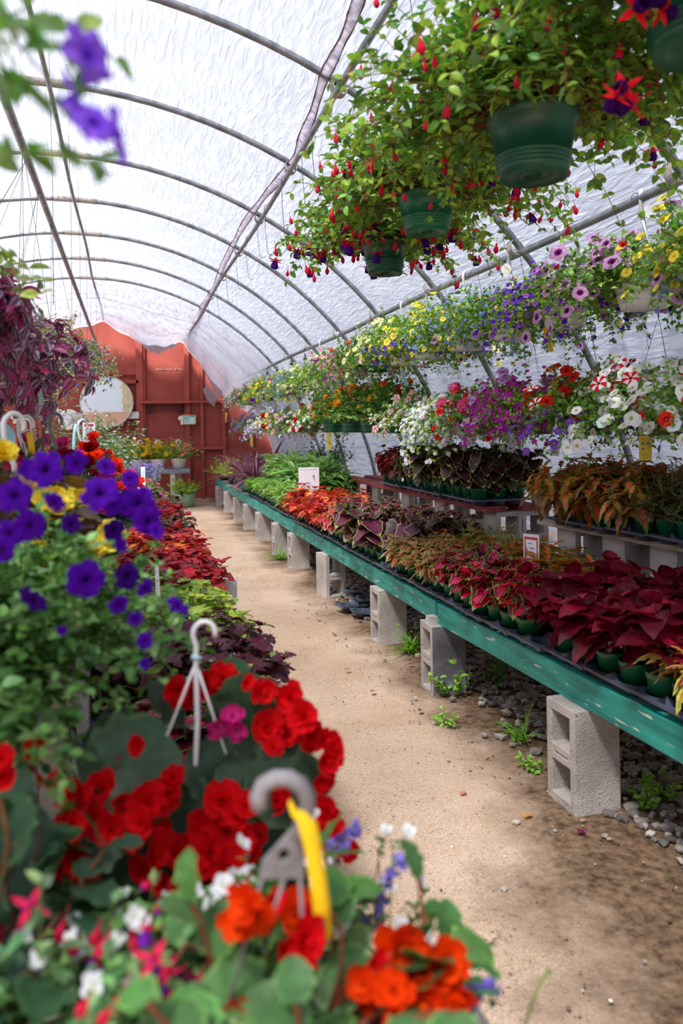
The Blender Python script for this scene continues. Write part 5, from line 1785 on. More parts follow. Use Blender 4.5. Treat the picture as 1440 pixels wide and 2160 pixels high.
# ---- fuchsias under the roof pipe
FUC = ('e6264a', '5a1c8a', 'b83a30')
FL = pal('5a8a3a', '5a8a3a')
FM = dict(mixp=pal('9cbd42', '9cbd42'), mixw=0.5, rnd=0.4)
for i, (x, y, z, rt_, n_, L_, lb, ce, rz) in enumerate([
    (1.27, 1.52, 2.28, 0.15, 240, 0.44, 'fuchsia basket in a dark pot closest to the camera, with open red and violet flowers', 10, 0.2),
    (1.17, 2.13, 2.175, 0.134, 420, 0.48, 'largest fuchsia basket, green pot with a round hole in its base', 5, 0.0),
    (1.20, 3.08, 2.24, 0.12, 330, 0.44, 'fuchsia basket in a ribbed green pot, second behind the largest', 4, 0.0),
    (1.27, 3.85, 2.22, 0.115, 320, 0.42, 'farthest fuchsia basket, thick with hanging red and purple flowers', 30, 0.0)]):
    rng = np.random.default_rng(500 + i)
    th = thing('fuchsia_basket', lb, 'hanging basket', (x, y, z), 0, 'fuchsia baskets')
    h_ = 0.19 if i < 2 else 0.16
    V, F, top = pot_geo(rt_, rt_ * 0.74, h_, 1, True, 28)
    g = Geo().add((V, [f for f in F if len(f) == 4]))
    a = np.arange(28) * 2 * PI / 28
    r0, r1 = rt_ * 0.66, rt_ * 0.2
    V = np.concatenate([np.c_[r * np.cos(a), r * np.sin(a), np.full(28, zz)] for r, zz in ((rt_ * 0.67, 0.004), (rt_ * 0.5, 0.004), (rt_ * 0.48, 0.009), (r1 * 1.1, 0.009), (r1, 0.004), (r1 * 0.85, 0.03))])
    g.add((V, [(q * 28 + (k + 1) % 28, q * 28 + k, (q + 1) * 28 + k, (q + 1) * 28 + (k + 1) % 28) for q in range(5) for k in range(28)]), mat=0)
    s = np.arange(16) * 2 * PI / 16
    g.add((np.c_[top[0] * np.cos(s), top[0] * np.sin(s), np.full(16, top[1])], [tuple(range(16))]), mat=1)
    g.build('pot', [M['dark_green_pot' if i != 2 else 'green_pot'], M['soil']], th)
    P, D, _ = shoots(rng, n_, L_, (0.15, 1.4), 0.42 if i else 0.5, 9, h_ * 0.9, rt_ * 0.8, lj=0.4)
    g = Geo()
    leafy(g, rng, P, D, 'ovalv', 0.047, FL, side=0.9, per=2, **FM)
    stems(g, P, 0.0014, col('8a4a36'), 1, origin=np.array([0, 0, h_ * 0.85]))
    g.build('foliage', M['leaf'], th)
    # flowers hang near the tips
    nb = (50, 98, 90, 100)[i]
    k0 = 5
    idx = [(a_, k_) for a_ in range(n_) for k_ in range(k0, 9)]
    if i >= 2:
        zs_ = np.array([P[q][2] for q in idx])
        keep = np.argsort(zs_)[:int(len(idx) * (0.35 if i == 3 else 0.6))]
        idx = [idx[q] for q in keep]
    sel = rng.choice(len(idx), nb, replace=False)
    mb, mo = flower_me('bud', FUC), flower_me('open', ('d81c34', '4a1a7c', 'b83a30'))
    for q, s_ in enumerate(sel):
        p = P[idx[s_]]
        op_ = q < ce
        sz = 0.032 * rng.uniform(0.75, 1.2) if not op_ else 0.042
        if i == 3:
            sz *= 1.15
        link('blossom', mo if op_ else mb, th, p + nrm(p * np.array([1, 1, 0.2])) * 0.03 - np.array([0, 0, 0.035]), (float(rng.normal(0, 0.2)), float(rng.normal(0, 0.2)), float(rng.random() * 6)), float(sz))
    if i == 0:
        for q, (fx, fy, s_) in enumerate([(1300, 200, 0.034), (1335, 215, 0.034), (1318, 186, 0.03), (1340, 20, 0.036), (1365, 8, 0.034), (1395, 25, 0.03)]):
            pz_ = at(fx, fy, y=1.45) - np.array([x, y, z])
            link('blossom', flower_me('open', ('e81e30', '3a0c5a', 'b83a30')), th, pz_, (0.9 + 0.2 * q, 0.3 * q, float(q)), s_ * 1.25)
    hh = 0.50
    hanger(th, 'greenplastic', rt_ * 0.97, h_ * 0.96, hh, hook_r=0.025, strapw=0.006, hook_h=0.1, hook_t=0.005)
    w = thing('suspension_wire', f'long thin wire from the roof pipe to the {("camera-end", "largest", "second", "farthest")[i]} fuchsia basket', 'wire', (x, y, z + hh - 0.03), 0, 'wires carrying the fuchsias')
    hz = 3.27 + 0.0 - (z + hh - 0.03)
    pts = [(0.02, 0, 0.015), (0.0, 0, 0.0), (-0.012, 0, 0.02), (-0.03, 0, hz * 0.5), (-0.06, 0, hz - 0.01)]
    Geo().add(tube(pts, 0.0017, 6)).build('rod', M['wire'], w)
    Geo().add(tube([(-0.036 + 0.024 * math.cos(a_), 0, hz + 0.024 * math.sin(a_)) for a_ in np.linspace(PI + 0.4, -0.4, 14)], 0.0017, 6)).build('hook', M['wire'], w)

# ---- empty hooks waiting along the roof pipe
for i, (y, l_) in enumerate([(4.75, 0.34), (5.05, 0.36), (5.75, 0.42), (6.5, 0.36), (6.9, 0.30), (7.6, 0.36), (8.3, 0.34), (9.2, 0.34), (10.2, 0.36), (11.4, 0.34)]):
    th = thing('wire_hook', f'empty wire hook dangling from the roof pipe, {ORD[i]} behind the fuchsias', 'hook', (1.13, y, 3.27), 0, 'empty hooks on the roof pipe')
    P = [(0.02 * math.cos(a_), 0, 0.022 * math.sin(a_)) for a_ in np.linspace(-0.3, PI, 9)] + [(-0.015, 0, -l_ * 0.5), (0.0, 0.004, -l_)] + [(0.028 - 0.028 * math.cos(a_), 0.004, -l_ - 0.03 * math.sin(a_)) for a_ in np.linspace(0.2, PI * 0.95, 8)]
    Geo().add(tube(P, 0.0022, 6)).build('rod', M['wire'], th)
for i, (x, y, z0_, z1_) in enumerate([(-0.42, 5.0, 2.2, 3.7), (-0.40, 6.3, 2.3, 3.69), (-0.40, 7.4, 2.4, 3.69), (-0.40, 8.6, 2.4, 3.69), (-0.42, 9.9, 2.4, 3.69), (-0.40, 11.2, 2.4, 3.69)]):
    o = Geo().add(tube([(0, 0, 0), (0.008, 0, (z1_ - z0_) * 0.5), (0, 0, z1_ - z0_ - 0.01)], 0.0016, 5)).build('hanging_wire', M['wire'], loc=(x, y, z0_))
    tag(o, f'thin bare wire hanging from the ridge pipe, {ORD[i]} from the camera', 'wire', 'bare wires on the ridge pipe')

# ---------------------------------------------------------------- the bench on the left
for i, (a, b_, ph) in enumerate([(0.5, 2.45, 'under the red begonias'), (2.48, 5.2, 'under the lime and crimson coleus'), (5.23, 8.0, 'under the farther crimson coleus'), (8.03, 12.2, 'under the magenta petunias')]):
    th = thing('plant_bench', f'low wooden plant bench across the path, section {ph}', 'bench', (-1.35, a, 0), 0, 'sections of the bench across the path')
    Geo().add(box(1.66, 1.70, 0, b_ - a, 0.385, 0.5)).build('front_board', M['teal'], th, smooth=False)
    for q in range(6):
        Geo().add(box(0.04 + q * 0.27, 0.30 + q * 0.27, 0, b_ - a, 0.465, 0.494)).build('top_board', M['rawwood'], th, smooth=False)
    for yq in (0.03, b_ - a - 0.07):
        Geo().add(box(0.04, 1.66, yq, yq + 0.04, 0.39, 0.465)).build('cross_board', M['rawwood'], th, smooth=False)
k_ = 0
for y in (0.8, 2.46, 4.0, 5.22, 6.7, 8.0, 9.6, 11.6):
    for x, wd in ((0.23, 'path-side'), (-1.2, 'film-side')):
        o = link('cinder_block', bm1, None, (x, y, 0.0 if True else 0), (0, 0, 0))
        tag(bevelled(o), f'cinder block on end under the bench across the path, {wd}, {ORD[k_ // 2]} from the camera', 'cinder block', 'cinder blocks under the bench across the path')
        k_ += 1
# raised tier on the left
ZL = 0.494
k_ = 0
for y in (1.62, 2.6, 3.7, 4.9, 6.1, 7.2):
    for lv in (0, 1):
        o = link('cinder_block', bm1, None, (-0.52, y, ZL + 0.001 + 0.195 * lv + 0.0975))
        o.rotation_euler = Matrix(((0, 0, 1), (-1, 0, 0), (0, -1, 0))).to_euler()
        tag(bevelled(o), f'cinder block lying under the shelf across the path, {"top" if lv else "bottom"} course, {ORD[k_]} pile', 'cinder block', 'blocks under the shelf across the path')
    k_ += 1
ZS = ZL + 0.392
for x, wd in ((-0.40, 'path side'), (-0.62, 'film side')):
    tag(Geo().add(box(x - 0.1, x + 0.1, 1.45, 7.4, ZS, ZS + 0.03)).build('plank', M['rawwood'], smooth=False), f'grey plank of the raised shelf across the path, {wd}', 'plank', 'planks of the shelf across the path')
ZS += 0.03
# open plastic grate lying on the bench
g = Geo()
n_ = 22
for k in range(-n_, n_ + 1):
    for sg in (1, -1):
        c = k * 0.03
        p0 = np.array([max(-0.3, -0.3 if True else 0), 0, 0])
        xs_ = np.linspace(-0.22, 0.22, 2)
        ys2 = sg * (xs_) + c
        t0, t1 = xs_[0], xs_[1]
        lo, hi = -0.42, 0.42
        a0 = (lo - c) / sg
        a1 = (hi - c) / sg
        x0, x1 = max(-0.22, min(a0, a1)), min(0.22, max(a0, a1))
        if x1 - x0 < 0.01:
            continue
        P = np.array([(x0, sg * x0 + c, 0.0), (x1, sg * x1 + c, 0.0)])
        g.add(strip(P, 0.007, (0, 0, 1), 0.006))
g.add(box(-0.23, 0.23, -0.43, -0.415, -0.004, 0.006)).add(box(-0.23, 0.23, 0.415, 0.43, -0.004, 0.006)).add(box(-0.23, -0.215, -0.43, 0.43, -0.004, 0.006)).add(box(0.215, 0.23, -0.43, 0.43, -0.004, 0.006))
o = g.build('plastic_grate', M['grate'], smooth=False, loc=(-0.19, 2.25, 0.54))
o.rotation_euler = (0.0, 0.0, 0.15)
tag(o, 'grey plastic lattice grate lying behind the front begonias', 'grate')
tag(Geo().add(box(-0.21, 0.21, -0.2, 0.2, 0, 0.035)).build('support_board', M['rawwood'], smooth=False, loc=(-0.19, 2.25, 0.496)), 'bare board propping up the plastic lattice grate', 'board')
for (x, y, z, h_) in ():
    pass


def pick_left(r, y):
    if y < 2.4:
        return 'pinkcore'
    if y < 2.9:
        return 'duskgreen' if r < 3 else 'pinkcore'
    if y < 3.7:
        return 'lime'
    if y < 4.7:
        return 'redmaple'
    if y < 4.95:
        return 'flame' if r < 3 else 'olivegold'
    if y < 5.7:
        return 'redmaple'
    if y < 6.0:
        return 'plumsmall'
    if y < 7.6:
        return 'redmaple'
    return 'olive' if y < 8.3 else 'plumsmall'


tray_row('the path-side bench edge', 0.34, [2.0 + 0.294 * k for k in range(22)], 3, lambda y: 0.494, pick_left, side=-1, skip=set((t, 2, j) for t in (0, 1, 12, 13, 14, 15, 16, 17, 18, 19, 20, 21) for j in (0, 1)))

card('plant_sign', 'blank white card leaning out over the path from the crimson coleus', at(474, 1262, x=0.46), 0.125, 0.095, -0.2, -0.2, [], 0.16)
card('plant_tag', 'tall white tag standing upright in the lime coleus', at(335, 1278, y=3.2), 0.022, 0.16, -0.9, 0.05, [(-0.3, 0.3, 0.1, 0.9, col('dfe4ec'))], 0.1, 'tag')
card('plant_tag', 'white tag standing before the magenta petunias', at(302, 1025, y=8.6), 0.05, 0.2, -0.6, 0.0, [(-0.3, 0.3, 0.2, 0.8, col('b9cfe0'))], 0.1, 'tag')
card('plant_tag', 'slim white tag among the farther crimson coleus', at(308, 1078, y=6.5), 0.03, 0.18, -0.6, 0.0, [(-0.3, 0.3, 0.3, 0.8, col('c9b7c0'))], 0.1, 'tag')
card('plant_tag', 'slim tag just left of the magenta petunia flowers', at(292, 1052, y=7.5), 0.04, 0.16, -0.6, 0.0, [], 0.1, 'tag')

# magenta and red bedding petunias toward the end, lavender behind
BD = [(0.25, 9.0, MAG), (0.0, 9.1, MAG), (-0.25, 9.0, ('b01040', 'd82a5a', 'e65a7a', '8a0c30')), (0.2, 9.6, PINKP), (-0.05, 9.7, MAG), (-0.3, 9.6, MAG), (0.22, 10.3, ('c0184a', 'de3a62', 'ea6a88', '9a1038')), (-0.02, 10.4, MAG), (-0.3, 10.4, PINKP), (0.2, 11.1, ('c0184a', 'de3a62', 'ea6a88', '9a1038')), (-0.1, 11.2, MAG), (-0.5, 9.3, MAG), (-0.55, 10.2, MAG), (-0.5, 11.0, PINKP)]
for i, (x, y, c) in enumerate(BD):
    nm = 'magenta' if c is MAG else ('pink' if c is PINKP else 'rose-red')
    basket(400 + i, (x, y, 0.494), f'{nm} bedding petunia on the bench across the path, {ORD[i]} of that patch', 'potted plant', 'potted_petunia', 'bedding petunias across the path', ('green_pot', 0.09, 0.07, 0.11), (60, 0.17, (0.2, 1.5), 0.1),
           leaf=('oval_lo', 0.04, GL), flowers=[('petunia_lo', c, 16, 0.034, dict(bias=(0.1, -0.6, 0.4)))])
for i, (x, y) in enumerate([(-0.35, 11.7), (0.0, 11.8), (0.25, 11.7), (-0.7, 11.5)]):
    r_ = np.random.default_rng(450 + i)
    th = thing('potted_lavender', f'potted lavender-blue spires behind the magenta petunias, {ORD[i]} of four', 'potted plant', (x, y, 0.494), 0, 'potted spires across the path')
    link('pot', pot_me('white_pot', 0.1, 0.08, 0.12), th)
    P, D, _ = shoots(r_, 46, 0.34, (0.8, 1.55), 0.02, 7, 0.1, 0.06)
    g = Geo()
    leafy(g, r_, P[:, :5], D[:, :5], 'oval_lo', 0.05, GS)
    stems(g, P, 0.0015, col('86a566'), 1)
    g.build('foliage', M['leaf'], th)
    g = Geo()
    pp = P[:, 3:].reshape(-1, 3)
    pp = np.repeat(pp, 5, 0) + r_.normal(0, 0.010, (len(pp) * 5, 3))
    flower_geo(g, 'small', ('a59ad8', 'b9b0e4'), pp, r_.normal(size=pp.shape) + np.array([0, -0.5, 0.3]), 0.012, r_)
    tag(g.build('blossom', M['petal'], th), kind='stuff')


# ---- generic hero helpers
def placed_blossoms(th, loc, items, kinds, cols, depth, jitter=0.04, face=(0.0, -1.0, 0.35), name='blossom', seed=0, mat=None, rnd=0.35):
    """flowers of one plant, each at its own spot around the plant's depth"""
    rg_ = np.random.default_rng(seed)
    for i, it in enumerate(items):
        px, py, s = it[:3]
        dy = it[3] if len(it) > 3 else 0.0
        c = cols[it[4]] if len(it) > 4 else cols[0]
        y = depth + dy + rg_.uniform(-jitter, jitter)
        p = at(px, py, y=y)
        rad = s / 2 / F_PX * (y * math.cos(PSI) + p[0] * math.sin(PSI))
        d = nrm(np.array(face) + rg_.normal(0, rnd, 3))
        o = link(name, flower_me(kinds[i % len(kinds)], c), th, p - np.asarray(loc), aim(d), float(rad))
        o.rotation_euler.rotate_axis('Z', float(rg_.random() * 6))


BEG = [('e01420', 'e8141c', 'ea1820', 'd80e18'), ('e23a08', 'f04a0c', 'f25c18', 'e8a030'), ('d82a86', 'e4409a', 'ea5ab0', 'f0a0c0')]


def begonia_foliage(th, rng, spots, loc, size, palette, n_per=1):
    g = Geo()
    P, D, Nn, S = [], [], [], []
    for px, py, y, s, dx, dz in spots:
        p = at(px, py, y=y) - np.asarray(loc)
        P.append(p)
        D.append(np.array([dx, -0.35, dz]))
        Nn.append(np.array([0.1 * rng.normal(), -0.75, 0.75]))
        S.append(s)
    inst(g, TL['begonia'], np.array(P), np.array(D), np.array(Nn), np.array(S), jit(rng, palette, len(P), 0.2))
    return g


k_ = 0
for y in (0.80, 1.0):
    for x in (0.04, -0.36):
        o = link('cinder_block', bm1, None, (x, y, 0.494 + 0.001 + 0.0975))
        o.rotation_euler = Matrix(((0, 0, 1), (-1, 0, 0), (0, -1, 0))).to_euler()
        tag(bevelled(o), f'cinder block hidden under the front pots, {["path side, front", "film side, front", "path side, behind", "film side, behind"][k_]}', 'cinder block', 'blocks under the front pots')
        k_ += 1
# red begonia, standing just behind the front one
loc = np.array([0.05, 1.28, 0.496])
th = thing('red_begonia_pot', 'scarlet double begonia in a pot with a long white hook, dark round leaves', 'potted plant', loc)
link('pot', pot_me('brown_pot', 0.14, 0.10, 0.16), th)
rng = np.random.default_rng(800)
red1 = [(430, 1440, 60, .2), (470, 1430, 62, .2), (400, 1462, 62, .2), (372, 1455, 56, .2), (452, 1468, 50, .2), (362, 1480, 36, .2),
        (548, 1458, 66, .1), (580, 1490, 70, .1), (612, 1470, 70, .1), (560, 1530, 72, .1), (600, 1545, 72, .1), (640, 1510, 70, .1), (655, 1550, 66, .1), (575, 1575, 44, .05), (685, 1560, 62, .1), (690, 1600, 66, .1), (680, 1640, 60, .05), (700, 1580, 50, .1), (520, 1440, 36, .1),
        (165, 1680, 80), (215, 1660, 76), (190, 1720, 84), (235, 1745, 74), (150, 1740, 66), (255, 1690, 60), (130, 1650, 56), (310, 1690, 92), (345, 1670, 82), (300, 1730, 70), (365, 1640, 50), (340, 1740, 40), (470, 1690, 84), (500, 1720, 62), (515, 1700, 56), (430, 1750, 92), (440, 1800, 96), (370, 1800, 90), (320, 1790, 88), (300, 1830, 60), (345, 1850, 74), (285, 1770, 60), (395, 1845, 60), (470, 1770, 70), (480, 1830, 78), (470, 1865, 60), (510, 1770, 60), (525, 1800, 66), (585, 1690, 60, .05), (600, 1650, 36, .1), (690, 1710, 74, .05), (705, 1745, 54, .05), (735, 1790, 50, .05), (640, 1745, 40, .05), (110, 1770, 60), (160, 1810, 70), (175, 1850, 60), (130, 1830, 60), (210, 1600, 34, .1), (290, 1570, 46, .1), (375, 1870, 36), (255, 1615, 44, .1), (0, 1600, 60), (8, 1640, 60), (540, 1760, 50)]
placed_blossoms(th, loc, red1, ['rose0', 'rose1'], BEG, 1.18, 0.05, seed=1, rnd=0.28)
placed_blossoms(th, loc, [(465, 1525, 50, .1, 0), (490, 1510, 50, .1, 0), (500, 1540, 44, .1, 0), (455, 1545, 36, .1, 0)], ['rose1', 'rose0'], [BEG[2]], 1.18, 0.02, seed=2)
spots = [(360, 1555, 1.3, 0.15, -0.7, -0.2), (330, 1560, 1.33, 0.12, -0.9, 0.1), (430, 1560, 1.32, 0.11, 0.3, -0.6), (480, 1600, 1.3, 0.13, 0.4, -0.3), (540, 1600, 1.28, 0.13, 0.6, -0.5), (590, 1610, 1.3, 0.09, 0.3, -0.3), (450, 1640, 1.32, 0.12, -0.2, -0.8), (500, 1560, 1.34, 0.12, 0.1, 0.7), (560, 1560, 1.36, 0.10, 0.5, 0.5), (400, 1630, 1.3, 0.11, -0.4, -0.7), (270, 1640, 1.28, 0.09, 0.2, -0.9), (625, 1620, 1.3, 0.06, 0.3, -0.2), (560, 1660, 1.3, 0.12, 0.3, -0.9),
         (110, 1730, 1.1, 0.12, -0.8, -0.5), (60, 1700, 1.14, 0.09, -0.9, -0.1), (230, 1820, 1.3, 0.12, 0.2, -0.7), (300, 1880, 1.32, 0.12, -0.2, -0.7), (420, 1900, 1.34, 0.12, 0.3, -0.5), (540, 1700, 1.34, 0.12, -0.3, -0.6), (600, 1700, 1.34, 0.10, 0.2, -0.5), (635, 1660, 1.3, 0.06, 0.3, 0.2), (380, 1700, 1.34, 0.13, -0.2, -0.5), (250, 1700, 1.34, 0.12, -0.5, -0.3), (180, 1770, 1.34, 0.12, -0.4, -0.4), (460, 1480, 1.4, 0.09, 0.2, 0.5), (390, 1500, 1.42, 0.09, -0.3, 0.4)]
g = begonia_foliage(th, rng, spots, loc, 0.12, pal('35543a', '46663e'))
P, D, _ = shoots(rng, 44, 0.26, (0.2, 1.3), 0.2, 6, 0.12, 0.1)
leafy(g, rng, P[:, 1:], D[:, 1:], 'begonia', 0.075, pal('35543a', '46663e'), per=1)
stems(g, P, 0.0035, col('6a4a34'), 1, origin=np.array([0, 0, 0.12]))
g.build('foliage', M['leaf'], th)
g = Geo()
hx = at(410, 1650, y=1.3) - loc
ht = at(414, 1315, y=1.3) - loc
mid = ht + (hx - ht) * 0.25
hk = [hx + 0 * hx, hx + (mid - hx) * 0.5 + np.array([0.004, 0, 0]), mid, mid + (ht - mid) * 0.45]
top_ = ht + np.array([0.0, 0, 0])
arc = [top_ + np.array([0.012 - 0.018 * math.cos(a_), 0, -0.018 + 0.02 * math.sin(a_)]) for a_ in np.linspace(0, PI * 1.1, 9)]
g.add(tube([(0.0, 0, 0.15), tuple(hx)] + [tuple(v) for v in hk[1:]] + [tuple(v) for v in arc], 0.0042, 8))
for dx in (-0.085, 0.06):
    g.add(tube([tuple(mid), tuple(mid + np.array([dx * 0.5, 0, -0.10])), tuple(mid + np.array([dx, 0.02, -0.2])), (dx * 1.3, 0.03, 0.16)], 0.0022, 6))
g.build('hanger_hook', M['whiteplastic'], th)
Geo().add(tube([tuple(mid + np.array([-0.007, -0.004, 0.012])), tuple(mid + np.array([0.008, -0.004, 0.008]))], 0.0035, 6)).build('blue_tie', M['bluetag'], th)

# orange begonia at the very front, with the grey hook and yellow tag
loc = np.array([0.155, 0.80, 0.691])
th = thing('orange_begonia_pot', 'orange-red begonia at the very front, pot with a grey toothed hook', 'hanging basket', loc)
link('pot', pot_me('brown_pot', 0.12, 0.09, 0.12), th)
rng = np.random.default_rng(801)
org = [(520, 1900, 86, 0, 1), (505, 1940, 84, 0, 1), (545, 1930, 70, 0, 1), (620, 1920, 90, .03, 1), (640, 1980, 96, 0, 0), (600, 2000, 70, 0, 0), (660, 1940, 60, .05, 0), (575, 1900, 60, .05, 0),
       (840, 2000, 118, 0, 1), (870, 2050, 120, 0, 1), (935, 2030, 100, 0, 1), (960, 2090, 96, 0, 1), (900, 2110, 110, 0, 1), (830, 2090, 90, 0, 1), (765, 2070, 70, 0, 1), (940, 2140, 100, 0, 1), (850, 2150, 100, 0, 1), (770, 2110, 60, 0, 1), (790, 2020, 50, 0, 0), (600, 2075, 42, 0, 0),
       (490, 2150, 90, 0, 1), (530, 2160, 80, 0, 1), (440, 2170, 60, 0, 1), (75, 1590, 60, .3, 1), (65, 1630, 62, .3, 1), (95, 1845, 62, .25, 1), (125, 1850, 50, .25, 1), (85, 1820, 40, .25, 1)]
placed_blossoms(th, loc, org[:23], ['rose1', 'rose0'], BEG, 0.80, 0.03, seed=3, rnd=0.35)
spots = [(520, 2050, .84, 0.068, -0.4, -0.5), (560, 2080, .82, 0.074, -0.6, 0.2), (470, 2110, .84, 0.062, -0.7, -0.3), (640, 2090, .86, 0.062, 0.3, -0.4), (700, 2040, .88, 0.050, 0.5, 0.1), (600, 2050, .88, 0.056, 0.1, 0.6), (700, 2110, .84, 0.056, 0.2, -0.8), (780, 2150, .84, 0.050, 0.6, -0.4), (560, 1960, .9, 0.037, -0.2, 0.4), (730, 1990, .9, 0.031, 0.6, 0.3), (900, 2170, .86, 0.062, 0.5, -0.4), (620, 2150, .8, 0.056, -0.1, -0.8)]
g = begonia_foliage(th, rng, spots, loc, 0.1, pal('5f8a50', '7fa55c'))
P, D, _ = shoots(rng, 30, 0.2, (0.1, 1.3), 0.1, 5, 0.1, 0.08)
leafy(g, rng, P, D, 'begonia', 0.06, pal('4f7a42', '6f9a50'), per=1)
stems(g, P, 0.003, col('9a5a3c'), 1, origin=np.array([0, 0, 0.1]))
for it in org[8:20]:
    q = at(it[0], it[1], y=0.8) - loc
    g.add(tube([(0.05, 0.02, 0.1), tuple(q * np.array([0.6, 0.6, 0.7]) + np.array([0, 0.02, 0.02])), tuple(q + np.array([0, 0.01, -0.01]))], 0.0028, 5), col('a8503a'))
g.build('foliage', M['leaf'], th)
# grey hook: crook, triangular plate with a hole, strands
Y_ = 0.80
c0 = at(640, 1745, y=Y_) - loc
crook = [at(px, py, y=Y_) - loc for px, py in [(549, 1705), (545, 1680), (555, 1655), (580, 1642), (608, 1642), (632, 1655), (646, 1680), (648, 1705), (640, 1735), (632, 1765)]]
g = Geo().add(tube(crook, [0.009] * 8 + [0.010, 0.011], 8))
tri = [at(px, py, y=Y_) - loc for px, py in [(628, 1735), (645, 1745), (640, 1850), (545, 1852), (555, 1815)]]
hole = at(598, 1802, y=Y_) - loc
nh = 24
ang = np.arange(nh) * 2 * PI / nh
_h = hole[[0, 2]]
for q_ in tri:
    a_ = math.atan2(q_[2] - _h[1], q_[0] - _h[0]) % (2 * PI)
    ang[int(np.argmin(np.abs((ang - a_ + PI) % (2 * PI) - PI)))] = a_
ang = np.sort(ang % (2 * PI))
ctr = np.mean(tri, axis=0)
outer = []
tri_a = np.array(tri)


def ray_poly(c, d, poly):
    best = None
    for i_ in range(len(poly)):
        a_, b2 = poly[i_][[0, 2]], poly[(i_ + 1) % len(poly)][[0, 2]]
        e_ = b2 - a_
        den = d[0] * e_[1] - d[1] * e_[0]
        if abs(den) < 1e-12:
            continue
        w_ = a_ - c
        t_ = (w_[0] * e_[1] - w_[1] * e_[0]) / den
        u_ = (w_[0] * d[1] - w_[1] * d[0]) / den
        if t_ > 0 and -1e-6 <= u_ <= 1 + 1e-6:
            best = t_ if best is None else min(best, t_)
    return best or 0.01


hc = hole[[0, 2]]
O = []
I_ = []
for a_ in ang:
    d_ = np.array([math.cos(a_), math.sin(a_)])
    r_ = ray_poly(hc, d_, tri_a)
    O.append((hc[0] + d_[0] * r_, hc[1] + d_[1] * r_))
    I_.append((hc[0] + d_[0] * 0.0062, hc[1] + d_[1] * 0.0062))
yb = hole[1]
V = np.array([(x, yb - 0.0025, z) for x, z in O] + [(x, yb - 0.0025, z) for x, z in I_] + [(x, yb + 0.0025, z) for x, z in O] + [(x, yb + 0.0025, z) for x, z in I_])
F = []
for k in range(nh):
    k2 = (k + 1) % nh
    F += [(k, nh + k, nh + k2, k2), (2 * nh + k, 2 * nh + k2, 3 * nh + k2, 3 * nh + k), (k, k2, 2 * nh + k2, 2 * nh + k), (nh + k, 3 * nh + k, 3 * nh + k2, nh + k2)]
g.build('hanger_hook', M['greyplastic'], th)
Geo().add((V, F)).build('hanger_plate', M['greyplastic'], th, smooth=False)
g = Geo()
for (a_, b2, c2) in (((552, 1850), (545, 1880), (470, 2170)), ((600, 1850), (575, 1930), (560, 2000)), ((632, 1850), (640, 2000), (672, 2180))):
    g.add(tube([at(*a_, y=Y_) - loc, at(*b2, y=Y_) - loc, at(*c2, y=Y_ + (0.0 if a_[0] != 600 else 0.06)) - loc], 0.0022, 6))
g.build('hanger_strand', M['greyplastic'], th)
p0 = np.array([at(px, py, y=Y_ - 0.01) for px, py in [(611, 1690), (618, 1712), (634, 1722), (650, 1745), (660, 1790), (670, 1850), (678, 1915), (684, 1980)]])
o = thing('yellow_tag', 'bright yellow plastic strap tag looped on the grey toothed hook at the front', 'tag', p0[0])
Nn = np.array([(0.9, -0.4, 0.1), (0.7, -0.7, 0.1), (0.2, -1, 0.2), (0.1, -1, 0.1), (0, -1, 0.05), (0, -1, 0.0), (0, -1, 0), (0, -1, 0)])
Geo().add(strip(p0 - p0[0], [0.006, 0.008, 0.012, 0.019, 0.017, 0.017, 0.0175, 0.017], Nn, 0.0014)).build('strap', M['yellowtag'], o)
g = Geo()
for k in range(3):
    q = at(672 + 6 * k, 1948 + (k % 2) * 6, y=Y_ - 0.0125) - p0[0]
    g.add(xf(box(-0.0012, 0.0012, -0.0003, 0.0003, -0.004, 0.004), q))
g.build('print', M['wire'], o, smooth=False)

# orange begonia farther left, in its own pot
loc = np.array([-0.21, 1.02, 0.691])
th = thing('orange_begonia_pot', 'orange begonia at the frame edge beside the scarlet one', 'potted plant', loc)
link('pot', pot_me('brown_pot', 0.11, 0.09, 0.12), th)
rng = np.random.default_rng(805)
placed_blossoms(th, loc, org[23:] + [(2, 1600, 60, .1, 0), (5, 1640, 60, .1, 0)], ['rose1', 'rose0'], BEG, 0.95, 0.02, seed=4)
P, D, _ = shoots(rng, 24, 0.22, (0.5, 1.5), 0.1, 5, 0.1, 0.08)
g = Geo()
leafy(g, rng, P[:, 1:], D[:, 1:], 'begonia', 0.06, pal('35543a', '46663e'), per=1)
stems(g, P, 0.003, col('8a5a3c'), 1, origin=np.array([0, 0, 0.1]))
g.build('foliage', M['leaf'], th)


# front-left fuchsia bush, white and blue fillers
def small_plant(seed, loc, label, pot, sh, leaf, lsize, lp, fl, name='potted_plant', cat='potted plant', K=6, stem_c='6a7a3c', lo={}, clipx=None):
    return basket(seed, loc, label, cat, name, None, pot, sh, K, (leaf, lsize, lp), lo, fl, stem_c=stem_c, stem_every=1)


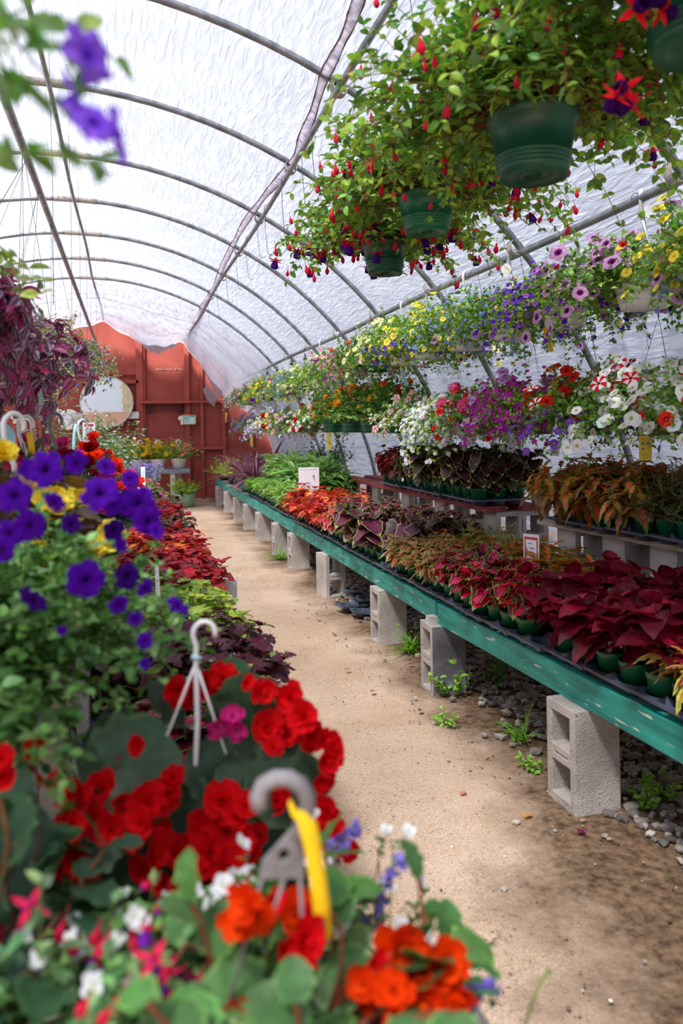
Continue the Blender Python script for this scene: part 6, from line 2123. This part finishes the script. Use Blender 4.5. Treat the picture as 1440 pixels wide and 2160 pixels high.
FB = ('dd2a50', '6a2aa0', 'c8404a')
small_plant(820, (-0.12, 0.80, 0.691), 'pink-flowered fuchsia bush in the front corner beside white flowers', ('green_pot', 0.1, 0.08, 0.12), (90, 0.17, (0.0, 1.3), 0.12), 'ovalv', 0.030, pal('5f8a58', '5f8a58'), [('bud', FB, 75, 0.020, dict(t=(0.6, 1), out=0.03)), ('open', ('e02c56', '7a2ab0', 'c8404a'), 26, 0.022, dict(t=(0.7, 1), out=0.03))], name='fuchsia_bush', lo=dict(mixp=pal('9ac07a', '9ac07a'), mixw=0.4))
small_plant(821, (0.02, 0.97, 0.691), 'airy white-flowered plant in front of the scarlet begonia', ('green_pot', 0.08, 0.06, 0.1), (46, 0.11, (0.3, 1.4), 0.05), 'oval_lo', 0.022, pal('6f9a48', '6f9a48'), [('single', ('efeef2', 'd8dcc8'), 60, 0.013, dict(bias=(0, -0.8, 0)))], lo=dict(mixp=pal('5a3040', '5a3040'), mixw=0.2))
small_plant(822, (0.02, 0.80, 0.691), 'low dark-leaved plant with yellow-green tips at the front', ('green_pot', 0.08, 0.06, 0.1), (46, 0.08, (0.3, 1.4), 0.05), 'ovalv', 0.035, pal('8fae4c', '8fae4c'), [('single', ('4a1c3c', '5a2a48'), 26, 0.012, dict(bias=(0, -0.5, 0.3))), ('single', ('e8a04a', 'e87a3a'), 4, 0.012, {})], lo=dict(mixp=pal('4a2038', '4a2038'), mixw=0.3))
small_plant(823, (0.27, 1.10, 0.50), 'white-flowered filler leaning over the path beside the yellow tag', ('green_pot', 0.07, 0.055, 0.1), (44, 0.23, (0.7, 1.5), 0.05), 'oval_lo', 0.022, pal('5a7a40', '5a7a40'), [('single', ('f2f1f4', 'dcdcd8'), 30, 0.014, dict(bias=(0.2, -0.8, 0)))], lo=dict(mixp=pal('4a2438', '4a2438'), mixw=0.35))
# spires
for i, (pts, y, lb) in enumerate([([(775, 1960), (800, 1900), (822, 1840), (838, 1800)], 0.95, 'lavender-blue flower spire leaning over the path'), ([(960, 2130), (1000, 2100), (1030, 2085), (1046, 2070)], 0.82, 'short blue flower spire poking past the orange begonia'), ([(690, 1800), (715, 1775), (735, 1755), (755, 1735)], 1.15, 'blue flower spire in front of the last scarlet blossoms'), ([(1105, 2170), (1120, 2120), (1140, 2070), (1160, 2045)], 0.9, 'bare dry stalk curving up at the bottom edge')]):
    P = np.array([at(px, py, y=y) for px, py in pts])
    base = np.array([P[0][0] - 0.05, P[0][1] + 0.03, 0.6])
    th = thing('flower_spire', lb, 'flower', base)
    Q = np.concatenate([[base], P]) - base
    Geo().add(tube(Q, [0.0026, 0.0022, 0.002, 0.0018, 0.0018 if i < 3 else 0.004], 6)).build('stalk', M['stem'], th)
    if i < 3:
        r_ = np.random.default_rng(i)
        tt = r_.uniform(0, 1, 26)
        seg = np.array([[np.interp(t_, np.linspace(0, 1, 4), Q[1:, k]) for k in range(3)] for t_ in tt]) + r_.normal(0, 0.005, (26, 3))
        me = flower_me('small', ('8a7ad0', '9a8ae0'))
        for q in seg:
            link('blossom', me, th, q, aim(r_.normal(size=3) + np.array([0, -0.8, 0])), 0.0075)

# ---- purple petunia, big and close
loc = np.array([-0.27, 1.50, ZS])
th = thing('petunia_pot', 'deep violet-blue petunia spilling over pot and shelf end close to the camera', 'potted plant', loc)
link('pot', pot_me('green_pot', 0.14, 0.1, 0.16), th)
rng = np.random.default_rng(830)
PP = ('20043a', '480a92', '540ea4', '400880')
PD = ('14022a', '300662', '3a0a74', '280450')
PL = ('4a1ca0', '6f3cd0', '8a58e0', '5c2ab0')
pet = [(95, 990, 84), (30, 1045, 78), (210, 1040, 84), (290, 1062, 78), (312, 1098, 66), (20, 1125, 66), (62, 1108, 70), (150, 1105, 46, 0, 1), (2, 1160, 60), (180, 1222, 84), (70, 1265, 70, 0, 1), (375, 1278, 56, .1), (268, 1216, 60, 0, 1), (305, 1352, 38), (250, 1275, 46), (240, 1118, 50, 0, 1), (115, 1058, 50), (275, 1010, 40), (306, 1240, 44), (285, 1305, 34), (130, 1330, 24), (305, 1400, 26), (160, 975, 56), (60, 990, 48), (255, 1150, 34), (240, 1060, 60), (330, 1120, 40, .05), (225, 985, 44)]
placed_blossoms(th, loc, pet, ['petunia_hi'], [PP, PD], 1.18, 0.06, face=(0.25, -1.0, 0.15), seed=5, rnd=0.55)
P, D, _ = shoots(rng, 360, 0.27, (0.0, 1.5), 0.28, 9, 0.15, 0.12)
g = Geo()
leafy(g, rng, P, D, 'oval', 0.031, pal('4e7d34', '4e7d34'), mixp=pal('86ad62', '86ad62'), mixw=0.4, rnd=0.4)
stems(g, P, 0.0016, col('6a8a48'), 1, origin=np.array([0, 0, 0.14]))
P2, D2, _ = shoots(rng, 110, 0.24, (0.0, 1.0), 0.5, 9, 0.13, 0.12, az=(-2.6, -0.8))
leafy(g, rng, P2, D2, 'oval', 0.030, pal('476f30', '476f30'), mixp=pal('7da558', '7da558'), mixw=0.4, rnd=0.4)
stems(g, P2, 0.0016, col('6a8a48'), 1, origin=np.array([0, 0, 0.14]))
g.build('foliage', M['leaf'], th)

# pale violet petunia hanging in the top corner, very close
loc = np.array([-0.34, 0.78, 1.72])
th = thing('petunia_basket', 'violet petunia basket hanging in the top corner, very close', 'hanging basket', loc)
link('pot', pot_me('white_pot', 0.12, 0.09, 0.13), th)
rng = np.random.default_rng(831)
placed_blossoms(th, loc, [(185, 115, 130), (155, 205, 118), (200, 262, 100), (248, 285, 125), (175, 240, 90)], ['petunia_hi'], [PL], 0.68, 0.02, face=(0.7, -0.6, 0.25), seed=6, rnd=0.35)
P, D, _ = shoots(rng, 60, 0.24, (-0.2, 1.1), 0.3, 7, 0.12, 0.1)
g = Geo()
leafy(g, rng, P, D, 'oval', 0.04, pal('6f9a50', '6f9a50'), per=1, mixp=pal('a9c88a', 'a9c88a'), mixw=0.4)
stems(g, P, 0.0016, col('a5bf86'), 1, origin=np.array([0, 0, 0.12]))
for pts in ([(0, 30), (60, 55), (120, 100), (170, 150)], [(0, 170), (50, 190), (110, 215), (190, 260)], [(0, 330), (60, 325), (130, 330), (200, 345)]):
    Q = np.array([at(px, py, y=0.7) - loc for px, py in pts])
    g.add(tube(np.concatenate([[(0.02, 0, 0.12)], Q]), 0.0016, 5), col('a9c37a'))
    d = nrm(np.gradient(Q, axis=0))
    leafy(g, rng, np.repeat(Q[None], 2, 0), np.repeat(d[None], 2, 0), 'oval', 0.035, pal('5f8f3c', '5f8f3c'), per=2)
g.build('foliage', M['leaf'], th)
hanger(th, 'whiteplastic', 0.116, 0.12, 0.62, strapw=0.005)
w = thing('suspension_wire', 'wire holding the violet petunia basket in the top corner', 'wire', (loc[0], loc[1], loc[2] + 0.6), 0)
Geo().add(tube([(0, 0, 0), (-0.08, 0.1, 0.35), (-0.19, 0.22, 0.66)], 0.0017, 5)).build('rod', M['wire'], w)

# ---- wandering-plant baskets on the thick pipe
ZP = pal('a89aa6', '5a2448', '7a2450')
for i, (x, y, z, n_, lb, L_) in enumerate([(-0.68, 2.42, 1.66, 320, 'purple striped wandering plant in a green pot, thick cascade', 0.36), (-0.60, 3.0, 1.60, 340, 'purple striped wandering plant, second behind the green pot', 0.34)]):
    th = thing('wandering_plant_basket', lb, 'hanging basket', (x, y, z), 0, 'purple wandering plants')
    link('pot', pot_me('green_pot', 0.14, 0.105, 0.15, 1), th)
    rng = np.random.default_rng(840 + i)
    P, D, _ = shoots(rng, n_, L_, (0.0, 1.45), 0.72, 10, 0.14, 0.12)
    g = Geo()
    leafy(g, rng, P, D, 'zebra', 0.064, pal('6c2f60', 'a595a8', '5e2448'), side=0.7, mixp=pal('9a1660', 'a8286c', '84104e'), mixw=0.45, rnd=0.4)
    stems(g, P, 0.002, col('7a3050'), 1, origin=np.array([0, 0, 0.13]))
    g.build('foliage', M['leaf'], th)
    hanger(th, 'greenplastic', 0.135, 0.14, 0.6, strapw=0.005)
    w = thing('suspension_wire', f'wire from the thick pipe to the {"first" if i == 0 else "second"} purple wandering plant', 'wire', (x, y, z + 0.57), 0)
    hz = 3.0 - z - 0.57
    Geo().add(tube([(0, 0, 0), (-0.01, 0, 0.02), (-0.53 - x + 0.03, 0, hz)], 0.0018, 6)).build('rod', M['wire'], w)
th = basket(842, (-0.62, 1.95, 1.72), 'variegated green and yellow trailing ivy basket at the frame edge', 'hanging basket', 'ivy_basket', None, ('green_pot', 0.135, 0.1, 0.15, 1), (130, 0.33, (0.0, 1.5), 0.45), leaf=('ovalv', 0.05, pal('6f7a4a', '8a9a60')), leafo=dict(mixp=pal('a8bd3a', 'b8c84a'), mixw=0.35), flowers=[], K=8)
hanger(th, 'greenplastic', 0.13, 0.14, 0.6, strapw=0.005)
w = thing('suspension_wire', 'wire from the thick pipe to the ivy basket', 'wire', (-0.62, 1.95, 2.29), 0)
Geo().add(tube([(0, 0, 0), (0.03, 0, 0.35), (0.08, 0, 0.71)], 0.0018, 6)).build('rod', M['wire'], w)
for i, (x, y, z, lf, fl, lb, L_) in enumerate([
    (-0.50, 4.6, 1.78, pal('8f8f74', '8f8f74'), [('small', ('e9e4dc', 'd8d0c8'), 260, 0.007, dict(mass=1)), ('small', ('d890a8', 'e8a8bc'), 60, 0.010, dict(mass=1, z=(0.1, 0.6)))], 'fine silvery-green trailing basket behind the purple wandering plant', 0.30),
    (-0.46, 6.2, 1.85, pal('6a8f5c', '6a8f5c'), [('small', ('5248c8', '6a5ce0'), 240, 0.014, dict(mass=1)), ('geranium', ('e02018', 'd01414', 'b81010'), 2, 0.05, {}), ('cali', ('a8149a', 'd81ec4', 'dc2ccc', '8a1080'), 14, 0.028, {})], 'blue lobelia basket with one red ball and magenta flowers', 0.27),
    (-0.75, 5.4, 1.66, pal('7f8a6c', '7f8a6c'), [('cali', ('3a2a50', 'f1f0f4', 'f6f6f8', '6a4a8a'), 30, 0.022, {}), ('small', ('b0a0d8', 'c8b8e0'), 120, 0.012, dict(mass=1))], 'white dark-eyed flowers trailing low between the purple plant and the dial', 0.36),
    (-1.1, 4.8, 1.72, pal('7d6a60', '8a8a60'), [('small', ('d8a0b0', 'e0b8c4'), 160, 0.010, dict(mass=1))], 'wispy brownish trailing basket above the far picture frame', 0.42)]):
    basket(850 + i, (x, y, z), lb, 'hanging basket', 'trailing_basket', None, ('green_pot', 0.125, 0.09, 0.13, 1), (300, L_, (-0.1, 1.5), 0.5), leaf=('oval_lo', 0.030 if i != 1 else 0.036, lf), leafo=dict(mixp=pal('b9bf88', '5a3444'), mixw=0.4), flowers=fl, K=9)
    w = thing('suspension_wire', f'wires from the thick pipe fanning down to the {("silvery-green", "blue lobelia", "dark-eyed white", "wispy brownish")[i]} basket', 'wire', (x, y, z + 0.12), 0)
    hz = 3.0 - z - 0.12
    g = Geo()
    for a_ in (0.3, 2.4, 4.5):
        g.add(tube([(0.12 * math.cos(a_), 0.12 * math.sin(a_), 0), (-0.53 - x, 0, hz)], 0.0014, 5))
    g.build('strand', M['wire'], w)
# ribbon-shaped pale tag
p = at(71, 790, y=3.0)
th = thing('ribbon_tag', 'pale blue ribbon-shaped tag hanging below the purple wandering plant', 'tag', p)
a = np.arange(20) * 2 * PI / 20
V = np.c_[0.023 * np.cos(a), np.zeros(20), -0.028 + 0.027 * np.sin(a)]
g = Geo().add((np.concatenate([V, V + [0, 0.0012, 0]]), [tuple(range(20)), tuple(range(20, 40))[::-1]] + [(k, (k + 1) % 20, 20 + (k + 1) % 20, 20 + k) for k in range(20)]))
for x0 in (-0.013, 0.013):
    g.add(xf(box(-0.008, 0.008, 0, 0.0012, -0.11, -0.05), (x0, 0, 0), roty(-x0 * 8)))
g.build('card', M['bluetag'], th, smooth=False)
Geo().add(box(-0.017, -0.009, -0.0004, 0.0001, -0.095, -0.07)).add(box(-0.008, 0.008, -0.0004, 0.0001, -0.031, -0.028)).build('print', M['wire'], th, smooth=False)
Geo().add(tube([(0, 0, 0), (0.0, 0.02, 0.1)], 0.0008, 4)).build('string', M['whiteplastic'], th)


# ---- potted begonias and friends on the raised shelf across the path
def bed_pot(seed, px, py, y, label, cols, n, size, spread, leafc, hook=None, kind='rose0', name='potted_begonia', pot='green_pot', leaf='begonia', ls=0.07, h=0.26):
    p = at(px, py, y=y)
    loc = np.array([p[0], y, ZS])
    th = thing(name, label, 'potted plant', loc)
    ph = 0.14
    link('pot', pot_me(pot, 0.11, 0.085, ph), th)
    rng = np.random.default_rng(seed)
    L_ = max(0.2, p[2] - ZS - 0.1)
    P, D, _ = shoots(rng, 70, L_, (0.3, 1.4), 0.12, 6, ph * 0.9, 0.07, lj=0.15)
    P[..., :2] *= spread * 0.55
    g = Geo()
    leafy(g, rng, P[:, :5], D[:, :5], leaf, ls, leafc, per=1)
    stems(g, P, 0.002, col('7a5a3c'), 1)
    g.build('foliage', M['leaf'], th)
    scatter_blossoms(th, rng, P, D, [(kind, cols, n, size, dict(t=(0.6, 1), bias=(0.1, -0.8, 0.2)))])
    if hook:
        mat, hpx, hpy = hook[:3]
        t = at(hpx, hpy, y=y)
        hanger(th, mat, 0.108, ph * 0.95, t[2] - ZS, hook_r=0.028, strapw=0.007, hook_h=0.14, hook_t=0.006)
    return th


BL = pal('46604a', '56705a')
bed_pot(860, 30, 960, 1.95, 'pale yellow begonia with brown leaves behind the violet petunia', ('f2dc4a', 'f0d23a', 'e8c62a', 'e0b820'), 26, 0.038, 1.0, pal('6a4a34', '7a5a40'), ('whiteplastic', 25, 872))
bed_pot(861, 55, 915, 2.7, 'pink double begonia beside the yellow strap tag', ('f0688a', 'ea3a6e', 'f090a8', 'd8205a'), 20, 0.040, 0.9, BL, ('whiteplastic', 60, 878))
bed_pot(862, 80, 925, 3.2, 'magenta-pink begonia between pink and dark red ones', ('ea4a9a', 'e0308a', 'f078b4', 'c8207a'), 14, 0.036, 0.8, BL, ('whiteplastic', 178, 876))
bed_pot(863, 118, 955, 3.0, 'dark red begonia with bronze leaves before the dial', ('b01018', 'a00c14', '8a0a10', 'c01a20'), 20, 0.036, 0.9, pal('4a4a44', '3c4a40'), ('greyplastic', 88, 872))
bed_pot(864, 175, 925, 3.9, 'red-orange begonia under the white crook with a pale blue strap', ('e0301a', 'd82818', 'c81c14', 'e84a20'), 20, 0.040, 0.9, pal('6a7a74', '7a8a84'), ('whiteplastic', 170, 886))
bed_pot(865, 212, 955, 3.6, 'bright orange begonia on the path side of the raised shelf', ('f04a14', 'ec3e10', 'e4320c', 'f26a24'), 30, 0.038, 0.8, pal('6a7a74', '7a8a84'))
bed_pot(866, 222, 985, 4.3, 'orange-red begonia low behind the violet petunia', ('f0501a', 'ee4212', 'e2360e', 'f06a24'), 24, 0.034, 0.8, BL)
p0 = np.array([at(px, py, y=2.62) for px, py in [(62, 912), (64, 925), (66, 940), (67, 958)]])
o = thing('yellow_tag', 'yellow strap tag standing up between pink and yellow begonias', 'tag', p0[-1])
Geo().add(strip(p0[::-1] - p0[-1], 0.02, (0, -1, 0), 0.0014)).build('strap', M['yellowtag'], o)
p0 = np.array([at(px, py, y=3.85) for px, py in [(161, 895), (157, 915), (156, 940), (158, 960)]])
o = thing('blue_tag', 'pale blue strap tag on the white crook under the dial', 'tag', p0[-1])
Geo().add(strip(p0[::-1] - p0[-1], 0.016, (0, -1, 0), 0.0014)).build('strap', M['bluetag'], o)
card('price_sign', 'small white price card with red header under the round painting', at(188, 935, y=5.2), 0.075, 0.13, 0.0, 0.0, [(-0.36, 0.36, 0.8, 0.92, col('b8405a')), (-0.3, 0.3, 0.15, 0.7, col('a9c0d0')), (-0.2, 0.1, 0.35, 0.45, col('4a5060'))], 0.2)
for i, (px, py, y, c, lb) in enumerate([(222, 935, 6.2, ('f0f1f4', 'e0e4e8'), 'white-spired airy plant under the round painting'), (130, 925, 5.6, ('f1f0ee', 'dde2d0'), 'white-flowered leafy plant under the dial'), (205, 950, 5.4, ('eef0f4', 'd8dfe4'), 'white-spired plant beside the orange begonias')]):
    p = at(px, py, y=y)
    basket(870 + i, (p[0], y, ZS), lb, 'potted plant', 'potted_snapdragon', None, ('white_pot', 0.11, 0.085, 0.14), (70, 0.42, (0.9, 1.55), 0.03), leaf=('lance', 0.055, pal('6f9a58', '6f9a58')), flowers=[('small', c, 220, 0.013, dict(mass=1, t=(0.55, 1)))])
# pale blue round thing at the frame edge
o = link('blue_saucer', Geo().add(lathe([(0.05, 0), (0.14, 0.02), (0.16, 0.03), (0.15, 0.035), (0.05, 0.012)], 24, True, True)).mesh('blue_saucer', M['bluetag']), None, at(-8, 925, y=2.5), (1.2, 0.0, 0.4), 0.33)
tag(o, 'pale blue rounded tag edge-on at the frame edge above the yellow begonia', 'tag')

# ---- far end: grey table, white pots, mint tub, shelf, pictures, dial
th = thing('side_table', 'grey-topped trestle table against the red wall', 'table', (0.35, 16.0, 0))
Geo().add(box(-1.2, 0.77, -0.35, 0.4, 0.61, 0.69)).build('tabletop', M['greytable'], th, smooth=False)
for x, y in ((0.45, -0.28), (0.6, 0.3), (-1.1, -0.28), (-1.1, 0.3)):
    Geo().add(box(x - 0.045, x + 0.045, y - 0.045, y + 0.045, 0, 0.61)).build('leg', M['paleboard'], th, smooth=False)
Geo().add(box(-0.05, 0.03, -0.32, -0.28, 0.30, 0.66)).build('brace', M['paleboard'], th, smooth=False)
for i, (px, y, cols_, kd, lb) in enumerate([(377, 15.8, ('e8607a', 'f08a9c', 'd84a6a', 'c03a5a'), 'small', 'pink starry flowers in a white pot, the one at the table end'), (333, 15.8, YEL, 'daisy', 'golden yellow daisies in a white pot on the grey table'), (296, 15.9, YEL, 'daisy', 'yellow and pink flowers in a white pot on the grey table'), (284, 15.7, YEL, 'daisy', 'orange-yellow flowers in a white pot near the wall stud'), (253, 15.8, YEL, 'daisy', 'small yellow flowers in a white pot by the blue tag')]):
    p = at(px, 985, y=y)
    basket(880 + i, (p[0], y, 0.69), lb, 'hanging basket', 'flower_basket', 'white pots on the grey table', ('white_pot', 0.15, 0.11, 0.2), (110, 0.36, (0.3, 1.5), 0.10), leaf=('oval_lo', 0.055, GY), flowers=[(kd, cols_ if kd == 'small' else ('f2c018', 'e8a818', 'c88010'), 60, 0.046, dict(bias=(0, -0.6, 0.3)))])
    th = SC.collection.objects.get('flower_basket' if i == 0 else f'flower_basket.{i:03d}')
    hanger(th, 'whiteplastic', 0.146, 0.19, 0.56, hook_r=0.06, strapw=0.012, hook_h=0.22, hook_t=0.014)
p = at(385, 1052, z=0.0)
basket(890, (1.0, 15.35, 0.0), 'mint-green tub of yellow flowers on the floor by the red wall', 'tub', 'planter_tub', None, ('mint_pot', 0.2, 0.17, 0.24), (60, 0.26, (0.4, 1.5), 0.08), leaf=('ovalv', 0.06, GY), flowers=[('rose_lo', ('d8c81e', 'c9c22a', 'e0d43a', 'b8a81a'), 16, 0.045, {})])
th = thing('wall_shelf', 'red plank wall shelf on two black iron brackets', 'shelf', (0.73, YW, 2.02))
Geo().add(box(-0.49, 0.49, -0.26, -0.001, -0.03, 0.02)).build('shelf_board', M['redstud'], th, smooth=False)
for x in (-0.31, 0.31):
    g = Geo().add(box(x - 0.025, x + 0.025, -0.03, -0.001, -0.24, -0.03)).add(box(x - 0.015, x + 0.015, -0.22, -0.001, -0.06, -0.03))
    g.add(tube([(x, -0.2, -0.05), (x, -0.1, -0.1), (x, -0.03, -0.22)], 0.012, 6))
    g.build('bracket', M['iron'], th, smooth=False)
g = Geo()
for k in range(24):
    x = -0.45 + k * 0.039
    g.add(tube([(x, -0.05, -0.07), (x, -0.05, -0.22)], 0.004, 4))
g.add(tube([(-0.47, -0.05, -0.07), (0.47, -0.05, -0.07)], 0.006, 5))
g.build('rack_wire', M['iron'], th)

# round painting with a brick wall below and a tree at its side
m, nt, b, out = new_mat('round_painting')
N, L = nt.nodes, nt.links
tc = N.new('ShaderNodeTexCoord')
sx_ = N.new('ShaderNodeSeparateXYZ')
L.new(tc.outputs['Object'], sx_.inputs[0])
cmb = N.new('ShaderNodeCombineXYZ')
L.new(sx_.outputs['X'], cmb.inputs['X'])
L.new(sx_.outputs['Z'], cmb.inputs['Y'])
bk = N.new('ShaderNodeTexBrick')
bk.inputs['Scale'].default_value = 13
bk.inputs['Color1'].default_value = (*col('b9643c'), 1)
bk.inputs['Color2'].default_value = (*col('cf8254'), 1)
bk.inputs['Mortar'].default_value = (*col('e8cdb4'), 1)
bk.inputs['Mortar Size'].default_value = 0.05
L.new(cmb.outputs[0], bk.inputs['Vector'])


def mth(op, a, b2):
    n = N.new('ShaderNodeMath')
    n.operation = op
    for i_, v in enumerate((a, b2)):
        if isinstance(v, (int, float)):
            n.inputs[i_].default_value = v
        else:
            L.new(v, n.inputs[i_])
    return n.outputs[0]


nn = N.new('ShaderNodeTexNoise')
nn.inputs['Scale'].default_value = 9
L.new(tc.outputs['Object'], nn.inputs['Vector'])
rp_ = N.new('ShaderNodeValToRGB')
rp_.color_ramp.elements[0].position, rp_.color_ramp.elements[1].position = 0.4, 0.6
rp_.color_ramp.elements[0].color = (*col('a9b58c'), 1)
rp_.color_ramp.elements[1].color = (*col('d8c39a'), 1)
L.new(nn.outputs['Fac'], rp_.inputs[0])
tree_f = mth('GREATER_THAN', mth('ADD', sx_.outputs['X'], mth('MULTIPLY', nn.outputs['Fac'], 0.25)), 0.42)


def mixc(f, a, b2):
    x = N.new('ShaderNodeMix')
    x.data_type = 'RGBA'
    L.new(f, x.inputs['Factor'])
    for k_, v in (('A', a), ('B', b2)):
        if isinstance(v, np.ndarray):
            x.inputs[k_].default_value = (*v, 1)
        else:
            L.new(v, x.inputs[k_])
    return x.outputs['Result']


upc = mixc(tree_f, col('dfe9f0'), rp_.outputs[0])
isb = mth('LESS_THAN', sx_.outputs['Z'], -0.20)
L.new(mixc(isb, upc, bk.outputs['Color']), b.inputs['Base Color'])
b.inputs['Roughness'].default_value = 0.6
th = thing('round_painting', 'large round painted panel with blue sky, tree and brick wall', 'painting', (0, 0, 0))
pc_ = at(225, 848, y=16.6)
th.location = (pc_[0], 16.62, pc_[2])
V, F = lathe([(0.50, -0.018), (0.50, 0.018)], 48, True, True)
V = V @ rotx(PI / 2).T
Geo().add((V, F)).build('panel', m, th, smooth=False)
a = np.linspace(0, 2 * PI, 49)
Geo().add(tube(np.c_[0.505 * np.cos(a), np.full(49, -0.012), 0.505 * np.sin(a)], 0.014, 6)).build('rim', M['paleboard'], th)
tag(Geo().add(box(pc_[0] - 0.68, pc_[0] + 0.62, 16.65, 16.695, pc_[2] - 0.34, pc_[2] - 0.20)).build('support_board', M['paleboard'], smooth=False), 'weathered pale board the round painting hangs on', 'board')

pc_ = at(145, 885, y=16.6)
th = thing('dial_thermometer', 'large white round dial thermometer on the red wall', 'thermometer', (pc_[0], 16.70, pc_[2]))
V, F = lathe([(0.20, -0.09), (0.205, 0.015), (0.19, 0.02)], 40, True, True)
Geo().add((V @ rotx(PI / 2).T, F)).build('case', M['whiteplastic'], th, smooth=False)
g = Geo()
cols_ = ['7a6ab8', '8a7ac0', '9a92c8', 'a9c0c8', 'c8cf9a', 'e0c890', 'e0a8b0', 'd8788a']
for k in range(24):
    aa = PI * 1.25 - k * PI * 1.5 / 23
    d = np.array([math.cos(aa), math.sin(aa)])
    n2 = np.array([-d[1], d[0]])
    q = [d * 0.105 - n2 * 0.008, d * 0.125 - n2 * 0.009, d * 0.125 + n2 * 0.009, d * 0.105 + n2 * 0.008]
    g.add((np.array([(v[0], -0.0215, v[1]) for v in q]), [(0, 1, 2, 3)]), col(cols_[k // 3]))
    if k % 3 == 0:
        q = [d * 0.145 - n2 * 0.010, d * 0.168 - n2 * 0.010, d * 0.168 + n2 * 0.010, d * 0.145 + n2 * 0.010]
        g.add((np.array([(v[0], -0.0215, v[1]) for v in q]), [(0, 1, 2, 3)]), col('9a9aa8'))
g.build('scale', M['paint'], th, smooth=False)
Geo().add(box(-0.06, 0.10, -0.027, -0.023, -0.004, 0.004)).build('needle', M['blackplastic'], th, smooth=False)


def picture(px, py, label):
    p = at(px, py, y=16.6)
    th = thing('framed_picture', label, 'picture', (p[0], 16.685, p[2]))
    w, h = 0.15, 0.10
    g = Geo()
    for x0, x1, z0_, z1_ in ((-w, w, h - 0.015, h), (-w, w, -h, -h + 0.015), (-w, -w + 0.015, -h, h), (w - 0.015, w, -h, h)):
        g.add(box(x0, x1, -0.012, 0.012, z0_, z1_), col('d8a868'))
    g.build('frame', M['paint'], th, smooth=False)
    g = Geo().add(box(-w + 0.01, w - 0.01, 0, 0.006, -h + 0.01, h - 0.01), col('b9d4cc'))
    for x0, x1, z0_, z1_, c in ((-0.08, 0.0, 0.03, 0.05, '6aa8c0'), (-0.07, 0.0, 0.0, 0.02, '8fc0a0'), (-0.06, 0.02, -0.05, -0.01, 'a8cfb4'), (0.03, 0.11, -0.04, 0.06, 'b6e4ea'), (0.02, 0.12, 0.06, 0.08, '5a8a58')):
        g.add(box(x0, x1, -0.002, 0.001, z0_, z1_), col(c))
    g.build('print', M['paint'], th, smooth=False)
    g = Geo()
    V, F = lathe([(0.05, -0.006), (0.05, 0.006)], 12, True, True)
    g.add(xf((V @ rotx(PI / 2).T, F), (-w - 0.01, -0.02, 0.03)), col('e8dcd4'))
    g.add(box(-w - 0.01, -w + 0.035, -0.026, -0.014, -h, 0.0), col('f0e6d8'))
    g.build('ornament', M['paint'], th, smooth=False)


picture(398, 885, 'small gold-framed green-blue picture under the wall shelf end')
picture(45, 882, 'small gold-framed picture behind the pink begonia')
th = thing('wall_bracket_rack', 'dark iron rack on the wall above the gold-framed picture', 'shelf', (-1.72, 16.69, 2.1))
Geo().add(box(-0.35, 0.35, -0.06, 0.0, 0.0, 0.03)).build('bar', M['iron'], th, smooth=False)
for x in (-0.25, 0.25):
    Geo().add(box(x - 0.02, x + 0.02, -0.04, 0, -0.3, 0.0)).build('bracket', M['iron'], th, smooth=False)

for o in SC.collection.objects:
    if '_n' in o:
        del o['_n']
